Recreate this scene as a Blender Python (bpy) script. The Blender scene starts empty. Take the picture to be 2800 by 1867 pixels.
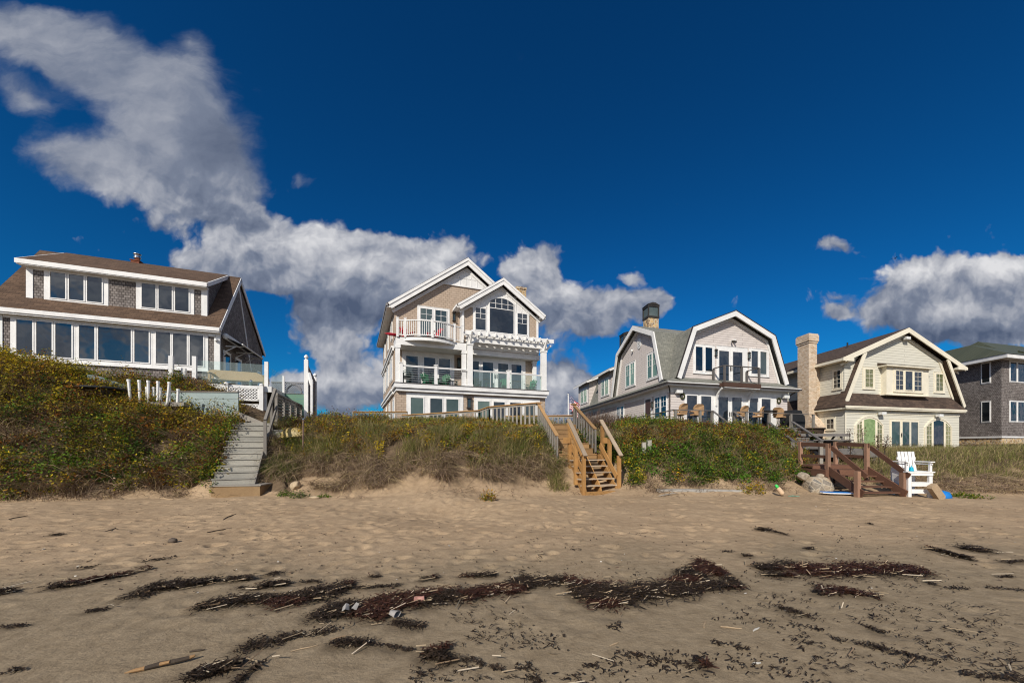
import bpy, bmesh, math, random
import numpy as np
from mathutils import Vector, Matrix

random.seed(7)
RNG = np.random.default_rng(11)
SC = bpy.context.scene
COL = SC.collection
R = math.radians

# ------------------------------------------------------------------ camera, sky, sun, exposure
EYE = 1.78
FPX, PPX, PPY = 1050.0, 1500.0, 1217.0          # focal length and principal point of the 2800 x 1867 photograph
cam_d = bpy.data.cameras.new('camera')
cam = bpy.data.objects.new('camera', cam_d)
COL.objects.link(cam)
cam.location = (0, 0, EYE)
cam.rotation_euler = (R(90), 0, 0)
cam_d.sensor_width = 36
cam_d.lens = FPX / 2800 * 36
cam_d.shift_x = -(PPX - 1400) / 2800
cam_d.shift_y = (PPY - 933.5) / 2800
cam_d.clip_end = 3000
cam_d.clip_start = 0.05
SC.camera = cam
SC.view_settings.view_transform = 'Standard'
SC.view_settings.look = 'None'
SC.view_settings.exposure = 0.0
SC.view_settings.gamma = 1.0
SC.cycles.filter_width = 1.1
SC.cycles.use_denoising = True

SUN_EL, SUN_AZ = 35.0, 20.0                      # azimuth: degrees to the left of straight behind the camera
sd = bpy.data.lights.new('sun', 'SUN')
sun = bpy.data.objects.new('sun', sd)
COL.objects.link(sun)
to_sun = Vector((-math.sin(R(SUN_AZ)) * math.cos(R(SUN_EL)), -math.cos(R(SUN_AZ)) * math.cos(R(SUN_EL)), math.sin(R(SUN_EL))))
sun.rotation_euler = to_sun.to_track_quat('Z', 'Y').to_euler()
sun.location = to_sun * 60
sd.energy = 4.7
sd.angle = R(0.5)
sd.color = (1.0, 0.93, 0.82)


class NT:
    """short node-tree helper"""
    def __init__(s, tree):
        s.t = tree

    def n(s, typ, ins=None, **kw):
        nd = s.t.nodes.new(typ)
        for k, v in kw.items():
            setattr(nd, k, v)
        for k, v in (ins or {}).items():
            sk = nd.inputs[k]
            if isinstance(v, bpy.types.NodeSocket):
                s.t.links.new(v, sk)
            else:
                sk.default_value = v
        return nd

    def math(s, op, a, b=None, c=None, clamp=False):
        ins = {0: a}
        if b is not None:
            ins[1] = b
        if c is not None:
            ins[2] = c
        return s.n('ShaderNodeMath', ins, operation=op, use_clamp=clamp).outputs[0]

    def mix(s, f, a, b, mode='MIX'):
        nd = s.t.nodes.new('ShaderNodeMix')
        nd.data_type = 'RGBA'
        nd.blend_type = mode
        for sk, v in ((nd.inputs[0], f), (nd.inputs[6], a), (nd.inputs[7], b)):
            if isinstance(v, bpy.types.NodeSocket):
                s.t.links.new(v, sk)
            else:
                sk.default_value = v if not isinstance(v, tuple) or len(v) == 4 else (*v, 1)
        return nd.outputs[2]

    def ramp(s, f, stops, interp='LINEAR'):
        nd = s.n('ShaderNodeValToRGB', {0: f})
        cr = nd.color_ramp
        cr.interpolation = interp
        while len(cr.elements) < len(stops):
            cr.elements.new(0.5)
        for e, (p, c) in zip(cr.elements, stops):
            e.position = p
            e.color = c if len(c) == 4 else (*c, 1)
        return nd.outputs[0]

    def noise(s, vec, scale, detail=4, rough=0.55, dist=0.0):
        return s.n('ShaderNodeTexNoise', {'Vector': vec, 'Scale': scale, 'Detail': detail, 'Roughness': rough, 'Distortion': dist})


# world: Nishita sky, deepened blue, with a bank of cumulus laid out by direction
W = bpy.data.worlds.new('World')
SC.world = W
W.use_nodes = True
W.node_tree.nodes.clear()
T = NT(W.node_tree)
sky = T.n('ShaderNodeTexSky', sky_type='NISHITA', sun_disc=False, sun_elevation=R(SUN_EL), sun_rotation=R(180 + SUN_AZ),
          altitude=0, air_density=1.0, dust_density=0.3, ozone_density=3.0)
tc = T.n('ShaderNodeTexCoord').outputs['Generated']
sep = T.n('ShaderNodeSeparateXYZ', {0: tc})
dx, dy, dz = sep.outputs
ay = T.math('MAXIMUM', T.math('ABSOLUTE', dy), 0.04)
cs = T.math('DIVIDE', dx, ay)
ct = T.math('DIVIDE', dz, ay)
P0 = T.n('ShaderNodeCombineXYZ', {0: cs, 1: ct, 2: 0.0}).outputs[0]
wn = T.noise(P0, 3.2, 5, 0.6)
warp = T.n('ShaderNodeVectorMath', {0: wn.outputs['Color'], 1: (0.5, 0.5, 0.5)}, operation='SUBTRACT').outputs[0]
warp = T.n('ShaderNodeVectorMath', {0: warp, 3: 0.16}, operation='SCALE').outputs[0]
P1 = T.n('ShaderNodeVectorMath', {0: P0, 1: warp}, operation='ADD').outputs[0]


def blobs(lst, vec):
    """sum of soft ellipses; centre and radii measured as tangents of direction (given in 1/1000)"""
    acc = None
    for (x, y, rx, ry, rot, w) in lst:
        m = T.n('ShaderNodeMapping', {'Vector': vec, 'Location': (x / 1000, y / 1000, 0), 'Rotation': (0, 0, R(rot)),
                                      'Scale': (rx / 1000, ry / 1000, 1)}, vector_type='TEXTURE')
        g = T.n('ShaderNodeTexGradient', {0: m.outputs[0]}, gradient_type='SPHERICAL').outputs['Fac']
        g = T.math('MULTIPLY', g, w)
        acc = g if acc is None else T.math('ADD', acc, g)
    return acc


def dpx(x, y, rx, ry, rot=0.0, w=1.0):
    k = 2800 / 2352 / FPX * 1000
    return (x * k - PPX / FPX * 1000, PPY / FPX * 1000 - y * k, rx * k, ry * k, rot, w)


CLOUDS = [dpx(*c) for c in [
    (80, 60, 190, 90, -8, .8), (230, 120, 230, 110, -25, 1.), (300, 215, 240, 120, -30, .9), (420, 250, 150, 110, -40, .8),
    (500, 340, 150, 140, -45, .9), (180, 365, 200, 95, -14, .9), (60, 210, 140, 60, -30, .7), (120, 135, 190, 80, -20, .5), (450, 170, 110, 130, -40, .45), (330, 330, 160, 100, -30, .55), (20, 20, 160, 60, 0, .5), (370, 430, 220, 110, -20, .9),
    (540, 450, 170, 120, -30, .8), (590, 540, 140, 90, -10, .8), (430, 110, 60, 110, 25, .42), (540, 610, 230, 100, 0, .9),
    (740, 580, 190, 110, -15, 1.), (880, 625, 190, 110, -10, 1.), (1010, 600, 120, 90, 0, .9), (800, 700, 260, 70, 0, .75),
    (960, 700, 200, 90, 0, .8), (1190, 610, 130, 75, 10, .75), (1270, 590, 70, 60, 0, .5), (1300, 680, 170, 95, -20, .85),
    (1440, 720, 130, 90, 0, .7), (1505, 685, 60, 60, 30, .55), (1330, 780, 130, 60, 0, .6), (780, 810, 170, 90, 0, .85),
    (800, 900, 230, 80, 0, .9), (1290, 890, 170, 90, 0, 1.2), (1290, 960, 200, 60, 0, 1.0), (660, 880, 70, 45, 0, .6), (2090, 640, 150, 85, 0, 1.),
    (2230, 655, 220, 95, 0, 1.), (2380, 650, 180, 90, 0, 1.), (2150, 740, 290, 90, 0, .9), (2340, 750, 260, 95, 0, .9), (2380, 700, 200, 110, 0, .7),
    (1905, 560, 70, 36, 20, .5), (1945, 578, 60, 30, -10, .5), (1930, 685, 60, 40, 0, .5), (1920, 725, 80, 28, 0, .45),
    (690, 420, 40, 60, 20, .38), (1440, 632, 40, 22, 0, .35), (620, 650, 170, 50, 0, .6), (720, 760, 130, 70, 0, .5), (350, 520, 120, 40, 0, .45),
    (270, 550, 50, 40, 0, .36), (1215, 740, 110, 60, 0, .7)]]
LIT = [dpx(*c) for c in [
    (760, 555, 200, 70, -18, .8), (990, 590, 110, 70, -10, .8), (560, 580, 180, 70, 0, .55), (250, 130, 260, 90, -25, .12),
    (330, 420, 200, 70, -25, .4), (1190, 600, 130, 60, 0, .5), (1300, 650, 150, 60, -20, .4), (2120, 620, 240, 60, 0, 1.),
    (2340, 620, 220, 50, 0, .9), (2200, 730, 130, 40, 0, .45), (780, 860, 160, 50, 0, .7), (1270, 890, 110, 60, 0, .6),
    (820, 780, 140, 40, 0, .35), (880, 640, 180, 60, 0, .5)]]
DIM = [dpx(*c) for c in [
    (850, 730, 280, 60, 0, .55), (680, 690, 200, 60, 0, .5), (530, 310, 170, 130, -40, .6), (470, 470, 260, 80, -35, .5), (150, 60, 300, 100, -15, .3),
    (2180, 790, 320, 70, 0, .8), (2060, 700, 130, 60, 0, .45), (800, 950, 240, 60, 0, .6), (1290, 830, 140, 50, 0, .5),
    (1380, 800, 160, 60, 0, .3)]]
front = T.math('GREATER_THAN', dy, 0.0)
field = blobs(CLOUDS, P1)
fb = T.noise(P1, 7.0, 9, 0.62).outputs['Fac']
fb2 = T.noise(P0, 3.1, 6, 0.6, 0.4).outputs['Fac']
high = T.n('ShaderNodeMapRange', {'Value': ct, 'From Min': 0.55, 'From Max': 0.8}, interpolation_type='SMOOTHSTEP').outputs[0]
low = T.math('SUBTRACT', 1.0, high)
ms = T.n('ShaderNodeMapping', {'Vector': P1, 'Rotation': (0, 0, R(38)), 'Scale': (1.6, 4.2, 1)}).outputs[0]
fs = T.noise(ms, 1.9, 8, 0.6, 0.3).outputs['Fac']
def puff(vec):
    return T.n('ShaderNodeTexVoronoi', {'Vector': vec, 'Scale': 6.5, 'Detail': 3.5, 'Roughness': 0.55, 'Lacunarity': 2.2, 'Smoothness': 0.55}, feature='SMOOTH_F1', voronoi_dimensions='2D').outputs['Distance']


pv = puff(P1)
grain = T.math('ADD', T.math('ADD', T.math('MULTIPLY', T.math('SUBTRACT', fb, 0.5), T.math('ADD', T.math('MULTIPLY', low, 0.38), 0.25)),
                             T.math('MULTIPLY', T.math('SUBTRACT', 0.66, pv), T.math('MULTIPLY', low, 0.55))),
               T.math('MULTIPLY', T.math('SUBTRACT', fs, 0.5), T.math('MULTIPLY', high, 0.95)))
dens_f = T.math('ADD', T.math('MINIMUM', field, 1.0), grain)
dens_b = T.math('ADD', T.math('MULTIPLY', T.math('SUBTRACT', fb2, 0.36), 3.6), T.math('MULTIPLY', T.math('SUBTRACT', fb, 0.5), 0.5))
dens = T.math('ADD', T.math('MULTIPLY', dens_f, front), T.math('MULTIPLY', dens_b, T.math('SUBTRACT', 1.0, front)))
soft = T.n('ShaderNodeMapRange', {'Value': ct, 'From Min': 0.5, 'From Max': 0.95, 'To Min': 0.44, 'To Max': 0.9}).outputs[0]
alpha = T.n('ShaderNodeMapRange', {'Value': dens, 'From Min': 0.16, 'From Max': soft, 'To Min': 0.0, 'To Max': 1.0},
            interpolation_type='SMOOTHSTEP').outputs[0]
sh = T.math('SUBTRACT', blobs(LIT, P1), blobs(DIM, P1))
P2 = T.n('ShaderNodeVectorMath', {0: P1, 1: (-0.012, 0.03, 0.0)}, operation='ADD').outputs[0]
relief = T.math('SUBTRACT', puff(P2), pv)                                        # puffs lit from above and the left
sh = T.math('ADD', T.math('MULTIPLY', sh, 0.5), T.math('ADD', 0.44, T.math('ADD', T.math('MULTIPLY', relief, T.math('ADD', 0.08, T.math('MULTIPLY', low, 0.42))), T.math('MULTIPLY', T.math('SUBTRACT', T.math('ADD', T.math('MULTIPLY', fb, low), T.math('MULTIPLY', fs, high)), 0.5), 0.75))), clamp=True)
ccol = T.ramp(sh, [(0.0, (.085, .115, .19)), (0.35, (.20, .235, .32)), (0.62, (.42, .44, .50)), (1.0, (.78, .78, .80))])
skyc = T.mix(1.0, sky.outputs[0], (0.09, 0.68, 1.0), 'MULTIPLY')
skyc = T.n('ShaderNodeGamma', {0: skyc, 1: 1.25}).outputs[0]
bg_s = T.n('ShaderNodeBackground', {0: skyc, 1: 0.05})
bg_c = T.n('ShaderNodeBackground', {0: ccol, 1: T.math('ADD', 0.95, T.math('MULTIPLY', T.math('SUBTRACT', 1.0, front), 1.0))})  # unseen clouds behind the camera are brightened as added fill light
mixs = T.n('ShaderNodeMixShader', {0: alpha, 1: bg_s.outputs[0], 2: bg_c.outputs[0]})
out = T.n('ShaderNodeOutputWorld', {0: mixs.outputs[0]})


# ------------------------------------------------------------------ helpers
def at(px, py, Y):
    """a point of the place seen at photo pixel (px, py), standing Y metres out"""
    return Vector(((px - PPX) / FPX * Y, Y, EYE + (PPY - py) / FPX * Y))


def tag(o, label=None, cat=None, group=None, kind=None):
    for k, v in (('label', label), ('category', cat), ('group', group), ('kind', kind)):
        if v:
            o[k] = v
    return o


def thing(name, label, cat, loc=(0, 0, 0), rz=0.0, group=None):
    o = bpy.data.objects.new(name, None)
    COL.objects.link(o)
    o.location = loc
    o.rotation_euler = (0, 0, rz)
    o.empty_display_size = 0.2
    return tag(o, label, cat, group)


def copy_tree(o, parent=None):
    c = o.copy()
    COL.objects.link(c)
    if parent is not None:
        c.parent = parent
    for ch in list(o.children):
        copy_tree(ch, c)
    return c


class MB:
    """collects boxes, bars, prisms and tubes into one mesh"""
    def __init__(s, tf=None):
        s.v, s.f, s.tf = [], [], tf

    def add(s, vs, fs):
        b = len(s.v)
        s.v += [tuple(s.tf(*p)) if s.tf else tuple(p) for p in vs]
        s.f += [tuple(b + i for i in f) for f in fs]
        return s

    def box(s, x0, x1, y0, y1, z0, z1):
        return s.add([(x0, y0, z0), (x1, y0, z0), (x1, y1, z0), (x0, y1, z0), (x0, y0, z1), (x1, y0, z1), (x1, y1, z1), (x0, y1, z1)],
                     [(0, 3, 2, 1), (4, 5, 6, 7), (0, 1, 5, 4), (1, 2, 6, 5), (2, 3, 7, 6), (3, 0, 4, 7)])

    def bar(s, p, q, w, h, up=(0, 0, 1)):
        """a straight timber from p to q: w across, h along up"""
        p, q = Vector(p), Vector(q)
        d = (q - p).normalized()
        u = Vector(up)
        a = d.cross(u)
        if a.length < 1e-5:
            a = d.cross(Vector((1, 0, 0)))
        a.normalize()
        u = a.cross(d).normalized()
        a, u = a * w / 2, u * h / 2
        vs = [c + i * a + j * u for c in (p, q) for (i, j) in ((-1, -1), (1, -1), (1, 1), (-1, 1))]
        return s.add(vs, [(3, 2, 1, 0), (4, 5, 6, 7), (0, 1, 5, 4), (1, 2, 6, 5), (2, 3, 7, 6), (3, 0, 4, 7)])

    def prism(s, poly, fn, t0, t1):
        """a 2-D outline pushed from t0 to t1 through fn(a, b, t)"""
        n = len(poly)
        vs = [fn(a, b, t0) for a, b in poly] + [fn(a, b, t1) for a, b in poly]
        fs = [tuple(range(n))[::-1], tuple(range(n, 2 * n))]
        fs += [(i, (i + 1) % n, n + (i + 1) % n, n + i) for i in range(n)]
        return s.add(vs, fs)

    def tube(s, pts, r, n=6, cap=True):
        pts = [Vector(p) for p in pts]
        m = len(pts)
        rs = r if isinstance(r, (list, tuple)) else [r] * m
        vs, fs = [], []
        for i, p in enumerate(pts):
            d = (pts[min(i + 1, m - 1)] - pts[max(i - 1, 0)]).normalized()
            a = d.cross(Vector((0, 0, 1)))
            if a.length < 1e-3:
                a = d.cross(Vector((1, 0, 0)))
            a.normalize()
            b = d.cross(a)
            vs += [p + (a * math.cos(2 * math.pi * k / n) + b * math.sin(2 * math.pi * k / n)) * rs[i] for k in range(n)]
        for i in range(m - 1):
            fs += [(i * n + k, i * n + (k + 1) % n, (i + 1) * n + (k + 1) % n, (i + 1) * n + k) for k in range(n)]
        if cap:
            fs += [tuple(range(n))[::-1], tuple(range((m - 1) * n, m * n))]
        return s.add(vs, fs)

    def lathe(s, prof, c=(0, 0, 0), n=16):
        """(radius, height) profile turned about the vertical through c"""
        vs, fs = [], []
        for r, z in prof:
            vs += [(c[0] + r * math.cos(2 * math.pi * k / n), c[1] + r * math.sin(2 * math.pi * k / n), c[2] + z) for k in range(n)]
        m = len(prof)
        for i in range(m - 1):
            fs += [(i * n + k, i * n + (k + 1) % n, (i + 1) * n + (k + 1) % n, (i + 1) * n + k) for k in range(n)]
        fs += [tuple(range(n))[::-1], tuple(range((m - 1) * n, m * n))]
        return s.add(vs, fs)

    def build(s, name, mat, parent=None, smooth=False):
        me = bpy.data.meshes.new(name)
        me.from_pydata(s.v, [], s.f)
        bm = bmesh.new()
        bm.from_mesh(me)
        bmesh.ops.recalc_face_normals(bm, faces=bm.faces)
        uv = bm.loops.layers.uv.new('uv')
        for f in bm.faces:
            f.smooth = smooth
            nn = f.normal
            if abs(nn.z) > 0.96:
                tx, ty = Vector((1, 0, 0)), Vector((0, 1, 0))
            else:
                tx = Vector((0, 0, 1)).cross(nn).normalized()
                ty = nn.cross(tx)
            for l in f.loops:
                l[uv].uv = (l.vert.co.dot(tx), l.vert.co.dot(ty))
        bm.to_mesh(me)
        bm.free()
        me.materials.append(mat)
        o = bpy.data.objects.new(name, me)
        COL.objects.link(o)
        if parent is not None:
            o.parent = parent
        return o


# ------------------------------------------------------------------ materials
def new_mat(name):
    m = bpy.data.materials.new(name)
    m.use_nodes = True
    m.node_tree.nodes.clear()
    t = NT(m.node_tree)
    b = t.n('ShaderNodeBsdfPrincipled')
    t.n('ShaderNodeOutputMaterial', {0: b.outputs[0]})
    return m, t, b


def link(t, a, b):
    t.t.links.new(a, b)


def plain(name, c, rough=0.6, var=0.12, scale=3.0, metal=0.0, bump=0.0, c2=None, spec=0.4):
    m, t, b = new_mat(name)
    co = t.n('ShaderNodeTexCoord').outputs['Object']
    n1 = t.noise(co, scale, 6, 0.6).outputs['Fac']
    n2 = t.noise(co, scale * 9, 4, 0.6).outputs['Fac']
    f = t.math('ADD', t.math('MULTIPLY', n1, 0.65), t.math('MULTIPLY', n2, 0.35))
    lo = c2 or tuple(x * (1 - var * 1.6) for x in c)
    hi = tuple(min(1, x * (1 + var * .6)) for x in c)
    link(t, t.ramp(f, [(0.32, lo), (0.62, hi)]), b.inputs['Base Color'])
    b.inputs['Roughness'].default_value = rough
    b.inputs['Metallic'].default_value = metal
    b.inputs['Specular IOR Level'].default_value = spec
    if bump:
        bp = t.n('ShaderNodeBump', {'Height': n2, 'Strength': bump, 'Distance': 0.02})
        link(t, bp.outputs[0], b.inputs['Normal'])
    return m


def wood(name, c, c2, rough=0.75, grain=1.0):
    m, t, b = new_mat(name)
    co = t.n('ShaderNodeTexCoord').outputs['Object']
    n1 = t.noise(co, 1.3, 4, 0.6).outputs['Fac']
    mp = t.n('ShaderNodeMapping', {'Vector': co, 'Scale': (9, 9, 9)}).outputs[0]
    n2 = t.noise(mp, 2.2, 6, 0.65, 1.5).outputs['Fac']
    f = t.math('ADD', t.math('MULTIPLY', n1, 0.5), t.math('MULTIPLY', n2, 0.5))
    cc = t.ramp(f, [(0.3, c2), (0.5, tuple((x + y) / 2 for x, y in zip(c, c2))), (0.66, c)])
    rnd = t.n('ShaderNodeObjectInfo').outputs['Random']
    cc = t.mix(1.0, cc, t.ramp(rnd, [(0.0, (.74, .74, .74)), (1.0, (1.14, 1.13, 1.10))]), 'MULTIPLY')
    link(t, cc, b.inputs['Base Color'])
    b.inputs['Roughness'].default_value = rough
    b.inputs['Specular IOR Level'].default_value = 0.25
    bp = t.n('ShaderNodeBump', {'Height': n2, 'Strength': 0.35 * grain, 'Distance': 0.01})
    link(t, bp.outputs[0], b.inputs['Normal'])
    return m


def courses(name, ca, cb, cm, w, h, mortar, rough=0.85, bump=0.5, offset=0.5, streak=0.3, dirt=None, bias=0.0, tilt=0.0):
    """shingles, bricks or clapboards: a running-bond pattern in metres on the wall's own UV"""
    m, t, b = new_mat(name)
    uv = t.n('ShaderNodeUVMap').outputs[0]
    wob = t.noise(uv, 2.3, 2, 0.5)
    wv = t.n('ShaderNodeVectorMath', {0: wob.outputs['Color'], 1: (.5, .5, .5)}, operation='SUBTRACT').outputs[0]
    wv = t.n('ShaderNodeVectorMath', {0: wv, 3: 0.02}, operation='SCALE').outputs[0]
    uv2 = t.n('ShaderNodeVectorMath', {0: uv, 1: wv}, operation='ADD').outputs[0]
    br = t.n('ShaderNodeTexBrick', {'Vector': uv2, 'Color1': (*ca, 1), 'Color2': (*cb, 1), 'Mortar': (*cm, 1), 'Scale': 1.0,
                                    'Mortar Size': mortar, 'Mortar Smooth': 0.25, 'Bias': bias, 'Brick Width': w, 'Row Height': h},
             offset=offset, squash=1.0)
    big = t.noise(uv, 0.45, 5, 0.6).outputs['Fac']
    fine = t.noise(t.n('ShaderNodeMapping', {'Vector': uv, 'Scale': (22, 3, 1)}).outputs[0], 1.0, 5, 0.6).outputs['Fac']
    f = t.math('ADD', t.math('MULTIPLY', big, 0.5), t.math('MULTIPLY', fine, 0.5))
    v = t.ramp(f, [(0.3, (1 - streak,) * 3), (0.7, (1 + streak * 0.5,) * 3)])
    c = t.mix(1.0, br.outputs['Color'], v, 'MULTIPLY')
    if dirt:
        c = t.mix(t.math('MULTIPLY', t.ramp(t.noise(uv, 1.1, 6, 0.7).outputs['Fac'], [(0.5, (0, 0, 0)), (0.75, (1, 1, 1))]), 0.6), c, (*dirt, 1))
    link(t, c, b.inputs['Base Color'])
    b.inputs['Roughness'].default_value = rough
    b.inputs['Specular IOR Level'].default_value = 0.25
    hgt = t.math('ADD', t.math('MULTIPLY', br.outputs['Fac'], -1.0), t.math('MULTIPLY', fine, 0.35))
    bp = t.n('ShaderNodeBump', {'Height': hgt, 'Strength': bump, 'Distance': 0.015})
    link(t, bp.outputs[0], b.inputs['Normal'])
    return m


def glass(name, c, c2=None, rough=0.03, ior=1.75, scale=0.7):
    """a pane with the dim room behind it: dark body colour under a polished face"""
    m, t, b = new_mat(name)
    co = t.n('ShaderNodeTexCoord').outputs['Object']
    n = t.noise(co, scale, 3, 0.5).outputs['Fac']
    gc = t.ramp(n, [(0.35, c), (0.65, c2 or tuple(x * 1.7 for x in c))])
    gc = t.mix(1.0, gc, t.ramp(t.n('ShaderNodeObjectInfo').outputs['Random'], [(0.0, (.55, .6, .65)), (0.6, (1, 1, 1)), (1.0, (1.7, 1.6, 1.5))]), 'MULTIPLY')
    link(t, gc, b.inputs['Base Color'])
    b.inputs['Roughness'].default_value = rough
    b.inputs['IOR'].default_value = ior
    b.inputs['Specular IOR Level'].default_value = 0.5
    w = t.noise(co, 0.9, 2, 0.5).outputs['Fac']
    bp = t.n('ShaderNodeBump', {'Height': w, 'Strength': 0.16, 'Distance': 0.06})
    link(t, bp.outputs[0], b.inputs['Normal'])
    return m


def clear_glass(name, tint=(0.75, 0.9, 0.88), amount=0.07):
    m, t, b = new_mat(name)
    b.inputs['Base Color'].default_value = (*tint, 1)
    b.inputs['Roughness'].default_value = 0.03
    tr = t.n('ShaderNodeBsdfTransparent', {0: (0.92, 0.97, 0.96, 1)})
    mx = t.n('ShaderNodeMixShader', {0: amount, 1: tr.outputs[0], 2: b.outputs[0]})
    o = [n for n in t.t.nodes if n.type == 'OUTPUT_MATERIAL'][0]
    link(t, mx.outputs[0], o.inputs[0])
    return m


def leafmat(name, rough=0.7, trans=0.36):
    """leaf and blade colour comes from each leaf's own colour attribute"""
    m, t, b = new_mat(name)
    a = t.n('ShaderNodeAttribute', attribute_name='col').outputs['Color']
    link(t, a, b.inputs['Base Color'])
    b.inputs['Roughness'].default_value = rough
    b.inputs['Specular IOR Level'].default_value = 0.15
    tl = t.n('ShaderNodeBsdfTranslucent', {0: a})
    mx = t.n('ShaderNodeMixShader', {0: trans, 1: b.outputs[0], 2: tl.outputs[0]})
    o = [n for n in t.t.nodes if n.type == 'OUTPUT_MATERIAL'][0]
    link(t, mx.outputs[0], o.inputs[0])
    return m


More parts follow.
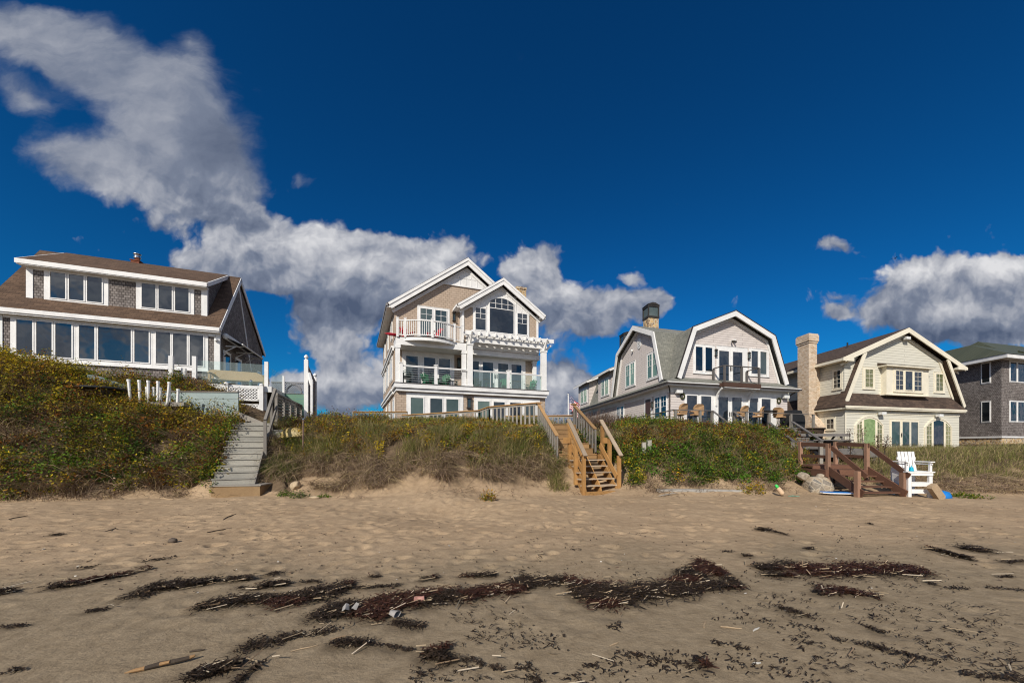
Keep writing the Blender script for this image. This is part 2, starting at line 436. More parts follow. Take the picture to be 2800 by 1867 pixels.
M = dict(
    white=plain('white_paint', (.755, .745, .725), .55, .10, 1.8),
    white_old=plain('weathered_white_paint', (.72, .72, .70), .7, .16, 4),
    cream=plain('cream_paint', (.76, .70, .56), .6, .08, 1.5),
    gray_sh=courses('weathered_cedar_shingles', (.30, .265, .245), (.15, .128, .118), (.055, .046, .042), .145, .135, .010, .9, .6, streak=.5, bias=-.1),
    dark_sh=courses('shaded_cedar_shingles', (.26, .23, .225), (.15, .13, .125), (.05, .043, .042), .16, .14, .010, .9, .6, streak=.4),
    tan_sh=courses('tan_cedar_shingles', (.47, .37, .285), (.425, .33, .25), (.22, .165, .12), .30, .155, .010, .85, .4, streak=.1),
    lilac_sh=courses('pale_mauve_shingles', (.655, .595, .555), (.62, .56, .525), (.29, .255, .24), 2.6, .165, .014, .85, .4, streak=.1),
    sage_cl=courses('sage_cream_clapboards', (.655, .63, .535), (.63, .605, .515), (.36, .35, .29), 14.0, .205, .014, .8, .4, streak=.05),
    brown_rf=courses('brown_asphalt_shingles', (.145, .092, .060), (.088, .056, .038), (.06, .038, .027), .32, .15, .009, .95, .4, streak=.35),
    dark_rf=courses('dark_brown_asphalt_shingles', (.115, .078, .057), (.062, .043, .034), (.045, .031, .025), .36, .17, .010, .95, .4, streak=.4),
    green_rf=courses('grey_green_asphalt_shingles', (.255, .25, .215), (.18, .182, .158), (.115, .115, .10), .36, .17, .010, .95, .4, streak=.35),
    metal_rf=courses('green_seamed_metal', (.088, .094, .058), (.074, .081, .050), (.04, .045, .03), .42, 30.0, .022, .5, .5, offset=0, streak=.1),
    brick=courses('sandy_brick', (.74, .585, .44), (.48, .32, .19), (.62, .54, .43), .26, .10, .016, .9, .5, streak=.35, bias=.0),
    red_brick=plain('red_brick', (.22, .07, .035), .9, .4, 9),
    stone=None,
    wood_gray=wood('weathered_grey_timber', (.30, .275, .24), (.17, .155, .14)),
    wood_pale=wood('pale_grey_planks', (.42, .40, .345), (.25, .24, .215)),
    wood_new=wood('new_honey_timber', (.45, .255, .095), (.28, .14, .045)),
    wood_cap=wood('honey_grey_rail_timber', (.42, .255, .115), (.27, .16, .075)),
    wood_top=wood('sun_bleached_rail_timber', (.47, .38, .28), (.30, .22, .15)),
    wood_brown=wood('red_brown_stained_timber', (.165, .082, .052), (.10, .050, .033)),
    wood_pink=wood('faded_stained_timber', (.34, .20, .135), (.20, .115, .078)),
    wood_dark=wood('dark_brown_boards', (.10, .055, .040), (.06, .035, .026)),
    wood_slate=wood('slate_grey_timber', (.19, .175, .165), (.10, .092, .09)),
    wood_tan=wood('tan_bench_timber', (.46, .32, .18), (.36, .24, .13)),
    blue_board=wood('pale_blue_painted_boards', (.31, .37, .365), (.22, .275, .275)),
    wood_step=wood('yellowed_step_timber', (.40, .27, .14), (.24, .15, .075)),
    green_board=wood('sea_green_boards', (.17, .28, .21), (.13, .22, .165)),
    drift=wood('driftwood', (.46, .35, .23), (.26, .18, .11)),
    drift_gray=wood('silver_driftwood', (.50, .48, .44), (.33, .31, .28)),
    black=plain('black_metal', (.018, .018, .018), .45, .2, 5),
    cover=plain('black_fabric_cover', (.012, .013, .015), .75, .3, 2.5, bump=.4),
    steel=plain('bright_steel', (.6, .6, .62), .25, .1, 3, metal=1.0),
    dark_trim=plain('dark_brown_gutter', (.035, .026, .022), .5, .1),
    grey_trim=plain('grey_soffit_paint', (.55, .54, .53), .7, .1),
    slate_trim=plain('slate_trim', (.20, .20, .21), .7, .1),
    lantern=plain('dark_bronze', (.035, .030, .025), .5, .2),
    door=plain('dark_red_brown_door', (.07, .035, .028), .5, .15),
    gl_blue=glass('blue_dark_pane', (.004, .009, .016), (.009, .018, .028)),
    gl_sky=glass('wide_sea_window_pane', (.012, .015, .017), (.024, .028, .028), ior=1.9),
    gl_dark=glass('dark_room_pane', (.006, .009, .012), (.02, .026, .03)),
    gl_sea=glass('grey_green_blind_pane', (.075, .115, .105), (.11, .155, .14), ior=1.5),
    gl_teal=glass('dim_blind_pane', (.04, .06, .062), (.065, .09, .09), ior=1.6),
    gl_green=glass('green_shade_pane', (.16, .26, .19), (.22, .33, .25), ior=1.5),
    gl_lime=glass('lime_curtain_pane', (.15, .22, .085), (.22, .30, .13), ior=1.45, scale=5),
    gl_olive=glass('patterned_curtain_pane', (.12, .13, .05), (.28, .27, .13), ior=1.5, scale=7),
    clear=clear_glass('clear_sheet_glass'),
    green_plastic=plain('green_painted_slats', (.015, .115, .055), .5, .2, 4),
    dkgreen=plain('dark_green_plastic', (.008, .055, .04), .45, .2, 4),
    red=plain('red_painted_slats', (.42, .015, .03), .5, .15, 4),
    tan_cushion=plain('tan_cushion_cloth', (.40, .245, .125), .9, .2, 4, bump=.3),
    wicker=courses('brown_wicker', (.13, .085, .055), (.08, .05, .033), (.03, .02, .014), .06, .03, .006, .8, .6, streak=.3),
    pvc=plain('white_pvc', (.78, .77, .74), .45, .08, 4),
    yellow=plain('faded_yellow_hull', (.40, .31, .13), .5, .25, 3, c2=(.24, .17, .06)),
    blue_pl=plain('bright_blue_plastic', (.01, .17, .52), .4, .12, 4),
    cyan_pl=plain('turquoise_plastic', (.0, .36, .52), .4, .1, 4),
    rust=plain('rusty_pipe', (.20, .13, .10), .7, .3, 8),
    buoy_cream=plain('cream_foam', (.62, .44, .28), .7, .2, 8),
    buoy_green=plain('bright_green_paint', (.05, .55, .10), .5, .1, 4),
    paper=plain('crumpled_white_litter', (.30, .28, .26), .7, .2, 9),
    can=plain('faded_pink_tin', (.40, .20, .16), .5, .3, 12),
    bark=wood('dark_bark', (.09, .065, .045), (.04, .03, .022)),
    torn=wood('bright_torn_wood', (.42, .25, .11), (.24, .14, .07)),
    wreath=plain('green_wreath', (.03, .05, .015), .8, .3, 12, c2=(.08, .06, .02)),
    leaf=leafmat('leaf'),
    dry=leafmat('dry_grass', .8, .15),
    kelp=leafmat('wet_weed', .42, .0),
)


def stone_mat(name, ca, cb, cm, scale):
    m, t, b = new_mat(name)
    co = t.n('ShaderNodeTexCoord').outputs['Object']
    v1 = t.n('ShaderNodeTexVoronoi', {'Vector': co, 'Scale': scale}, feature='F1')
    v2 = t.n('ShaderNodeTexVoronoi', {'Vector': co, 'Scale': scale}, feature='DISTANCE_TO_EDGE')
    c = t.ramp(t.n('ShaderNodeSeparateColor', {0: v1.outputs['Color']}).outputs[0], [(0.1, ca), (0.9, cb)])
    e = t.ramp(v2.outputs['Distance'], [(0.02, (1, 1, 1)), (0.09, (0, 0, 0))])
    c = t.mix(e, c, (*cm, 1))
    n = t.noise(co, 14, 4).outputs['Fac']
    c = t.mix(1.0, c, t.ramp(n, [(0.3, (.75,) * 3), (0.7, (1.15,) * 3)]), 'MULTIPLY')
    link(t, c, b.inputs['Base Color'])
    b.inputs['Roughness'].default_value = .9
    bp = t.n('ShaderNodeBump', {'Height': v2.outputs['Distance'], 'Strength': .8, 'Distance': .05})
    link(t, bp.outputs[0], b.inputs['Normal'])
    return m


M['stone'] = stone_mat('fieldstone', (.62, .42, .19), (.24, .15, .085), (.52, .46, .36), 4.2)
M['stone_gray'] = stone_mat('grey_fieldstone', (.36, .28, .19), (.17, .155, .135), (.42, .36, .27), 4.6)


def offset_poly(pl, t):
    """move a polyline by t along its left-hand normals turned inwards (downwards for left-to-right runs)"""
    out = []
    ns = []
    for (a, b), (c, d) in zip(pl[:-1], pl[1:]):
        L = math.hypot(c - a, d - b)
        ns.append(((d - b) / L, -(c - a) / L))
    for i, (a, b) in enumerate(pl):
        n1 = ns[max(i - 1, 0)]
        n2 = ns[min(i, len(ns) - 1)]
        mx, my = n1[0] + n2[0], n1[1] + n2[1]
        L = math.hypot(mx, my)
        mx, my = mx / L, my / L
        cosv = mx * n1[0] + my * n1[1]
        out.append((a + mx * t / cosv, b + my * t / cosv))
    return out


class House:
    """a house frame: x runs along the seaward front, y runs back, heights are given above the beach"""
    def __init__(s, name, label, X, Y, z0, th, k=0.0, cat='house', group='houses along the top of the dune'):
        s.root = thing(name, label, cat, (X, Y, z0), R(th), group)
        s.k, s.z0 = k, z0
        s.tf = lambda x, y, z: (x + k * y, y, z - z0)

    def world(s, x, y, z):
        c, n = math.cos(s.root.rotation_euler.z), math.sin(s.root.rotation_euler.z)
        x = x + s.k * y
        return Vector((s.root.location.x + x * c - y * n, s.root.location.y + x * n + y * c, z))

    def mb(s):
        return MB(s.tf)

    def part(s, mb, name, mat, parent=None, smooth=False, label=None):
        o = mb.build(name, M[mat] if isinstance(mat, str) else mat, parent or s.root, smooth)
        if label:
            o['label'] = label
        return o

    def slab(s, name, mat, prof, t, axis, e0, e1, parent=None, mb=None):
        """a sheet of thickness t under a profile; axis 'w': the profile is (x, z) pushed along y; axis 'u': (y, z) pushed along x"""
        fn = (lambda a, b, q: (a, q, b)) if axis == 'w' else (lambda a, b, q: (q, a, b))
        own = mb is None
        mb = mb or s.mb()
        off = offset_poly(prof, t)
        for i in range(len(prof) - 1):
            mb.prism([prof[i], prof[i + 1], off[i + 1], off[i]], fn, e0, e1)
        return s.part(mb, name, mat, parent) if own else mb


def fr(w):
    return lambda a, b, o: (a, w - o, b)


def le(u):
    return lambda a, b, o: (u - o, a, b)


def ri(u):
    return lambda a, b, o: (u + o, a, b)


def pbox(mb, pl, a0, a1, b0, b1, o0, o1):
    return mb.prism([(a0, b0), (a1, b0), (a1, b1), (a0, b1)], pl, o0, o1)


def window(h, pl, panes, z0, z1, outer, gl='gl_dark', trim='white', grid=(1, 1), gtop=1.0, name='window', gls=None, sill=True, depth=0.03, sash=0.05, parent=None, handle=None):
    """one window or door unit: a casing board with a raised sash round every pane; its panes are children"""
    mb = h.mb()
    a0, a1, b0, b1 = outer
    pbox(mb, pl, a0, a1, b0, b1, -0.02, depth)
    if sill:
        pbox(mb, pl, a0 - .03, a1 + .03, b0 - .045, b0, 0.0, depth + .05)
    pbox(mb, pl, a0, a1, b1, b1 + .02, 0.0, depth + .02)
    for (p0, p1) in panes:
        for (x0, x1, y0, y1) in ((p0 - sash, p0, z0 - sash, z1 + sash), (p1, p1 + sash, z0 - sash, z1 + sash), (p0, p1, z1, z1 + sash), (p0, p1, z0 - sash, z0)):
            pbox(mb, pl, x0, x1, y0, y1, depth, depth + .03)
        nc, nr = grid
        yb = z1 - (z1 - z0) * gtop
        for i in range(1, nc):
            x = p0 + (p1 - p0) * i / nc
            pbox(mb, pl, x - .012, x + .012, yb, z1, depth + .007, depth + .02)
        for j in range(1, nr + (1 if gtop < 1 else 0)):
            y = z1 - (z1 - yb) * j / nr
            pbox(mb, pl, p0, p1, y - .012, y + .012, depth + .007, depth + .019)
    o = h.part(mb, name, trim, parent)
    for i, (p0, p1) in enumerate(panes):
        g = h.mb()
        pbox(g, pl, p0, p1, z0, z1, depth - .005, depth + .006)
        h.part(g, 'pane', (gls[i] if gls else gl), o)
    if handle:
        g = h.mb()
        for x in handle:
            pbox(g, pl, x - .02, x + .02, z0 + .75, z0 + 1.05, depth + .03, depth + .08)
        h.part(g, 'handle', 'lantern', o)
    return o


def wall_lamp(h, pl, a, b, hgt, w, mat='lantern'):
    """a wall lantern: back plate, glazed cage and cap"""
    mb = h.mb()
    pbox(mb, pl, a - w * .35, a + w * .35, b - hgt * .5, b + hgt * .5, 0, .03)
    pbox(mb, pl, a - w * .5, a + w * .5, b + hgt * .34, b + hgt * .44, .03, .2)
    pbox(mb, pl, a - w * .36, a + w * .36, b + hgt * .44, b + hgt * .55, .03, .16)
    pbox(mb, pl, a - w * .5, a + w * .5, b - hgt * .46, b - hgt * .38, .03, .2)
    for dx in (-.42, .36):
        pbox(mb, pl, a + w * dx, a + w * (dx + .07), b - hgt * .38, b + hgt * .34, .13, .17)
    o = h.part(mb, 'wall_lamp', mat)
    g = h.mb()
    pbox(g, pl, a - w * .3, a + w * .3, b - hgt * .36, b + hgt * .32, .05, .125)
    h.part(g, 'lamp_glass', 'gl_teal', o)
    return o


def eave_ring(h, name, mat, lo, hi, zl, zh, t=.14, back=True):
    """a skirt roof round front, left and right: lo / hi = (x0, x1, y0, y1) of its lower and upper edge"""
    mb = h.mb()
    quads = [((lo[0], lo[2]), (lo[1], lo[2]), (hi[1], hi[2]), (hi[0], hi[2])),
             ((lo[0], lo[3]), (lo[0], lo[2]), (hi[0], hi[2]), (hi[0], hi[3])),
             ((lo[1], lo[2]), (lo[1], lo[3]), (hi[1], hi[3]), (hi[1], hi[2]))]
    for q in quads:
        zs = (zl, zl, zh, zh)
        vs = [(x, y, z) for (x, y), z in zip(q, zs)] + [(x, y, z - t) for (x, y), z in zip(q, zs)]
        mb.add(vs, [(0, 1, 2, 3), (7, 6, 5, 4), (0, 4, 5, 1), (1, 5, 6, 2), (2, 6, 7, 3), (3, 7, 4, 0)])
    return h.part(mb, name, mat)


# ------------------------------------------------------------------ house 1: weathered shingles, long dormer
def house_one():
    h = House('shingled_house', 'weathered grey shingled house with long window bands and a brown roof dormer', -18.86, 22, 5.0, 22.8)
    mb = h.mb()
    mb.prism([(0, 1.8), (0, 8.18), (.1, 8.62), (3.1, 12.3), (8.2, 8.75), (8.2, 1.8)], lambda a, b, q: (q, a, b), -8.75, 0)
    h.part(mb, 'wall', 'gray_sh')
    mb = h.mb()
    h.slab('', '', [(-.32, 8.45), (3.1, 12.64)], .17, 'u', -8.97, .10, mb=mb)
    h.slab('', '', [(3.1, 12.64), (8.55, 8.86)], .17, 'u', -8.97, .10, mb=mb)
    roof = h.part(mb, 'roof', 'brown_rf')
    mb = h.mb()
    mb.box(-9.0, .12, -.40, -.31, 8.22, 8.42)
    mb.box(-8.97, .10, -.34, -.02, 8.14, 8.22)
    h.slab('', '', [(-.36, 8.38), (3.1, 12.61)], .24, 'u', .09, .14, mb=mb)
    h.slab('', '', [(3.1, 12.61), (8.57, 8.82)], .24, 'u', .09, .14, mb=mb)
    h.part(mb, 'eave_trim', 'white')
    mb = h.mb()
    pbox(mb, fr(0), -.23, .03, 3.5, 8.14, 0, .035)
    pbox(mb, fr(0), -8.68, -8.42, 3.5, 8.14, 0, .035)
    pbox(mb, ri(0), 0.0, .12, 3.5, 8.14, 0, .032)
    pbox(mb, fr(0), -8.4, -.24, 8.03, 8.14, 0, .03)
    pbox(mb, fr(0), -8.2, -.45, 5.93, 6.02, 0, .09)
    h.part(mb, 'corner_boards', 'white')
    mb = h.mb()
    mb.prism([(2.98, 12.1), (3.14, 12.1), (5.6, 7.0), (5.44, 7.0)], ri(0), 0, .03)
    h.part(mb, 'side_batten', 'white_old')
    for panes, out in (([(-7.94, -7.4), (-7.26, -6.72), (-6.59, -6.01)], (-8.16, -5.875)), ([(-5.73, -5.16), (-5.02, -3.75), (-3.61, -3.03)], (-5.87, -2.885)),
                       ([(-2.73, -2.14), (-2.02, -1.43), (-1.3, -.71)], (-2.88, -.5))):
        window(h, fr(0), panes, 6.24, 7.96, (out[0], out[1], 6.03, 8.025), 'gl_sky', sill=False, sash=.055)
    # dormer
    mb = h.mb()
    mb.prism([(.3, 8.8), (.3, 10.76), (3.0, 12.3), (3.0, 9.5)], lambda a, b, q: (q, a, b), -7.78, -.67)
    dw = h.part(mb, 'dormer_wall', 'gray_sh')
    h.slab('dormer_roof', 'brown_rf', [(-.06, 10.99), (3.12, 12.70)], .13, 'u', -7.93, -.56)
    mb = h.mb()
    mb.box(-7.97, -.53, -.13, -.07, 10.74, 10.96)
    mb.box(-7.93, -.56, -.1, .29, 10.70, 10.75)
    h.slab('', '', [(-.1, 10.96), (3.0, 12.63)], .22, 'u', -.55, -.50, mb=mb)
    h.slab('', '', [(-.1, 10.96), (3.0, 12.63)], .22, 'u', -7.99, -7.94, mb=mb)
    for a0, a1 in ((-7.81, -7.57), (-.91, -.64)):
        pbox(mb, fr(.3), a0, a1, 9.13, 10.70, 0, .03)
    pbox(mb, fr(.3), -7.56, -.92, 10.62, 10.70, 0, .02)
    pbox(mb, ri(-.67), .3, .42, 9.2, 10.72, 0, .028)
    h.part(mb, 'dormer_trim', 'white')
    mb = h.mb()
    pbox(mb, fr(.3), -7.8, -.66, 9.04, 9.13, 0, .06)
    h.part(mb, 'flashing', 'blue_board')
    for panes, out in (([(-6.94, -6.4), (-6.26, -5.72), (-5.59, -5.03)], (-7.18, -4.79)), ([(-3.45, -2.88), (-2.75, -2.19), (-2.05, -1.46)], (-3.69, -1.23))):
        window(h, fr(.3), panes, 9.30, 10.60, (out[0], out[1], 9.16, 10.69), 'gl_sky', sill=False, sash=.045)
    # chimney with its steel flue
    mb = h.mb()
    mb.box(-5.14, -4.76, 2.95, 3.35, 12.2, 12.74)
    mb.box(-5.17, -4.73, 2.92, 3.38, 12.74, 12.79)
    ch = h.part(mb, 'chimney', 'red_brick')
    mb = h.mb()
    mb.lathe([(.12, 12.84), (.12, 12.95), (.17, 12.96), (.17, 13.0), (.14, 13.02), (.14, 13.16), (.18, 13.17), (.18, 13.22), (.05, 13.25)], (-4.93, 3.15, 0), 14)
    h.part(mb, 'flue', 'steel', ch, True)
    # side: folded awning, doors, lamps
    mb = h.mb()
    mb.tube([(.2, .25, 8.12), (.2, 4.4, 8.12)], .17, 10)
    aw = h.part(mb, 'awning', 'white_old', smooth=True)
    mb = h.mb()
    mb.bar((.28, 2.3, 8.0), (.95, 2.3, 7.72), 4.1, .03)
    h.part(mb, 'awning_cloth', 'cover', aw)
    mb = h.mb()
    mb.tube([(.98, .3, 7.72), (.98, 4.3, 7.72)], .05, 8)
    for w in (.6, 2.3, 4.0):
        mb.bar((.1, w, 7.6), (.95, w + .25, 7.7), .05, .05)
        mb.bar((.1, w, 7.3), (.6, w + .1, 7.66), .04, .04)
    h.part(mb, 'awning_arm', 'white_old', aw)
    window(h, ri(0), [(.75, 1.5)], 5.25, 7.2, (.55, 1.7, 5.1, 7.35), 'gl_dark', name='side_door', sill=False)
    window(h, ri(0), [(2.7, 3.4)], 5.25, 7.2, (2.5, 3.6, 5.1, 7.35), 'gl_dark', name='side_door', sill=False)
    window(h, ri(0), [(7.0, 7.7)], 6.0, 7.2, (6.9, 7.8, 5.9, 7.3), 'gl_dark', sill=False)
    for w in (.42, 2.15):
        mb = h.mb()
        mb.tube([(.0, w, 7.1), (.16, w, 7.15), (.2, w, 7.08)], .015, 6)
        mb.lathe([(.02, .08), (.05, .03), (.14, -.06)], (.2, w, 7.02), 12)
        h.part(mb, 'wall_lamp', 'lantern')
    mb = h.mb()
    pbox(mb, fr(0), -.46, -.16, 7.94, 8.12, .03, .13)
    h.part(mb, 'floodlight', 'white_old')
    mb = h.mb()
    mb.lathe([(.09, 0), (.06, .12), (.02, .14)], (-.12, -.12, 7.72), 10)
    h.part(mb, 'floodlight', 'white_old')
    return h


H1 = house_one()


# ------------------------------------------------------------------ house 2: tall tan house with porches
def arc_pts(cx, cz, hw, rise, n=12):
    r = (hw * hw + rise * rise) / (2 * rise)
    a = math.asin(hw / r)
    return [(cx + r * math.sin(-a + 2 * a * i / n), cz + rise - r + r * math.cos(-a + 2 * a * i / n)) for i in range(n + 1)]


def house_two():
    h = House('beach_house', 'tall tan shingled house with white gables, pergola and glass railed porch', -9.9, 25, 3.2, 22.0, -.084)
    U = 10.4
    mb = h.mb()
    mb.box(0, U, 0, 13, 1.8, 5.5)
    mb.box(0, U, 1.6, 13, 5.5, 9.0)
    mb.prism([(0, 9.0), (0, 11.15), (4.93, 14.75), (9.86, 11.15), (9.86, 9.0)], lambda a, b, q: (a, q, b), 1.6, 13)
    h.part(mb, 'wall', 'tan_sh')
    mb = h.mb()
    mb.box(4.46, 10.23, .9, 5, 8.75, 11.7)
    h.part(mb, 'bay_wall', 'tan_sh')
    # main roof
    prof = [(-.5, 11.36), (4.93, 15.42), (10.36, 11.36)]
    h.slab('roof', 'dark_rf', prof, .16, 'w', 1.15, 13.4)
    mb = h.mb()
    p2 = [(-.44, 11.37), (4.93, 15.36), (10.3, 11.37)]
    h.slab('', '', p2, .16, 'w', 1.08, 1.20, mb=mb)
    h.slab('', '', offset_poly(p2, .16), .26, 'w', 1.13, 1.22, mb=mb)
    h.slab('', '', offset_poly(p2, .43), .2, 'w', 1.5, 1.598, mb=mb)
    mb.box(-.5, 0, 1.2, 13.3, 11.1, 11.2)
    mb.box(9.86, 10.36, 1.2, 13.3, 11.1, 11.2)
    h.part(mb, 'gable_trim', 'white')
    mb = h.mb()
    mb.box(-.56, -.44, 1.12, 13.4, 11.18, 11.34)
    h.part(mb, 'gutter', 'slate_trim')
    mb = h.mb()
    mb.prism([(3.2, 13.42), (6.66, 13.42), (4.93, 14.7)], fr(1.6), 0, .05)
    mb.box(3.15, 6.7, 1.52, 1.58, 13.36, 13.46)
    for u in np.arange(3.6, 6.4, .42):
        zt = 14.66 - abs(u - 4.93) * .735
        if zt > 13.6:
            mb.box(u - .03, u + .03, 1.53, 1.56, 13.46, zt)
    mb.box(4.1, 5.76, 1.53, 1.558, 13.98, 14.04)
    h.part(mb, 'gable_panel', 'white')
    # bay gable
    bp = [(3.95, 11.66), (7.33, 14.06), (10.71, 11.66)]
    h.slab('bay_roof', 'dark_rf', bp, .14, 'w', .42, 5.2)
    mb = h.mb()
    b2 = [(4.0, 11.67), (7.33, 14.02), (10.66, 11.67)]
    h.slab('', '', b2, .14, 'w', .36, .48, mb=mb)
    h.slab('', '', offset_poly(b2, .14), .26, 'w', .40, .50, mb=mb)
    h.slab('', '', offset_poly(b2, .40), .16, 'w', .8, .898, mb=mb)
    mb.box(3.98, 4.46, .45, 3.0, 11.45, 11.55)
    mb.box(10.23, 10.66, .45, 3.0, 11.45, 11.55)
    mb.box(3.93, 4.05, .45, 3.2, 11.5, 11.66)
    h.part(mb, 'bay_gable_trim', 'white')
    mb = h.mb()
    mb.prism([(4.75, 11.72), (9.95, 11.72), (7.33, 13.55)], fr(.9), 0, .03)
    for u in (5.0, 5.4, 5.8, 6.2, 6.55, 6.95, 7.33, 7.72, 8.1, 8.45, 8.9, 9.3, 9.7):
        zt = 13.5 - abs(u - 7.33) * .71
        if zt > 11.8:
            mb.box(u - .025, u + .025, .845, .87, 11.72, zt)
    mb.box(6.2, 8.5, .85, .869, 12.86, 12.92)
    for u0, u1 in ((4.44, 4.58), (10.1, 10.25)):
        mb.box(u0, u1, .855, .899, 8.8, 11.72)
    mb.box(4.42, 4.46, .86, 1.5, 8.8, 11.6)
    h.part(mb, 'bay_panel', 'white')
    # arched window unit
    mb = h.mb()
    pl = fr(.9)
    pbox(mb, pl, 5.2, 9.5, 9.9, 11.87, .03, .055)
    arc = arc_pts(7.34, 12.42, 1.02, .40)
    mb.prism([(8.36, 9.95), (8.36, 12.42)] + arc[::-1] + [(6.32, 12.42), (6.32, 9.95)][1:] + [(6.32, 9.95)], pl, .03, .06)
    ai = arc_pts(7.34, 12.33, .91, .33)
    ao = arc_pts(7.34, 12.36, .97, .37)
    for i in range(12):
        mb.prism([ai[i], ai[i + 1], ao[i + 1], ao[i]], pl, .06, .10)
    for (x0, x1, y0, y1) in ((6.37, 6.43, 10.05, 12.36), (8.25, 8.31, 10.05, 12.36), (6.43, 8.25, 10.05, 10.11), (6.43, 8.25, 11.84, 11.89),
                             (6.86, 6.89, 11.89, 12.55), (7.325, 7.355, 11.89, 12.64), (7.79, 7.82, 11.89, 12.55), (6.43, 8.25, 12.22, 12.25)):
        pbox(mb, pl, x0, x1, y0, y1, .06, .10)
    for s0, s1 in ((5.39, 6.13), (8.56, 9.31)):
        for (x0, x1, y0, y1) in ((s0 - .06, s0, 10.1, 11.78), (s1, s1 + .06, 10.1, 11.78), (s0, s1, 11.72, 11.78), (s0, s1, 10.1, 10.16), (s0, s1, 10.96, 10.99),
                                 ((s0 + s1) / 2 - .013, (s0 + s1) / 2 + .013, 10.99, 11.72), (s0, s1, 11.33, 11.36)):
            pbox(mb, pl, x0, x1, y0, y1, .055, .09)
    aw = h.part(mb, 'arched_window', 'white')
    for poly in ([(6.43, 10.11), (8.25, 10.11), (8.25, 12.33)] + ai[::-1][1:] , [(5.39, 10.16), (6.13, 10.16), (6.13, 11.72), (5.39, 11.72)], [(8.56, 10.16), (9.31, 10.16), (9.31, 11.72), (8.56, 11.72)]):
        g = h.mb()
        g.prism(poly, pl, .05, .068)
        h.part(g, 'pane', 'gl_blue', aw)
    # upper left windows
    window(h, fr(1.6), [(1.71, 2.49), (2.72, 3.5)], 9.35, 11.43, (1.5, 3.72, 9.15, 11.6), 'gl_teal', grid=(2, 2), gtop=.37, sill=False)
    wall_lamp(h, fr(1.6), 4.02, 11.1, .72, .24)
    # porch deck, bands
    mb = h.mb()
    mb.box(-.16, U + .12, -.36, 1.62, 5.52, 5.80)
    mb.box(-.05, U + .02, -.24, 1.6, 5.31, 5.50)
    mb.box(-.22, 0, 1.62, 13, 5.50, 5.66)
    mb.box(-.14, 0, 1.6, 13, 5.31, 5.50)
    h.part(mb, 'porch_deck', 'white')
    mb = h.mb()
    mb.box(-.2, U + .16, -.40, 1.62, 5.803, 5.84)
    h.part(mb, 'deck_boards', 'wood_slate')
    mb = h.mb()
    mb.box(-.2, 0, 1.62, 13, 8.5, 8.62)
    mb.box(-.12, 0, 1.62, 13, 8.3, 8.5)
    h.part(mb, 'side_band', 'white')
    # sliding doors
    window(h, fr(0), [(.87, 1.65), (2.1, 2.89), (3.15, 3.96)], 3.0, 4.92, (.6, 4.3, 2.9, 5.23), name='sliding_door', gls=['gl_sea', 'gl_teal', 'gl_sea'], sill=False, sash=.08)
    window(h, fr(0), [(5.31, 6.14), (6.44, 7.25), (7.65, 8.49), (8.74, 9.6)], 3.0, 4.87, (5.04, 9.97, 2.9, 5.18), name='sliding_door', gls=['gl_sea', 'gl_dark', 'gl_dark', 'gl_teal'], sill=False, sash=.08)
    window(h, fr(1.6), [(.76, 1.53), (1.95, 2.72), (2.97, 3.74)], 6.1, 7.99, (.5, 4.05, 5.86, 8.36), 'gl_teal', name='sliding_door', sill=False, sash=.09, handle=[1.74])
    window(h, fr(1.6), [(5.05, 5.84), (6.13, 6.92), (7.31, 8.1), (8.36, 9.16)], 6.1, 7.99, (4.75, 9.5, 5.86, 8.36), name='sliding_door', gls=['gl_teal', 'gl_teal', 'gl_teal', 'gl_dark'], sill=False, sash=.09, handle=[7.05, 7.2])
    wall_lamp(h, fr(1.6), 4.36, 7.75, .72, .26)
    wall_lamp(h, fr(0), 4.68, 4.72, .82, .32)
    # porch ceilings, beams
    mb = h.mb()
    mb.box(-.04, 4.52, .0, 1.6, 8.36, 8.84)
    mb.box(4.52, U, .95, 1.6, 8.36, 8.75)
    bow = arc_pts(2.1, 0, 1.64, .62)
    mb.prism([(.46, 0.0)] + [(x, z) for x, z in bow][1:-1] + [(3.74, 0.0)], lambda a, b, q: (a, -b, q), 8.64, 8.85)
    h.part(mb, 'balcony_floor', 'white')
    mb = h.mb()
    bow2 = arc_pts(2.1, 0, 1.68, .66)
    mb.prism([(.42, 0.0)] + bow2[1:-1] + [(3.78, 0.0)], lambda a, b, q: (a, -b, q), 8.853, 8.89)
    mb.box(-.06, 4.54, .01, 1.59, 8.853, 8.888)
    h.part(mb, 'balcony_boards', 'wood_slate')
    for (u0, u1, w0, w1, zt) in ((-.06, .21, -.02, .25, 8.36), (4.24, 4.52, .02, .28, 8.36), (4.58, 4.92, -.15, .15, 8.95), (10.08, 10.45, -.15, .15, 8.95), (9.98, 10.25, 1.2, 1.45, 8.36)):
        mb = h.mb()
        mb.box(u0, u1, w0, w1, 5.84, zt)
        mb.box(u0 - .035, u1 + .035, w0 - .035, w1 + .035, zt - .22, zt - .02)
        mb.box(u0 - .025, u1 + .025, w0 - .025, w1 + .025, 5.841, 6.0)
        h.part(mb, 'porch_post', 'white')
    # porch rail with glass
    mb = h.mb()
    for u0, u1 in ((.25, 4.58), (4.92, 10.08)):
        mb.box(u0, u1, -.09, -.01, 6.98, 7.04)
        mb.box(u0, u1, -.07, -.03, 6.93, 6.98)
    for u in (.28, 2.46, 7.5):
        mb.box(u - .09, u + .09, -.14, .04, 5.841, 7.12)
        mb.box(u - .12, u + .12, -.17, .07, 7.12, 7.18)
    for u in (6.2, 8.8):
        mb.box(u - .012, u + .012, -.06, -.04, 5.841, 6.93)
    for z in (6.05, 6.2, 6.35, 6.5, 6.65, 6.8):
        mb.tube([(.28, -.05, z), (4.58, -.05, z)], .006, 4)
    pr = h.part(mb, 'porch_railing', 'white')
    g = h.mb()
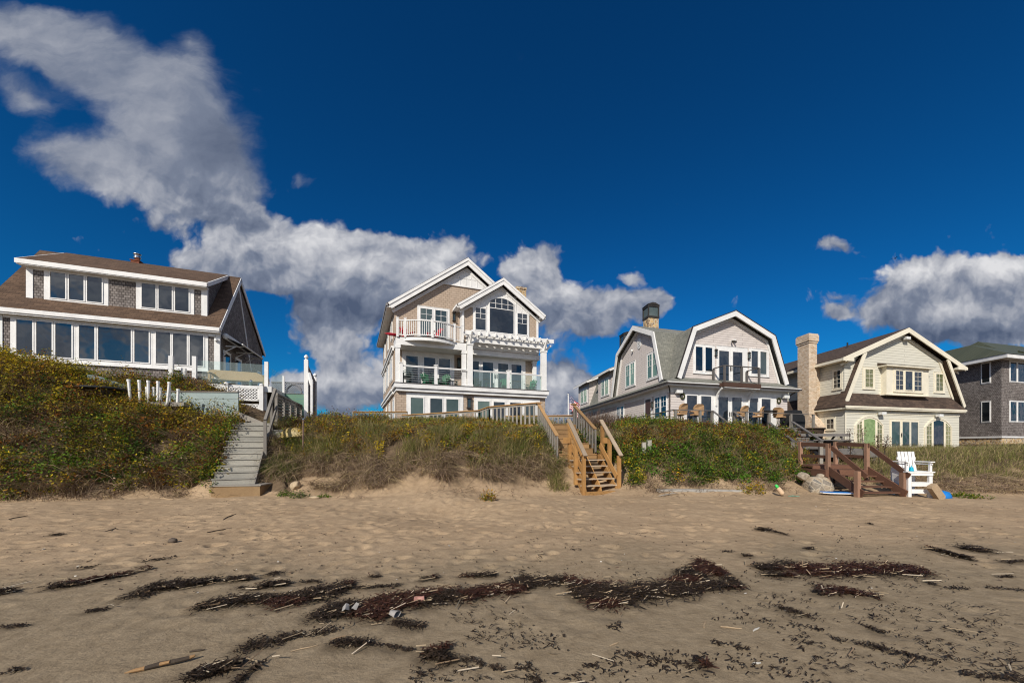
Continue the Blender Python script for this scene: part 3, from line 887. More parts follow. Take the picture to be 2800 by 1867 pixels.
    for u0, u1 in ((5.0, 6.18), (6.22, 7.4), (7.6, 8.78), (8.82, 10.05)):
        g.box(u0, u1, -.055, -.045, 5.9, 6.92)
    h.part(g, 'railing_glass', 'clear', pr)
    # balcony rail: straight, bowed, straight
    path = [(.02, -.02), (.5, -.04)] + [(x, -z - .02) for x, z in arc_pts(2.1, 0.02, 1.6, .56, 16)][1:-1] + [(3.7, -.04), (4.3, .1)]
    mb = h.mb()
    for (a, b), (c, d) in zip(path[:-1], path[1:]):
        for z, ww, hh in ((9.94, .09, .07), (8.99, .06, .06)):
            mb.bar((a, b, z), (c, d, z), ww, hh)
    L = 0.0
    for (a, b), (c, d) in zip(path[:-1], path[1:]):
        sl = math.hypot(c - a, d - b)
        while L < sl:
            x, y = a + (c - a) * L / sl, b + (d - b) * L / sl
            mb.box(x - .018, x + .018, y - .018, y + .018, 9.0, 9.92)
            L += .135
        L -= sl
    for (x, y) in ((.05, -.03), (.52, -.06), (2.14, -.6), (3.68, -.06), (4.25, .1)):
        mb.box(x - .07, x + .07, y - .07, y + .07, 8.84, 10.06)
        mb.box(x - .085, x + .085, y - .085, y + .085, 10.06, 10.1)
    h.part(mb, 'balcony_railing', 'white')
    # pergola
    mb = h.mb()
    mb.box(4.75, 10.55, .0, .1, 9.0, 9.36)
    mb.box(4.75, 10.55, .34, .42, 9.0, 9.36)
    mb.box(4.7, 10.3, .86, .898, 8.76, 9.8)
    for z0, w0 in ((9.60, -.22), (9.60, .25), (9.60, .62)):
        mb.box(4.4, 11.0, w0, w0 + .07, z0 - (.16 if w0 < 0 else 0), z0 + .12)
    for u in np.linspace(4.82, 10.4, 11):
        mb.prism([(-.42, 9.50), (-.36, 9.40), (.9, 9.37), (.9, 9.6), (-.36, 9.6)], lambda a, b, q: (q, a, b), u - .03, u + .03)
        mb.bar((u, -.42, 9.66), (u, .88, 9.66), .05, .12)
    for u in (4.75, 10.27):
        mb.bar((u, .0, 8.75), (u, -.62, 9.6), .10, .22)
        mb.bar((u + .0, -.05, 8.7), (u + .55, -.05, 9.3), .08, .14)
    h.part(mb, 'pergola', 'white')
    # side windows on the left wall
    for w0 in (3.0, 6.5, 10):
        window(h, le(0), [(w0, w0 + .9), (w0 + 1.05, w0 + 1.95)], 6.6, 8.05, (w0 - .15, w0 + 2.1, 6.45, 8.2), 'gl_teal', sill=False)
        window(h, le(0), [(w0, w0 + .9)], 9.5, 10.6, (w0 - .12, w0 + 1.02, 9.4, 10.75), 'gl_teal', sill=False)
        window(h, le(0), [(w0 - 1.6, w0 - .7)], 3.2, 4.9, (w0 - 1.72, w0 - .58, 3.05, 5.05), 'gl_teal', sill=False)
    mb = h.mb()
    mb.box(9.62, 10.42, 3.6, 4.6, 10.5, 14.75)
    mb.box(9.58, 10.46, 3.56, 4.64, 14.75, 14.95)
    h.part(mb, 'chimney', 'stone')
    return h


H2 = house_two()


# ------------------------------------------------------------------ house 3: pale mauve gambrel house
def gambrel_cap(h, u, w, z0, z1, z2, s):
    """fieldstone chimney with a glazed copper lantern on top"""
    mb = h.mb()
    mb.box(u - s, u + s, w - s, w + s, z0, z1)
    c = h.part(mb, 'chimney', 'stone')
    mb = h.mb()
    mb.box(u - s - .06, u + s + .06, w - s - .06, w + s + .06, z1, z1 + .16)
    mb.box(u - s - .06, u + s + .06, w - s - .06, w + s + .06, z2 - .16, z2)
    mb.prism([(-s - .12, z2), (s + .12, z2), (s * .3, z2 + .2), (-s * .3, z2 + .2)], lambda a, b, q: (u + a, w + q, b), -s - .1, s + .1)
    for i in (-1, 0, 1):
        for j in (-1, 0, 1):
            if abs(i) + abs(j) and not (i == 0 and j == 0) and (abs(i) == 1 and abs(j) == 1):
                mb.box(u + i * s - .05, u + i * s + .05, w + j * s - .05, w + j * s + .05, z1 + .16, z2 - .16)
    k = h.part(mb, 'chimney_lantern', 'lantern', c)
    mb = h.mb()
    mb.box(u - s + .02, u + s - .02, w - s + .02, w + s - .02, z1 + .161, z2 - .161)
    h.part(mb, 'lantern_glass', 'gl_teal', k)
    return c


def house_three():
    h = House('gambrel_house', 'pale mauve shingled house with barn shaped gables and a grey green roof', 8.25, 26, 2.9, 17.4, .093)
    U = 10.3
    mb = h.mb()
    mb.box(0, U, 0, 23, 1.6, 6.0)
    g = [(1.0, 6.0), (1.0, 6.7), (2.02, 9.75), (5.4, 11.15), (8.8, 9.75), (9.85, 6.7), (9.85, 6.0)]
    mb.prism(g, lambda a, b, q: (a, q, b), .45, 23)
    mb.prism([(1.25, 6.0), (1.25, 6.6), (2.5, 9.9), (5.85, 11.35), (9.2, 9.9), (10.5, 6.6), (10.5, 6.0)], lambda a, b, q: (q, a, b), .4, 5.2)
    mb.prism([(.4, 6.1), (.4, 9.15), (3.4, 10.35), (3.4, 6.1)], lambda a, b, q: (a, q, b), 11.7, 15.6)
    mb.prism([(.4, 6.1), (.4, 9.15), (3.4, 10.35), (3.4, 6.1)], lambda a, b, q: (a, q, b), 18.7, 23)
    h.part(mb, 'wall', 'lilac_sh')
    prof = [(.45, 6.42), (1.75, 9.95), (5.4, 11.45), (9.05, 9.95), (10.4, 6.42)]
    mb = h.mb()
    h.slab('', '', prof, .13, 'w', .0, 23.4, mb=mb)
    h.slab('', '', [(.98, 6.42), (2.25, 10.14), (5.85, 11.66), (9.45, 10.14), (10.78, 6.42)], .13, 'u', .0, 5.3, mb=mb)
    h.slab('', '', [(-.1, 9.18), (3.6, 10.66)], .12, 'w', 11.2, 16.2, mb=mb)
    h.slab('', '', [(-.1, 9.18), (3.6, 10.66)], .12, 'w', 18.2, 23.6, mb=mb)
    h.part(mb, 'roof', 'green_rf')
    eave_ring(h, 'skirt_roof', 'green_rf', (-.55, 10.9, -.6, 23.5), (.6, 10.2, .5, 23.5), 6.0, 6.52)
    # white rakes
    mb = h.mb()
    p1 = offset_poly(prof, .02)
    h.slab('', '', p1, .36, 'w', -.10, -.005, mb=mb)
    h.slab('', '', offset_poly(prof, .36), .16, 'w', .36, .449, mb=mb)
    s1 = offset_poly([(.98, 6.42), (2.25, 10.14), (5.85, 11.66), (9.45, 10.14), (10.78, 6.42)], .02)
    h.slab('', '', s1, .34, 'u', -.10, -.005, mb=mb)
    h.slab('', '', offset_poly(s1, .32), .16, 'u', .3, .399, mb=mb)
    mb.box(-.1, -.04, 11.1, 16.3, 8.95, 9.15)
    mb.box(-.1, -.04, 18.1, 23.7, 8.95, 9.15)
    h.slab('', '', [(-.1, 9.1), (3.6, 10.58)], .2, 'w', 11.1, 11.19, mb=mb)
    h.slab('', '', [(-.1, 9.1), (3.6, 10.58)], .2, 'w', 18.1, 18.19, mb=mb)
    h.part(mb, 'gable_trim', 'white')
    mb = h.mb()
    h.slab('', '', offset_poly(prof, -.02), .03, 'w', -.14, .0, mb=mb)
    mb.box(-.66, 11.0, -.70, -.60, 5.84, 5.93)
    mb.box(-.66, -.56, -.6, 23.4, 5.84, 5.93)
    mb.tube([(-.5, -.5, 5.84), (-.2, -.2, 5.6), (-.09, -.06, 5.45), (-.09, -.06, 2.8)], .045, 8)
    mb.tube([(10.85, -.45, 5.84), (10.5, -.2, 5.6), (10.38, -.1, 5.45)], .045, 8)
    h.part(mb, 'gutter', 'dark_trim')
    mb = h.mb()
    mb.box(-.60, 10.95, -.68, -.60, 5.935, 5.99)
    mb.box(-.55, 10.85, -.6, 0, 5.76, 5.84)
    mb.box(-.56, 0, 0.0, 23.3, 5.762, 5.842)
    pbox(mb, fr(0), -.02, U + .02, 5.38, 5.76, 0, .04)
    pbox(mb, le(0), 0, 23, 5.38, 5.76, 0, .04)
    h.part(mb, 'soffit', 'white')
    # ground floor glazing
    for panes, out, nm, hd in (([(1.29, 2.11), (2.46, 3.3)], (1.1, 3.655), 'window', None), ([(3.91, 4.75), (5.11, 5.95)], (3.66, 6.295), 'french_door', [4.86, 5.0]),
                               ([(6.58, 7.41), (7.79, 8.63)], (6.3, 9.2), 'window', None)):
        window(h, fr(0), panes, 3.1, 5.2, (out[0], out[1], 2.9, 5.375), 'gl_blue', name=nm, sill=False, sash=.08, handle=hd)
    window(h, fr(.45), [(2.33, 2.9), (3.15, 3.73)], 7.06, 8.74, (2.12, 3.98, 6.88, 8.92), 'gl_blue', sash=.06)
    window(h, fr(.45), [(7.26, 7.86), (8.1, 8.68)], 7.12, 8.80, (7.05, 8.95, 6.95, 8.98), 'gl_blue', gls=['gl_blue', 'gl_teal'], sash=.06)
    window(h, fr(.45), [(4.33, 5.2), (5.56, 6.42)], 6.45, 8.6, (4.12, 6.92, 6.3, 8.95), 'gl_blue', name='french_door', sill=False, sash=.09, handle=[5.32, 5.45])
    wall_lamp(h, fr(.45), 4.03, 8.4, .5, .2)
    wall_lamp(h, fr(.45), 7.0, 8.4, .5, .2)
    mb = h.mb()
    pbox(mb, fr(.45), 5.42, 5.58, 9.3, 9.42, 0, .05)
    pbox(mb, fr(.45), 5.52, 5.72, 9.40, 9.50, .05, .2)
    fl_ = h.part(mb, 'floodlight', 'white_old')
    for dx_ in (-.13, .12):
        mb = h.mb()
        mb.tube([(5.5 + dx_ * .4, .38, 9.34), (5.5 + dx_, .28, 9.32), (5.5 + dx_ * 1.25, .16, 9.27)], [.02, .05, .075], 10)
        h.part(mb, 'lamp_head', 'lantern', fl_)
    for u in (.55, 9.95):
        mb = h.mb()
        pbox(mb, fr(0), u - .24, u + .24, 5.3, 5.56, .05, .32)
        h.part(mb, 'floodlight', 'white_old')
    # balcony
    mb = h.mb()
    mb.box(3.66, 6.84, -1.0, -.7, 5.78, 6.08)
    mb.box(3.5, 6.99, -.72, .5, 5.80, 6.06)
    bal = h.part(mb, 'balcony', 'wood_dark')
    mb = h.mb()
    mb.box(3.72, 6.78, -.96, .0, 5.72, 5.775)
    for u in (3.72, 6.55):
        pts = [(0.0, 4.55), (-.06, 5.0), (-.2, 5.35), (-.45, 5.6), (-.7, 5.72)]
        for (a, b), (c, d) in zip(pts[:-1], pts[1:]):
            mb.bar((u, a - .04, b), (u, c - .04, d), .14, .12, up=(1, 0, 0))
    h.part(mb, 'bracket', 'white', bal)
    mb = h.mb()
    ps = [(3.74, .28), (3.74, -.92), (5.2, -.92), (6.72, -.92), (6.72, .28)]
    for x, y in ps:
        mb.box(x - .065, x + .065, y - .065, y + .065, 6.081, 7.2)
    for (a, b), (c, d) in zip(ps[:-1], ps[1:]):
        mb.bar((a, b, 7.23), (c, d, 7.23), .12, .05)
    h.part(mb, 'balcony_railing', 'wood_slate', bal)
    # seaside wall
    for w0, w1 in ((2.28, 4.2), (6.25, 8.35)):
        m = (w0 + w1) / 2
        window(h, le(.4), [(w0 + .2, m - .09), (m + .09, w1 - .2)], 6.98, 8.76, (w0, w1, 6.84, 8.92), 'gl_green', grid=(2, 2), gtop=.5)
    for w0, w1 in ((12.3, 14.7), (19.3, 22)):
        m = (w0 + w1) / 2
        window(h, le(.4), [(w0 + .2, m - .09), (m + .09, w1 - .2)], 6.95, 8.45, (w0, w1, 6.82, 8.6), 'gl_green', grid=(2, 2), gtop=.5)
    window(h, le(0), [(.5, 1.2), (1.4, 2.1)], 3.78, 5.2, (.37, 2.23, 3.64, 5.35), 'gl_dark', grid=(2, 2), gtop=.5)
    window(h, le(0), [(7.85, 8.45), (8.65, 9.25)], 3.7, 5.2, (7.7, 9.4, 3.56, 5.35), 'gl_dark', grid=(2, 2), gtop=.5)
    mb = h.mb()
    pbox(mb, le(0), 2.6, 3.85, 2.6, 5.37, 0, .03)
    dr = h.part(mb, 'side_door', 'white')
    mb = h.mb()
    pbox(mb, le(0), 2.8, 3.6, 2.6, 5.25, .03, .06)
    lf = h.part(mb, 'door_leaf', 'door', dr)
    wall_lamp(h, le(0), 2.45, 4.75, .45, .2)
    mb = h.mb()
    el = [(5.5 + .36 * math.cos(t), 10.12 + .44 * math.sin(t)) for t in np.linspace(0, 2 * math.pi, 20)[:-1]]
    mb.prism(el, le(.4), 0, .06)
    for z in (9.9, 10.02, 10.14, 10.26):
        pbox(mb, le(.4), 5.28, 5.72, z - .02, z + .02, .06, .09)
    h.part(mb, 'oval_vent', 'white')
    mb = h.mb()
    mb.lathe([(.08, -.1), (.13, 0), (.06, .1)], (.28, 6.75, 9.82), 10)
    h.part(mb, 'floodlight', 'white_old')
    gambrel_cap(h, 2.85, 8.1, 10.2, 13.15, 14.3, .52)
    gambrel_cap(h, 3.3, 14.5, 10.0, 12.25, 13.6, .52)
    return h


H3 = house_three()


# ------------------------------------------------------------------ house 4: cream and sage gambrel front
def arch_door(h, pl, c, hw, cen, zb, spring, crown, gl_c, gl_s, flat_top):
    mb = h.mb()
    arc = arc_pts(c, spring, hw, crown - spring)
    mb.prism([(c + hw, zb)] + arc[::-1] + [(c - hw, zb)], pl, -.02, .05)
    arco = arc_pts(c, spring, hw + .09, crown - spring + .08)
    for i in range(12):
        mb.prism([arc[i], arc[i + 1], arco[i + 1], arco[i]], pl, .0, .09)
    pbox(mb, pl, c - hw - .09, c - hw, zb, spring, 0, .09)
    pbox(mb, pl, c + hw, c + hw + .09, zb, spring, 0, .09)
    sides = [(c - hw + .1, cen[0] - .22), (cen[1] + .22, c + hw - .1)]
    R_ = (hw * hw + (crown - spring) ** 2) / (2 * (crown - spring))

    def top(x):
        return spring + (crown - spring) - R_ + math.sqrt(max(R_ * R_ - (x - c) ** 2, 0)) - .13
    polys = []
    for k, (a, b) in enumerate([sides[0], cen, sides[1]]):
        xs = np.linspace(a, b, 6)
        polys.append([(a, zb + .12), (b, zb + .12)] + [(x, top(x)) for x in xs[::-1]])
        pbox(mb, pl, a - .05, a, zb + .07, top(a), .05, .085)
        pbox(mb, pl, b, b + .05, zb + .07, top(b), .05, .085)
        if k != 1:
            m = (a + b) / 2
            pbox(mb, pl, m - .012, m + .012, zb + .12, top(m), .062, .08)
            for z in np.arange(zb + .45, top(m) - .08, .36):
                pbox(mb, pl, a, b, z - .012, z + .012, .062, .079)
    d = h.part(mb, 'arched_window', 'cream')
    for k, p in enumerate(polys):
        g = h.mb()
        g.prism(p, pl, .04, .058)
        h.part(g, 'pane', gl_c if k == 1 else gl_s, d)
    return d


def house_four():
    h = House('cream_house', 'cream and sage clapboard house with gambrel front, box bay and brick chimney', 22.4, 29, 1.6, 15.6, .165)
    mb = h.mb()
    mb.box(0, 12.74, 0, 18, .4, 4.75)
    mb.prism([(.45, 4.7), (.45, 8.25), (6.68, 10.95), (12.9, 8.25), (12.9, 4.7)], lambda a, b, q: (a, q, b), .45, 18)
    h.part(mb, 'wall', 'sage_cl')
    prof = [(-.2, 8.42), (6.68, 11.2), (13.55, 8.42)]
    mb = h.mb()
    h.slab('', '', prof, .13, 'w', -.02, 18.3, mb=mb)
    h.slab('', '', [(.0, 5.05), (1.95, 8.98)], .2, 'w', .03, .75, mb=mb)
    h.slab('', '', [(11.45, 8.98), (13.5, 5.05)], .2, 'w', .03, .75, mb=mb)
    h.part(mb, 'roof', 'dark_rf')
    eave_ring(h, 'skirt_roof', 'dark_rf', (-.32, 13.05, -.32, 18), (.48, 12.5, .47, 18), 4.74, 5.86, t=.1)
    mb = h.mb()
    p2 = offset_poly(prof, .02)
    h.slab('', '', p2, .36, 'w', -.1, -.025, mb=mb)
    h.slab('', '', offset_poly(prof, .45), .16, 'w', .36, .449, mb=mb)
    h.slab('', '', [(-.03, 5.08), (1.92, 9.0)], .3, 'w', -.06, .025, mb=mb)
    h.slab('', '', [(11.45, 9.0), (13.53, 5.08)], .3, 'w', -.06, .025, mb=mb)
    h.slab('', '', [(11.05, 9.0), (12.75, 5.75)], .22, 'w', .37, .448, mb=mb)
    for a0, a1 in ((-.28, .3), (13.0, 13.62)):
        mb.box(a0, a1, -.05 if a0 < 0 else -.05, 18, 8.16, 8.36)
    mb.box(-.3, .78, -.12, -.05, 8.14, 8.38)
    mb.box(12.45, 13.64, -.12, -.05, 8.14, 8.38)
    mb.box(.3, .78, -.05, .44, 8.161, 8.34)
    mb.box(12.45, 13.0, -.05, .44, 8.161, 8.34)
    mb.box(-.36, 13.1, -.37, -.325, 4.60, 4.74)
    mb.box(-.33, 0, -.325, 18, 4.5, 4.6)
    mb.box(-.33, 13.07, -.325, 0, 4.502, 4.602)
    pbox(mb, fr(0), -.03, 12.78, 4.2, 4.34, 0, .04)
    pbox(mb, fr(0), -.03, .09, .5, 4.2, 0, .03)
    h.part(mb, 'gable_trim', 'cream')
    # bay
    mb = h.mb()
    mb.box(4.3, 9.05, .0, .5, 5.8, 7.96)
    mb.box(3.95, 9.4, -.28, .5, 7.96, 8.1)
    mb.box(4.1, 9.2, -.12, .5, 5.72, 5.8)
    bay = h.part(mb, 'box_bay', 'cream')
    mb = h.mb()
    mb.prism([(-.32, 8.1), (.45, 8.1), (.45, 8.32)], lambda a, b, q: (q, a, b), 3.9, 9.45)
    h.part(mb, 'bay_roof', 'dark_rf', bay)
    window(h, fr(0), [(5.26, 6.05), (7.33, 8.15)], 6.2, 7.68, (5.03, 8.35, 6.03, 7.85), 'gl_blue', 'cream', (2, 4))
    window(h, fr(-.012), [(6.3, 7.08)], 6.2, 7.68, (6.22, 7.16, 6.12, 7.76), 'gl_blue', 'cream', sill=False)
    window(h, fr(.45), [(2.58, 3.38)], 6.36, 7.74, (2.32, 3.64, 6.2, 7.92), 'gl_olive', 'cream', (2, 4))
    window(h, fr(.45), [(10.6, 11.42)], 6.38, 7.76, (10.35, 11.68, 6.2, 7.92), 'gl_olive', 'cream', (2, 4))
    window(h, le(.45), [(.78, 1.36)], 6.3, 7.6, (.62, 1.52, 6.16, 7.76), 'gl_dark', 'cream', (2, 4))
    window(h, le(0), [(.98, 1.62)], 3.1, 3.84, (.82, 1.8, 2.98, 3.98), 'gl_dark', 'cream', (2, 2))
    arch_door(h, fr(0), 2.42, 1.4, (1.82, 3.0), 1.5, 3.3, 3.95, 'gl_lime', 'gl_olive', 3.7)
    arch_door(h, fr(0), 10.12, 1.53, (9.5, 10.74), 1.45, 3.25, 3.95, 'gl_blue', 'gl_olive', 3.7)
    window(h, fr(0), [(4.8, 5.7), (5.98, 6.76), (6.95, 7.74)], 1.7, 3.64, (4.6, 7.9, 1.5, 3.83), 'gl_teal', 'cream', name='french_door', sill=False, sash=.1, handle=[5.85])
    for u, z in ((3.5, 4.18), (9.9, 4.15), (6.8, 10.35)):
        mb = h.mb()
        w = 0 if z < 6 else .45
        pbox(mb, fr(w), u - .09, u + .09, z - .1, z + .12, .03, .12)
        pbox(mb, fr(w), u - .24, u + .24, z - .04, z + .16, .12, .42)
        h.part(mb, 'floodlight', 'white_old')
    # brick chimney with corbelled cap and a stepped shoulder
    mb = h.mb()
    mb.box(-.88, -.02, 2.6, 3.8, .5, 10.15)
    mb.box(-.93, .03, 2.54, 3.86, 10.15, 10.3)
    mb.box(-.98, .08, 2.48, 3.92, 10.3, 10.8)
    mb.box(-.94, .04, 2.53, 3.87, 10.8, 10.92)
    mb.box(-.02, .5, 2.75, 3.6, 4.6, 8.3)
    mb.prism([(1.75, .5), (1.75, 3.3), (2.6, 4.25), (2.6, .5)], lambda a, b, q: (q, a, b), -.85, -.001)
    h.part(mb, 'chimney', 'brick')
    mb = h.mb()
    mb.tube([(4.97, 4.0, 10.2), (4.97, 4.0, 10.95)], .07, 10)
    h.part(mb, 'vent_pipe', 'black')
    return h


H4 = house_four()


# ------------------------------------------------------------------ house 5: grey shingles, green metal roof
def house_five():
    h = House('grey_house', 'big grey shingled house with green metal roof at the right edge', 38.93, 33, 2.2, 15.6, .259)
    mb = h.mb()
    mb.box(0, 14, 0, 12, 2.5, 9.2)
    h.part(mb, 'wall', 'gray_sh')
    mb = h.mb()
    mb.box(.03, 14, .03, 12, .8, 2.46)
    h.part(mb, 'foundation', 'stone')
    mb = h.mb()
    mb.box(-.06, 14, -.06, 12, 2.42, 2.56)
    mb.box(-.72, 14.5, -.72, 12.6, 9.12, 9.16)
    mb.box(-.76, 14.5, -.78, -.72, 9.1, 9.42)
    mb.box(-.80, -.72, -.78, 12.6, 9.1, 9.42)
    h.part(mb, 'eave_trim', 'white')
    mb = h.mb()
    e, zt = 9.43, 11.5
    mb.add([(-.85, -.85, e), (6.2, -.85, e), (6.2, 12, e), (-.85, 12, e), (2.3, 3.6, zt), (2.3, 8, zt), (3.6, 3.6, zt)],
           [(0, 1, 6, 4), (0, 4, 5, 3), (1, 2, 6), (4, 6, 5), (6, 2, 5), (2, 3, 5), (0, 3, 2, 1)])
    mb.add([(4.0, .8, 9.8), (15, .8, 9.8), (15, 12, 9.8), (4.0, 12, 9.8), (7.6, 6, 12.9), (15, 6, 12.9)],
           [(0, 1, 5, 4), (0, 4, 3), (3, 4, 5, 2), (1, 2, 5), (0, 3, 2, 1)])
    mb.add([(3.8, -.85, e), (15, -.85, e), (15, .8, e + .95), (3.8, .8, e + .95), (3.8, .8, e), (15, .8, e)], [(0, 1, 2, 3), (0, 3, 4), (1, 5, 2), (0, 4, 5, 1), (3, 2, 5, 4)])
    h.part(mb, 'roof', 'metal_rf')
    for z0, z1 in ((7.34, 8.98), (3.88, 5.55)):
        window(h, fr(0), [(1.12, 1.92), (2.14, 3.1), (3.3, 4.2)], z0, z1, (1.0, 4.35, z0 - .1, z1 + .1), 'gl_blue', sill=False)
        window(h, le(0), [(.84, 1.4)], z0 + .02, z1 + .05, (.74, 1.5, z0 - .1, z1 + .15), 'gl_dark', sill=False)
    return h


H5 = house_five()


# ------------------------------------------------------------------ the ground: beach, dune face and the shelf the houses stand on
_P = np.random.default_rng(3).random((256, 256))


def vnoise(x, y):
    xi, yi = np.floor(x).astype(int), np.floor(y).astype(int)
    fx, fy = x - xi, y - yi
    fx, fy = fx * fx * (3 - 2 * fx), fy * fy * (3 - 2 * fy)
    g = lambda i, j: _P[(xi + i) % 256, (yi + j) % 256]
    return (g(0, 0) * (1 - fx) + g(1, 0) * fx) * (1 - fy) + (g(0, 1) * (1 - fx) + g(1, 1) * fx) * fy


def fbm(x, y, o=4):
    s, a, t = 0, 1.0, 0
    for i in range(o):
        s = s + a * vnoise(x * 2 ** i + 17.3 * i, y * 2 ** i + 5.1 * i)
        t += a
        a *= .5
    return s / t - .5


PXS = [-400, 0, 150, 300, 450, 600, 680, 760, 850, 1000, 1200, 1400, 1500, 1600, 1700, 1850, 2000, 2100, 2180, 2230, 2300, 2400, 2500, 2650, 2800, 3300]
ZCR = [5.7, 5.4, 4.8, 4.15, 3.6, 2.95, 2.0, 2.3, 2.45, 2.4, 2.35, 2.3, 2.1, 1.7, 2.2, 2.15, 2.1, 1.75, 1.1, .75, .55, .8, 1.25, 1.4, 1.45, 1.5]
YBS = [11.4, 11.9, 12.2, 12.7, 13.0, 13.3, 13.6, 13.2, 13.0, 12.5, 12.0, 12.5, 13.3, 13.9, 13.3, 13.3, 13.3, 13.3, 13.6, 14.2, 14.0, 13.6, 13.3, 13.2, 13.1, 13.0]
XPL = [-60, -18.5, -16.8, -14.5, -12.5, -9, 2, 6, 8, 14, 17, 20, 24, 36, 39, 60]
ZPL = [5.5, 5.4, 4.2, 3.2, 2.85, 2.95, 2.9, 2.8, 2.6, 2.4, 1.6, 1.25, 1.3, 1.3, 1.9, 1.9]


RAMPS = [((-10.55, 13.75), R(25), -1.25, .1, 0.0, 2.6, .22, 2.5), ((1.27, 13.72), R(19), -.5, 1.4, 1.0, 4.0, .75, 2.3)]


def dune_t(X, Y):
    p = PPX + FPX * X / np.maximum(Y, 4)
    yb = np.interp(p, PXS, YBS)
    run = np.interp(p, [0, 600, 800], [4.4, 4.0, 3.7])
    return p, (Y - yb) / run, np.interp(p, PXS, ZCR), yb + run


def ground(X, Y):
    X, Y = np.asarray(X, float), np.asarray(Y, float)
    p, t, zc, yc = dune_t(X, Y)
    tc_ = np.clip(t, 0, 1)
    pw = np.where(p > 780, 1.25, 1.0)
    s = tc_ ** pw
    s = s * s * (3 - 2 * s) * .55 + s * .45
    z = zc * s
    u = np.clip((Y - yc) / 3.5, 0, 1)
    z = z + (np.interp(X, XPL, ZPL) - zc) * u * u * (3 - 2 * u) * (t > 1)
    far_ = np.clip((Y - 26) / 7, 0, 1)
    z = np.where(t > 1, z + (np.minimum(z, 2.4) - z) * far_ * far_ * (3 - 2 * far_), z)
    z = z + fbm(X * .9, Y * .9) * .5 * np.clip(t * 2, 0, 1) * np.clip(2.6 - t, 0, 1) * np.clip((25 - Y) / 3, 0, 1)
    for (o, a_, u0, u1, w0, w1, z0, z1) in RAMPS:        # the dune is banked up under the stairs
        c, n_ = math.cos(a_), math.sin(a_)
        uu, ww = (X - o[0]) * c + (Y - o[1]) * n_, -(X - o[0]) * n_ + (Y - o[1]) * c
        pl_ = z0 + (z1 - z0) * np.clip((ww - w0) / (w1 - w0), 0, 1)
        k_ = np.clip(1 - np.maximum(u0 - uu, uu - u1) / .9, 0, 1) * np.clip((ww - w0 + .2) / .5, 0, 1) * np.clip((w1 + 1.4 - ww) / 1.2, 0, 1)
        z = z + k_ * k_ * (3 - 2 * k_) * np.maximum(0, pl_ - z)
    # beach: slow swells, a scoured hollow and a low mound at the foot of the middle dune
    z = z + fbm(X * .35 + 9, Y * .35, 3) * .10 * np.clip((Y - 3) / 4, .3, 1)
    z = z + fbm(X * 1.6 + 3, Y * 2.2, 3) * .055 * np.clip((Y - 5) / 3, .15, 1)
    z = z - .20 * np.exp(-(((X + 2.9) / 1.3) ** 2 + ((Y - 10.3) / .9) ** 2))
    z = z + .20 * np.exp(-(((X + .6) / 1.3) ** 2 + ((Y - 10.9) / 1.1) ** 2))
    z = z + .22 * np.exp(-(((X + 3.6) / 1.6) ** 2 + ((Y - 12.2) / .8) ** 2))
    return z


def gz(x, y):
    return float(ground(np.array([x]), np.array([y]))[0])


def axis(stops):
    """cell edges growing from (position, step) to (position, step)"""
    out = [stops[0][0]]
    for (a, s0), (b, s1) in zip(stops[:-1], stops[1:]):
        x = a
        while x < b - 1e-6:
            f = (x - a) / (b - a)
            x = min(b, x + s0 * (s1 / s0) ** f)
            out.append(x)
    return np.array(out)


pos = axis([(0, .035), (5, .045), (12, .085), (26, .12), (60, 2), (900, 90)])
gx = np.concatenate([-pos[::-1][:-1], pos])
gy = axis([(-900, 90), (-20, 6), (1.2, .4), (2.4, .03), (5, .035), (9, .05), (14, .07), (22, .14), (60, 2), (900, 90)])
GX, GY = np.meshgrid(gx, gy)
GZ = ground(GX, GY)
# footprints trodden in the dry sand
fp = np.random.default_rng(5)
for i in range(2300):
    x, y = fp.uniform(-17, 15), fp.uniform(3.6, 13)
    if fp.random() > (.95 if x < 1 else .35) or abs(x) > y * 1.5 + 1:
        continue
    a = fp.uniform(-.6, .6) + 1.57 * (fp.random() < .3)
    rx, ry = fp.uniform(.08, .16), fp.uniform(.06, .11)
    dp = fp.uniform(.012, .042) * (1 if y > 5.5 else .5)
    i0, i1 = np.searchsorted(gx, [x - .55, x + .55])
    j0, j1 = np.searchsorted(gy, [y - .55, y + .55])
    lx, ly = GX[j0:j1, i0:i1] - x, GY[j0:j1, i0:i1] - y
    q = ((lx * math.cos(a) + ly * math.sin(a)) / rx) ** 2 + ((-lx * math.sin(a) + ly * math.cos(a)) / ry) ** 2
    GZ[j0:j1, i0:i1] += dp * (-np.exp(-q) + .32 * np.exp(-(np.sqrt(q) - 1.7) ** 2 * 3))


def raw_mesh(name, V, F, mat, smooth=False, col=None, nper=4):
    me = bpy.data.meshes.new(name)
    me.vertices.add(len(V))
    me.vertices.foreach_set('co', np.asarray(V, np.float32).ravel())
    nf = len(F)
    me.loops.add(nf * nper)
    me.polygons.add(nf)
    me.polygons.foreach_set('loop_start', np.arange(0, nf * nper, nper, dtype=np.int32))
    me.loops.foreach_set('vertex_index', np.asarray(F, np.int32).ravel())
    if smooth:
        me.polygons.foreach_set('use_smooth', np.ones(nf, bool))
    if col is not None:
        ca = me.color_attributes.new('col', 'FLOAT_COLOR', 'POINT')
        ca.data.foreach_set('color', np.concatenate([col, np.ones((len(col), 1))], 1).astype(np.float32).ravel())
    me.update(calc_edges=True)
    me.validate()
    me.materials.append(mat)
    o = bpy.data.objects.new(name, me)
    COL.objects.link(o)
    return o


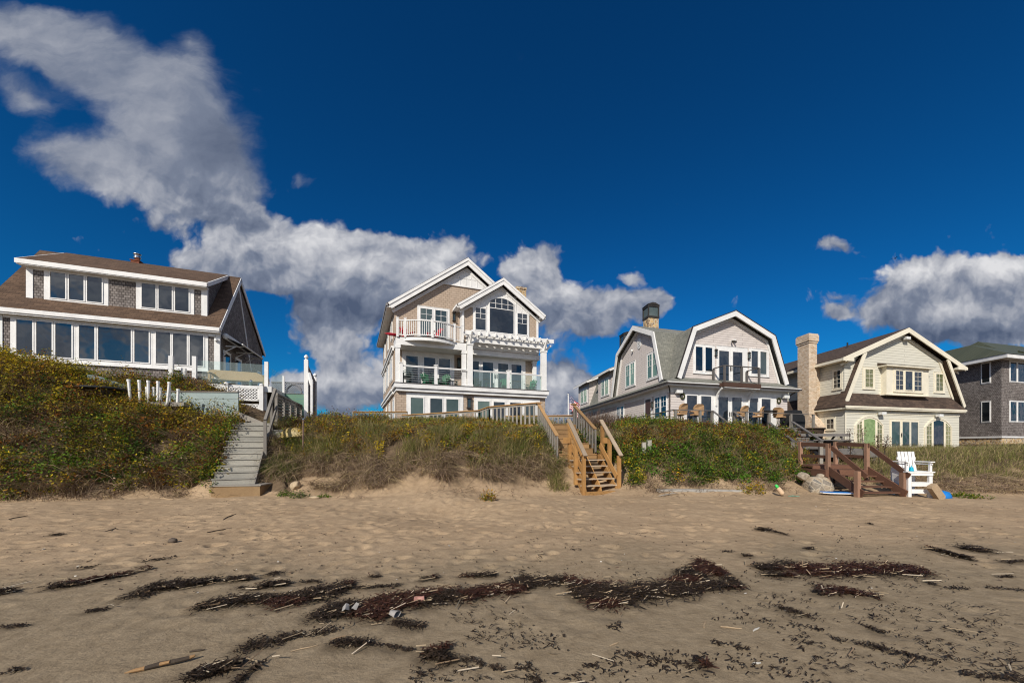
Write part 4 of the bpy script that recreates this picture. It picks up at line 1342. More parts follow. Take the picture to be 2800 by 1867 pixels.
def sand_mat():
    m, t, b = new_mat('sand')
    co = t.n('ShaderNodeTexCoord').outputs['Object']
    sp = t.n('ShaderNodeSeparateXYZ', {0: co})
    n1 = t.noise(co, .55, 6, .6).outputs['Fac']
    n2 = t.noise(co, 6, 6, .65).outputs['Fac']
    n3 = t.noise(co, 90, 4, .7).outputs['Fac']
    dry = t.ramp(t.math('ADD', t.math('MULTIPLY', n1, .45), t.math('MULTIPLY', n2, .55)), [(.32, (.27, .187, .112)), (.66, (.43, .313, .198))])
    damp = t.ramp(n2, [(.3, (.195, .147, .093)), (.7, (.29, .226, .148))])
    # the last tide reached to a wavering line about seven metres out: the sand seaward of it is still damp, with some lens vignette painted in
    wet = t.math('ADD', sp.outputs[1], t.math('ADD', t.math('MULTIPLY', t.math('SUBTRACT', n1, .5), 4.5), t.math('MULTIPLY', sp.outputs[0], -.10)))
    f = t.n('ShaderNodeMapRange', {'Value': wet, 'From Min': 4.6, 'From Max': 8.2}, interpolation_type='SMOOTHSTEP').outputs[0]
    c = t.mix(f, damp, dry)
    stain = t.math('MULTIPLY', t.n('ShaderNodeAttribute', attribute_name='damp').outputs['Fac'], .55)
    c = t.mix(stain, c, (.075, .056, .038, 1))
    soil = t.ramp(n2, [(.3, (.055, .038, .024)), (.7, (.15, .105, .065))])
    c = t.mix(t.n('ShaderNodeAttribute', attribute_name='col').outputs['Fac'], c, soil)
    g = t.ramp(n3, [(.25, (.72,) * 3), (.5, (1,) * 3), (.75, (1.22,) * 3)])
    c = t.mix(1.0, c, g, 'MULTIPLY')
    link(t, c, b.inputs['Base Color'])
    b.inputs['Roughness'].default_value = .95
    b.inputs['Specular IOR Level'].default_value = .12
    h = t.math('ADD', t.math('MULTIPLY', n3, .35), t.math('ADD', t.math('MULTIPLY', t.noise(co, 26, 5, .6).outputs['Fac'], .9), t.math('MULTIPLY', t.noise(co, 9, 3, .5).outputs['Fac'], 1.4)))
    bp = t.n('ShaderNodeBump', {'Height': h, 'Strength': .42, 'Distance': .03})
    link(t, bp.outputs[0], b.inputs['Normal'])
    return m


nx, ny = len(gx), len(gy)
idx = np.arange(nx * ny).reshape(ny, nx)
F = np.stack([idx[:-1, :-1], idx[:-1, 1:], idx[1:, 1:], idx[1:, :-1]], -1).reshape(-1, 4)
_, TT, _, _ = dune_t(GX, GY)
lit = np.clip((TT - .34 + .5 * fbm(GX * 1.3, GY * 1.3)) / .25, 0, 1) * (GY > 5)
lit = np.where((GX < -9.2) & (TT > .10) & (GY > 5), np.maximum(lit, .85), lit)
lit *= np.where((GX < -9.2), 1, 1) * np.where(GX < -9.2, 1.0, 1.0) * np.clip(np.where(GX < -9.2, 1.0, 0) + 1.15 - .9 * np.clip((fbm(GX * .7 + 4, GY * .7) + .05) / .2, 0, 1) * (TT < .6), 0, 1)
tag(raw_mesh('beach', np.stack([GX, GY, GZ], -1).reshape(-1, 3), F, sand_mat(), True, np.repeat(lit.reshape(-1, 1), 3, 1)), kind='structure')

# ------------------------------------------------------------------ plant growth
STAIR_L = (Vector((-10.55, 13.75, 0)), R(25))
STAIR_M = (Vector((1.27, 13.72, 0)), R(19))


def local2(o, a, X, Y):
    c, n = math.cos(a), math.sin(a)
    dx_, dy_ = X - o.x, Y - o.y
    return dx_ * c + dy_ * n, -dx_ * n + dy_ * c


def blocked(X, Y):
    """keeps growth off stairs and decks"""
    u, w = local2(*STAIR_L, X, Y)
    b = (u > -1.12) & (u < .12) & (w > -.3) & (w < 2.7)
    u, w = local2(*STAIR_M, X, Y)
    b |= (u > -.15) & (u < 1.5) & (w > -.4) & (w < 4.6)
    b |= (X > 10.2) & (X < 12.9) & (Y > 12.6) & (Y < 16.2)
    b |= (X > 8.9) & (X < 10.6) & (Y > 12.6) & (Y < 15.0)
    for h, bb in ((H1, (-9, 3.2, -2.3, 9)), (H2, (-.4, 10.9, -.4, 14)), (H3, (-.6, 11, -2.4, 24)), (H4, (-.6, 13.2, -.4, 18)), (H5, (-.2, 14, -.2, 12))):
        q, w = local2(h.root.location, h.root.rotation_euler.z, X, Y)
        q = q - h.k * w
        b |= (q > bb[0]) & (q < bb[1]) & (w > bb[2]) & (w < bb[3])
    return b


def leaves(C, size, col, up=.35, seed=0):
    """diamond leaves at C, random tilt, returned as (verts, faces, colours)"""
    r = np.random.default_rng(seed)
    n = len(C)
    nrm = r.normal(size=(n, 3))
    nrm[:, 2] = np.abs(nrm[:, 2]) + up
    nrm[:, 1] -= .25
    nrm /= np.linalg.norm(nrm, axis=1)[:, None]
    a = np.cross(nrm, r.normal(size=(n, 3)))
    a /= np.linalg.norm(a, axis=1)[:, None]
    b = np.cross(nrm, a)
    s = size[:, None]
    V = np.stack([C - a * s, C - b * s * .55, C + a * s, C + b * s * .55], 1)
    V[:, 2] += nrm * s * .18
    F_ = np.arange(n * 4).reshape(n, 4)
    return V.reshape(-1, 3), F_, np.repeat(col, 4, 0)


def blades(B, D, L, W_, col, droop=.5):
    """bent grass blades: base B, lean direction D (unit-ish, horizontal), length L, width W_; three quads each"""
    n = len(B)
    side = np.stack([-D[:, 1], D[:, 0], np.zeros(n)], 1)
    side += RNG.normal(size=(n, 3)) * .5
    side /= np.linalg.norm(side, axis=1)[:, None]
    Z = np.array([0, 0, 1.0])
    pts, ws = [], []
    for f, w in ((0, 1.0), (.4, .9), (.75, .6), (1, .12)):
        k = np.asarray(droop) * f * f
        p = B + L[:, None] * (f * Z[None] * (1 - .55 * k)[:, None] + D * (f * .28 + k)[:, None]) if np.ndim(droop) else B + L[:, None] * (f * Z[None] * (1 - .55 * k) + D * (f * .28 + k))
        pts.append(p)
        ws.append(w)
    V = np.stack([q for p, w in zip(pts, ws) for q in (p - side * (W_ * w / 2)[:, None], p + side * (W_ * w / 2)[:, None])], 1)
    base = np.arange(n)[:, None] * 8
    F_ = np.concatenate([base + np.array([[2 * i, 2 * i + 1, 2 * i + 3, 2 * i + 2]]) for i in range(3)], 0)
    return V.reshape(-1, 3), F_, np.repeat(col, 8, 0)


class Bag:
    def __init__(s):
        s.V, s.F, s.C, s.n = [], [], [], 0

    def add(s, V, F_, C):
        s.V.append(V), s.F.append(F_ + s.n), s.C.append(C)
        s.n += len(V)

    def build(s, name, mat, **kw):
        o = raw_mesh(name, np.concatenate(s.V), np.concatenate(s.F), mat, False, np.concatenate(s.C))
        return tag(o, kind=kw.pop('kind', None), **kw) if kw else o


def pick(pal, n, r, jit=.22):
    """colours from a weighted palette with brightness jitter"""
    w = np.array([p[0] for p in pal], float)
    i = r.choice(len(pal), n, p=w / w.sum())
    c = np.array([p[1] for p in pal])[i]
    return c * (1 + r.normal(0, jit, (n, 1))).clip(.45, 1.8)


GREEN, DKGREEN, OLIVE = (.085, .14, .012), (.030, .066, .010), (.21, .17, .016)
YELLOW, GOLD, RUST, BROWN = (.38, .28, .014), (.40, .21, .012), (.21, .080, .014), (.085, .052, .028)
TAN, DEAD, BLADE, BLADE2 = (.42, .32, .17), (.285, .20, .135), (.150, .170, .042), (.29, .26, .095)


def scatter(n, x0, x1, y0, y1, r):
    X, Y = r.uniform(x0, x1, n), r.uniform(y0, y1, n)
    return X, Y


def shrubs(bag, X, Y, rad, hgt, pals, nleaf, r, size=(.026, .048), twig=None, seed=1):
    """leafy clumps: leaves fill a lumpy dome over each (X, Y)"""
    n = len(X)
    Z = ground(X, Y)
    k = r.poisson(nleaf, n).clip(20)
    own = np.repeat(np.arange(n), k)
    m = len(own)
    th, ph = r.uniform(0, 2 * np.pi, m), np.arccos(r.uniform(0, 1, m))
    rr = r.uniform(.25, 1, m) ** .5 * (1 + .28 * np.sin(th * 3 + own * 1.7) + .2 * np.sin(ph * 5 + own))
    d = np.stack([np.cos(th) * np.sin(ph) * rad[own], np.sin(th) * np.sin(ph) * rad[own], np.cos(ph) * hgt[own]], 1) * rr[:, None]
    C = np.stack([X[own], Y[own], Z[own]], 1) + d
    C += r.normal(0, .02, (m, 3))
    col = np.zeros((m, 3))
    for j, pal in enumerate(pals[0]):
        sel = pals[1][own] == j
        mainc = pick(pal, n, r, .05)                     # most leaves of a clump share one colour
        col[sel] = np.where((r.random(sel.sum()) < .62)[:, None], mainc[own[sel]] * r.uniform(.75, 1.25, (sel.sum(), 1)), pick(pal, sel.sum(), r, .15))
    col *= r.uniform(.6, 1.75, n)[own][:, None]
    V, F_, cc = leaves(C, r.uniform(size[0], size[1], m), col, seed=seed)
    bag.add(V, F_, cc)
    if twig is not None:
        kk = r.poisson(twig[1], n)
        own = np.repeat(np.arange(n), kk)
        m = len(own)
        a = r.uniform(0, 2 * np.pi, m)
        D = np.stack([np.cos(a), np.sin(a) - .3, np.zeros(m)], 1)
        B = np.stack([X[own] + r.normal(0, .12, m), Y[own] + r.normal(0, .12, m), Z[own] - .03], 1)
        L = hgt[own] * r.uniform(.7, 1.35, m)
        twig[0].add(*blades(B, D, L, np.full(m, .011), pick([(2, BROWN), (1.5, DEAD), (.6, TAN)], m, r), .6))


r = np.random.default_rng(21)
rose, twigs, grass, dead = Bag(), Bag(), Bag(), Bag()

# left dune: thick beach rose turning yellow and rust
PAL_L = [[(4, OLIVE), (1.6, YELLOW), (2, GREEN), (.5, RUST), (.6, BROWN)], [(3, DKGREEN), (3, GREEN), (1, OLIVE), (.3, YELLOW)],
         [(2.5, BROWN), (2, RUST), (1.5, OLIVE), (1, DKGREEN)], [(2, YELLOW), (3.4, OLIVE), (.7, GOLD), (1.2, GREEN), (.4, RUST)], [(2, DEAD), (2, BROWN), (.5, OLIVE)]]
X, Y = scatter(10500, -30, -9.3, 11.8, 22, r)
p, t, zc, yc = dune_t(X, Y)
keep = (t > -.04 + .2 * vnoise(X * .8, Y * .9)) & (p > -120) & (p < 668) & ~blocked(X, Y)
keep &= ~((Y > 16.7) & (Y < 17.25) & (p > 367) & (p < 640)) & ~((t > 1.0) & (p > 500) & (r.random(len(X)) < .55))
keep &= r.random(len(X)) < np.where(t < .3, .8, .9)
keep &= (vnoise(X * 1.5 + 2, Y * 1.6 + 6) > np.where(t < .55, .30, .12))
keep &= ~((Y > 20.2) & (p > 560))
X, Y, t, p = X[keep], Y[keep], t[keep], p[keep]
nz = fbm(X * .75, Y * 1.0, 3) * 1.25
kind = np.where(nz > .10, 3, np.where(nz > .01, 0, np.where(nz > -.09, 1, 2)))
kind = np.where((t < .42) & (r.random(len(X)) < .5), np.where(r.random(len(X)) < .5, 4, 1), kind)
kind = np.where((t > .75) & (r.random(len(X)) < .3), 3, kind)
rad = r.uniform(.2, .42, len(X))
hgt = r.uniform(.28, .78, len(X)) * np.where(t < .3, .75, 1.0) * (.55 + 1.0 * vnoise(X * 1.15 + 8, Y * 1.15))
shrubs(rose, X, Y, rad, hgt, (PAL_L, kind), np.where(t < .3, 46, 60), r, size=(.028, .052), twig=(twigs, 8), seed=2)
n_left = len(X)
X, Y = scatter(420, -27, -9.8, 12.2, 18.5, r)           # separate bushes standing out of the thicket
p, t, zc, yc = dune_t(X, Y)
keep = (t > .12) & (t < 1.1) & (p > -60) & (p < 640) & ~blocked(X, Y) & ~((Y > 16.2) & (Y < 17.4) & (p > 230) & (p < 640))
X, Y, t = X[keep][:95], Y[keep][:95], t[keep][:95]
BUSH = [[(4, DKGREEN), (3, GREEN)], [(3, YELLOW), (3, OLIVE), (.6, GOLD)], [(3, RUST), (2, BROWN), (1, OLIVE)], [(3, GREEN), (2, OLIVE)]]
shrubs(rose, X, Y, r.uniform(.32, .62, len(X)), r.uniform(.55, .98, len(X)) * np.where(t < .35, .7, 1), (BUSH, np.where(t > .55, r.choice([0, 1, 1, 1, 2, 2], len(X)), r.choice([0, 0, 2, 3], len(X)))), np.full(len(X), 230), r, size=(.034, .062), twig=(twigs, 26), seed=7)
X, Y = scatter(500, -27, -9.8, 12, 18.0, r)             # bare brown brush between them
p, t, zc, yc = dune_t(X, Y)
keep = (t > .05) & (t < .85) & (p > -60) & (p < 650) & ~blocked(X, Y)
X, Y = X[keep][:110], Y[keep][:110]
shrubs(rose, X, Y, r.uniform(.25, .45, len(X)), r.uniform(.4, .75, len(X)), ([[(3, BROWN), (1, RUST)]], np.zeros(len(X), int)), np.full(len(X), 24), r, twig=(twigs, 85), seed=8)

# right dune: lower, greener roses with bare twigs between them
PAL_R = [[(3, GREEN), (2, DKGREEN), (1, OLIVE)], [(2, OLIVE), (1.5, RUST), (2, GREEN), (.6, YELLOW)], [(2, BROWN), (1.4, RUST), (1, OLIVE), (.6, GREEN)], [(2, YELLOW), (1, GOLD), (2, GREEN)]]
X, Y = scatter(6200, 1.5, 15, 13, 23, r)
p, t, zc, yc = dune_t(X, Y)
nz = fbm(X * .9 + 7, Y * .9, 3)
keep = (t > .17 + .2 * vnoise(X * 1.1, Y)) & (p > 1690) & (p < 2222) & ~blocked(X, Y)
keep &= ~((p > 2085) & (t > 1.7))
hole = vnoise(X * 1.7 + 5, Y * 1.9)
keep &= (hole > np.where(t < .66, .47, .34)) & (r.random(len(X)) < .85)
X, Y, t, nz, p = X[keep], Y[keep], t[keep], nz[keep], p[keep]
kind = np.where(t < .6, np.where(r.random(len(X)) < .12, 3, 0), np.where(nz > .08, 0, np.where(nz > -.03, 1, 2)))
shrubs(rose, X, Y, r.uniform(.18, .36, len(X)), r.uniform(.2, .6, len(X)), (PAL_R, kind), np.full(len(X), 60), r, size=(.028, .05), twig=(twigs, 8), seed=3)

X, Y = scatter(300, 2, 14, 13.4, 17, r)
p, t, zc, yc = dune_t(X, Y)
keep = (t > .25) & (t < .75) & (p > 1720) & (p < 2200) & ~blocked(X, Y)
X, Y = X[keep][:48], Y[keep][:48]
shrubs(rose, X, Y, r.uniform(.24, .42, len(X)), r.uniform(.32, .6, len(X)), ([[(4, (.07, .15, .015)), (2, DKGREEN)], [(1, YELLOW), (3, OLIVE), (2, GREEN)]], r.choice([0, 0, 0, 1], len(X))), np.full(len(X), 170), r, size=(.032, .056), twig=(twigs, 12), seed=9)

# middle dune crest: goldenrod, rose and weeds among the grass; and beside the new stairs
PAL_M = [[(2.5, YELLOW), (1.5, GOLD), (2, OLIVE), (1, GREEN)], [(2, OLIVE), (2, GREEN), (1, BROWN), (.5, RUST)], [(2, BROWN), (1.2, RUST), (1, OLIVE)]]
X, Y = scatter(3600, -12.6, 2.6, 13.5, 20.5, r)
p, t, zc, yc = dune_t(X, Y)
nz = fbm(X * .8 + 3, Y * .8 + 1, 3)
keep = (t > .52) & (p > 765) & (p < 1700) & ~blocked(X, Y) & (nz > np.where(t > .8, -.14, .02)) & (r.random(len(X)) < .85)
keep &= ~((p > 1440) & (t > .98))
X, Y, t, nz = X[keep], Y[keep], t[keep], nz[keep]
kind = np.where(r.random(len(X)) < .36, 0, np.where(nz > .02, 1, 2))
shrubs(rose, X, Y, r.uniform(.14, .3, len(X)), r.uniform(.2, .58, len(X)) * np.where(t > .8, np.where(X > -8.3, .45, 1.25), 1), (PAL_M, kind), np.full(len(X), 42), r, twig=(twigs, 9), seed=4)
X, Y = scatter(400, -12.2, 1, 14.6, 17.6, r)            # goldenrod heads and weeds in separate clumps
p, t, zc, yc = dune_t(X, Y)
keep = (t > .5) & (t < 1.05) & (p > 780) & (p < 1480) & ~blocked(X, Y)
X, Y, t = X[keep][:85], Y[keep][:85], t[keep][:85]
shrubs(rose, X, Y, r.uniform(.2, .36, len(X)), r.uniform(.45, .72, len(X)) * np.where((t > .8) & (X > -8), .6, 1), ([[(3, YELLOW), (1, GOLD), (1, OLIVE)], [(3, GREEN), (2, OLIVE)], [(2, BROWN), (1.5, RUST)]], r.choice([0, 0, 1, 2], len(X))), np.full(len(X), 110), r, size=(.03, .052), twig=(twigs, 18), seed=10)
bx, by = [], []
for k in range(60):                                     # bushes pressing against the new stairs
    w = r.uniform(1.0, 4.4)
    sd_ = r.choice([-1, 1, 1])
    u = 1.75 + r.uniform(0, .5) if sd_ > 0 else -.35 - r.uniform(0, .3)
    c, n_ = math.cos(STAIR_M[1]), math.sin(STAIR_M[1])
    bx.append(STAIR_M[0].x + u * c - w * n_)
    by.append(STAIR_M[0].y + u * n_ + w * c)
bx, by = np.array(bx), np.array(by)
sw, su = r.uniform(.5, 3.9, 260), r.uniform(-1.0, -.5, 260)   # grass crowding the left side of the new stairs
c, n_ = math.cos(STAIR_M[1]), math.sin(STAIR_M[1])
GRASS_BY_STAIRS = (STAIR_M[0].x + su * c - sw * n_, STAIR_M[0].y + su * n_ + sw * c)
lw = r.uniform(.2, 2.6, 34)                              # roses leaning over the left edge of the old stairs
lu = -1.28 - r.uniform(0, .2, 34)
c, n_ = math.cos(STAIR_L[1]), math.sin(STAIR_L[1])
shrubs(rose, STAIR_L[0].x + lu * c - lw * n_, STAIR_L[0].y + lu * n_ + lw * c, r.uniform(.3, .52, 34), r.uniform(.5, .95, 34), (PAL_L, r.choice([0, 1, 1, 2], 34)), np.full(34, 110), r, size=(.028, .052), twig=(twigs, 8), seed=6)
shrubs(rose, bx, by, r.uniform(.16, .3, 60), r.uniform(.3, .6, 60), (PAL_R, np.zeros(60, int)), np.full(60, 80), r, twig=(twigs, 4), seed=5)

# beach grass: tufts of bent blades
def tufts(bag, X, Y, nb, L, pal, r, spread=.1, droop=(.25, .9), w=.012):
    Z = ground(X, Y)
    k = r.poisson(nb, len(X)).clip(3)
    own = np.repeat(np.arange(len(X)), k)
    m = len(own)
    a = r.uniform(0, 2 * np.pi, m)
    lean = r.uniform(.15, 1, m)
    D = np.stack([np.cos(a) * lean + .18, np.sin(a) * lean - .12, np.zeros(m)], 1)
    B = np.stack([X[own] + r.normal(0, spread, m), Y[own] + r.normal(0, spread, m), Z[own] - .03], 1)
    bag.add(*blades(B, D, L[own] * r.uniform(.55, 1.15, m), np.full(m, w) * r.uniform(.7, 1.3, m), pick(pal, m, r), r.uniform(droop[0], droop[1], m)))


X, Y = scatter(7000, -12.8, 2.4, 13, 20.2, r)
p, t, zc, yc = dune_t(X, Y)
cl = vnoise(X * 1.5 + 3, Y * 1.5)
keep = (t > .38 + .2 * vnoise(X * .9, Y)) & (p > 728) & (p < 1640) & ~blocked(X, Y) & (r.random(len(X)) < np.where(t > .95, .6, 1)) & (cl > .28)
X, Y, t, cl = X[keep], Y[keep], t[keep], cl[keep]
half = cl > .55                                         # greener clumps and strawy clumps
for sel_, pal_ in ((half, [(3.4, BLADE), (2.4, BLADE2), (1.4, TAN)]), (~half, [(2.6, BLADE2), (3.2, TAN), (1.4, DEAD), (.8, BLADE)])):
    tufts(grass, X[sel_], Y[sel_], 17, (r.uniform(.38, .9, len(X)) * np.where(t > .9, np.where(X > -8.5, .5, .8), 1) * (.6 + .8 * cl))[sel_], pal_, r, .09)
X, Y = scatter(5200, -12.8, 2.4, 12.8, 17.0, r)
p, t, zc, yc = dune_t(X, Y)
low = np.interp(p, [700, 1000, 1150, 1300, 1450, 1560], [.04, .1, .26, .32, .26, .2])
cl = vnoise(X * 1.9 + 4, Y * 1.7)
keep = (t > low + .16 * vnoise(X * 1.4, Y * 1.4)) & (t < .64) & (p > 735) & (p < 1560) & ~blocked(X, Y) & (cl > np.where(t < .34, .52, .34))
X, Y, t, cl = X[keep], Y[keep], t[keep], cl[keep]
tufts(dead, X, Y, 26, r.uniform(.3, .7, len(X)) * (.5 + .7 * cl), [(3, DEAD), (2, (.21, .15, .105)), (2, TAN), (.9, BROWN)], r, .10, (.9, 2.6), .013)
# thick green tuft overhanging the old stairs
X, Y = scatter(130, -10.7, -9.5, 14.2, 15.9, r)
keep = ~blocked(X, Y)
tufts(grass, X[keep], Y[keep], 24, r.uniform(.4, .7, keep.sum()), [(4, BLADE), (2, (.08, .115, .03)), (1, BLADE2)], r)
tufts(grass, *GRASS_BY_STAIRS, 16, r.uniform(.35, .7, 260), [(3, BLADE), (2, BLADE2), (2, TAN)], r, .1)
# left and right dunes: stray grass among the roses, dead stems at the foot
for (x0, x1, pa, pb, tl, n) in ((-28, -9.6, -100, 660, .2, 900), (1.6, 14.5, 1690, 2215, .42, 2600)):
    X, Y = scatter(n, x0, x1, 12, 18.5, r)
    p, t, zc, yc = dune_t(X, Y)
    keep = (t > tl) & (p > pa) & (p < pb) & ~blocked(X, Y)
    tufts(grass, X[keep], Y[keep], 11, r.uniform(.35, .65, keep.sum()), [(2, BLADE), (2, BLADE2), (1.5, TAN)], r)
for (x0, x1, pa, pb, lo_, n) in ((-28, -9.6, -100, 668, -.04, 4200), (1.6, 14.5, 1700, 2215, .1, 3200)):
    X, Y = scatter(n, x0, x1, 12, 17, r)
    p, t, zc, yc = dune_t(X, Y)
    keep = (t > lo_ + .14 * vnoise(X * 1.5, Y * 1.5)) & (t < .62) & (p > pa) & (p < pb) & ~blocked(X, Y) & (vnoise(X * 1.1, Y * 1.3 + 9) > .33)
    tufts(dead, X[keep], Y[keep], 12, r.uniform(.2, .42, keep.sum()), [(2.4, DEAD), (2, (.18, .125, .085)), (1, TAN), (1, BROWN)], r, .14, (.8, 2.2), .014)
# right-hand slope: tall tan grass above, brown fringe below
X, Y = scatter(9000, 11.5, 36, 13, 29, r)
p, t, zc, yc = dune_t(X, Y)
keep = (t > .38 + .12 * vnoise(X, Y)) & (p > 2290) & (p < 2960) & ~blocked(X, Y) & (r.random(len(X)) < np.where(t > 1.4, .5, 1))
X, Y, t = X[keep], Y[keep], t[keep]
tufts(grass, X, Y, 14, r.uniform(.38, .68, len(X)), [(2.6, BLADE2), (2, TAN), (2, BLADE), (.8, DEAD)], r, .12)
X, Y = scatter(2200, 11.8, 24, 13, 18, r)
p, t, zc, yc = dune_t(X, Y)
keep = (t > .10 + .16 * vnoise(X * 1.4, Y * 1.4)) & (t < .5) & (p > 2420) & (p < 2960) & ~blocked(X, Y)
X, Y = X[keep], Y[keep]
tufts(dead, X, Y, 18, r.uniform(.25, .5, len(X)), [(3, DEAD), (2, (.22, .16, .11)), (1.5, TAN)], r, .13, (.9, 2.2), .014)
# shelf between the houses
X, Y = scatter(2600, -14, 24, 17.5, 27, r)
p, t, zc, yc = dune_t(X, Y)
keep = (t > 1.0) & ~blocked(X, Y) & (p > 700) & ~((p > 1440) & (p < 1640) & (Y < 19)) & ~((p > 2090) & (p < 2300) & (Y < 21))
tufts(grass, X[keep], Y[keep], 8, r.uniform(.25, .5, keep.sum()), [(2, BLADE2), (2, BLADE), (1, TAN)], r)
rose.build('rose_thicket', M['leaf'], kind='stuff')
twigs.build('bare_stems', M['dry'], kind='stuff')
grass.build('beach_grass', M['leaf'], kind='stuff')
dead.build('withered_grass', M['dry'], kind='stuff')


# ------------------------------------------------------------------ stairs, decks and fences
class Frame:
    """a free-standing thing with its own axes"""
    def __init__(s, name, label, cat, loc, rz=0.0, group=None):
        s.root = thing(name, label, cat, loc, rz, group)

    def mb(s):
        return MB()

    def part(s, mb, name, mat, parent=None, smooth=False, label=None):
        o = mb.build(name, M[mat] if isinstance(mat, str) else mat, parent or s.root, smooth)
        if label:
            o['label'] = label
        return o


class Sub(Frame):
    """a thing that stands at or near a house and shares its axes; coordinates are the house's own"""
    def __init__(s, h, name, label, cat, base, group=None, rz=None):
        p = h.world(*base)
        s.root = thing(name, label, cat, p, h.root.rotation_euler.z, group)
        ox, oy, oz = base[0] + h.k * base[1], base[1], base[2]
        s.tf = lambda x, y, z: (x + h.k * y - ox, y - oy, z - oz)

    def mb(s):
        return MB(s.tf)


def rail_run(mb_cap, mb_wood, pts, drop, step, cap=(.14, .04), bal=(.075, .035), sub=True):
    """capped rail along pts with balusters hanging below it"""
    pts = [Vector(p) for p in pts]
    for p, q in zip(pts[:-1], pts[1:]):
        mb_cap.bar(p, q, *cap)
        if sub:
            mb_wood.bar(p - Vector((0, 0, .07)), q - Vector((0, 0, .07)), .04, .09)
        L = (q - p).length
        n = max(1, int(L / step))
        for i in range(n + 1):
            c = p.lerp(q, i / n)
            mb_wood.box(c.x - bal[0] / 2, c.x + bal[0] / 2, c.y - bal[1] / 2, c.y + bal[1] / 2, c.z - drop, c.z - .02)


# old grey stairs up the left dune
f = Frame('staircase', 'old grey plank stairs with no left rail climbing the dune beside the roses', 'stairs', STAIR_L[0], STAIR_L[1])
for i in range(10):
    z = .38 + .222 * i
    mb = f.mb()
    mb.box(-1.18, .02, .25 * i, .25 * i + .03, z - .02, z + .195)
    f.part(mb, 'riser', 'wood_pale')
    mb = f.mb()
    mb.box(-1.20, .04, .25 * i - .03, .25 * i + .27, z + .198, z + .235)
    f.part(mb, 'tread', 'wood_pale')
mb = f.mb()
for u in (.045,):
    mb.bar((u, -.1, .3), (u, 2.5, 2.7), .04, .28)
f.part(mb, 'stringer', 'wood_gray')
mb = f.mb()
mb.box(.06, .16, 1.05, 1.15, 1.0, 2.72)
mb.box(.06, .15, 2.1, 2.2, 1.4, 3.6)
mb.bar((.11, 1.1, 2.72), (.18, 2.45, 4.1), .09, .15)
mb.bar((.17, 1.15, 2.05), (.24, 2.45, 3.4), .05, .15)
f.part(mb, 'handrail', 'wood_gray')
mb = f.mb()
mb.bar((-1.35, 2.9, 3.15), (-.25, 2.6, 2.62), .05, .2)
mb.box(-1.36, -1.28, 2.86, 2.94, 2.4, 3.1)
mb.box(-.9, -.84, 2.76, 2.82, 2.4, 2.9)
f.part(mb, 'landing_brace', 'wood_gray')
mb = f.mb()
mb.box(-1.3, .0, 2.5, 3.5, 2.62, 2.7)
f.part(mb, 'landing', 'wood_pale')

f = Frame('timber_step', 'new yellow timber box step at the foot of the grey stairs', 'step', (-10.82, 13.28, 0), R(9))
mb = f.mb()
mb.box(-.76, .76, 0, .05, -.15, .36)
mb.box(-.76, -.71, .05, .7, -.15, .36)
mb.box(.71, .76, .05, .7, -.15, .36)
f.part(mb, 'box_side', 'wood_step')
mb = f.mb()
mb.box(-.8, .8, -.03, .7, .363, .405)
f.part(mb, 'step_board', 'wood_gray')

# slatted rail of the walkway behind them
f = Frame('walkway_railing', 'weathered grey walkway railing with slatted panels above the grey stairs', 'railing', (-11.57, 16.3, 2.6), math.atan2(5.0, -2.13))
mb = f.mb()
mb.box(0, 5.4, -.06, .06, 1.32, 1.40)
mb.box(0, 5.4, -.03, .03, 1.18, 1.30)
mb.box(0, 5.4, -.04, .04, .28, .48)
for x in (0.0, 1.3, 2.6, 3.9, 5.2):
    mb.box(x, x + .1, -.05, .05, -.9, 1.32)
f.part(mb, 'rail_frame', 'wood_gray')
mb = f.mb()
for i in range(4):
    for z in (.56, .70, .84, .98, 1.1):
        mb.box(.16 + 1.3 * i, 1.24 + 1.3 * i, -.015, .015, z - .035, z + .035)
f.part(mb, 'slat_panel', 'wood_gray')
f = Frame('storage_box', 'small pale slatted box under the walkway railing', 'box', (-11.35, 16.0, 2.05), R(35))
mb = f.mb()
mb.box(-.3, .3, -.2, .2, 0, .32)
for z in (.08, .16, .24):
    mb.box(-.31, .31, -.21, .21, z - .005, z + .02)
f.part(mb, 'box_side', 'wood_pale')
mb = f.mb()
mb.box(-.33, .33, -.23, .23, .323, .36)
f.part(mb, 'lid', 'wood_pale')

# house 1: deck, glass rail, lattice gate, bench
f = Sub(H1, 'deck', 'white edged raised deck beside the weathered shingled house', 'deck', (1.0, 0, 4.0))
mb = f.mb()
mb.box(-1.5, 2.9, -1.95, 5, 4.82, 4.9)
f.part(mb, 'deck_boards', 'wood_gray')
mb = f.mb()
mb.box(2.55, 2.95, -2.0, -1.95, 4.72, 5.03)
mb.box(-1.5, .9, -2.0, -1.95, 4.72, 5.03)
mb.box(.9, 2.55, -2.0, -1.95, 4.93, 5.03)
mb.box(2.9, 2.95, -1.95, 5, 4.72, 5.03)
f.part(mb, 'fascia', 'white_old')
for u in (2.62,):
    mb = f.mb()
    mb.box(u - .07, u + .07, -1.9, -1.76, 2.6, 4.81)
    f.part(mb, 'deck_leg', 'white_old')
f = Sub(H1, 'glass_railing', 'clear glass windscreen with white posts on the deck beside the house', 'railing', (1.0, -1.8, 5.03))
for u, w, z0, z1 in ((-1.2, -2.3, 4.6, 6.28), (-.82, -2.0, 4.6, 5.75), (-.42, -1.9, 4.6, 6.42), (2.66, -1.75, 5.03, 6.42)):
    mb = f.mb()
    mb.box(u - .085, u + .085, w - .085, w + .085, z0, z1)
    f.part(mb, 'post', 'white')
mb = f.mb()
mb.box(2.83, 2.95, .9, 1.02, 4.9, 6.1)
f.part(mb, 'post', 'white')
mb = f.mb()
mb.box(-.33, 2.56, -1.81, -1.798, 5.1, 6.25)
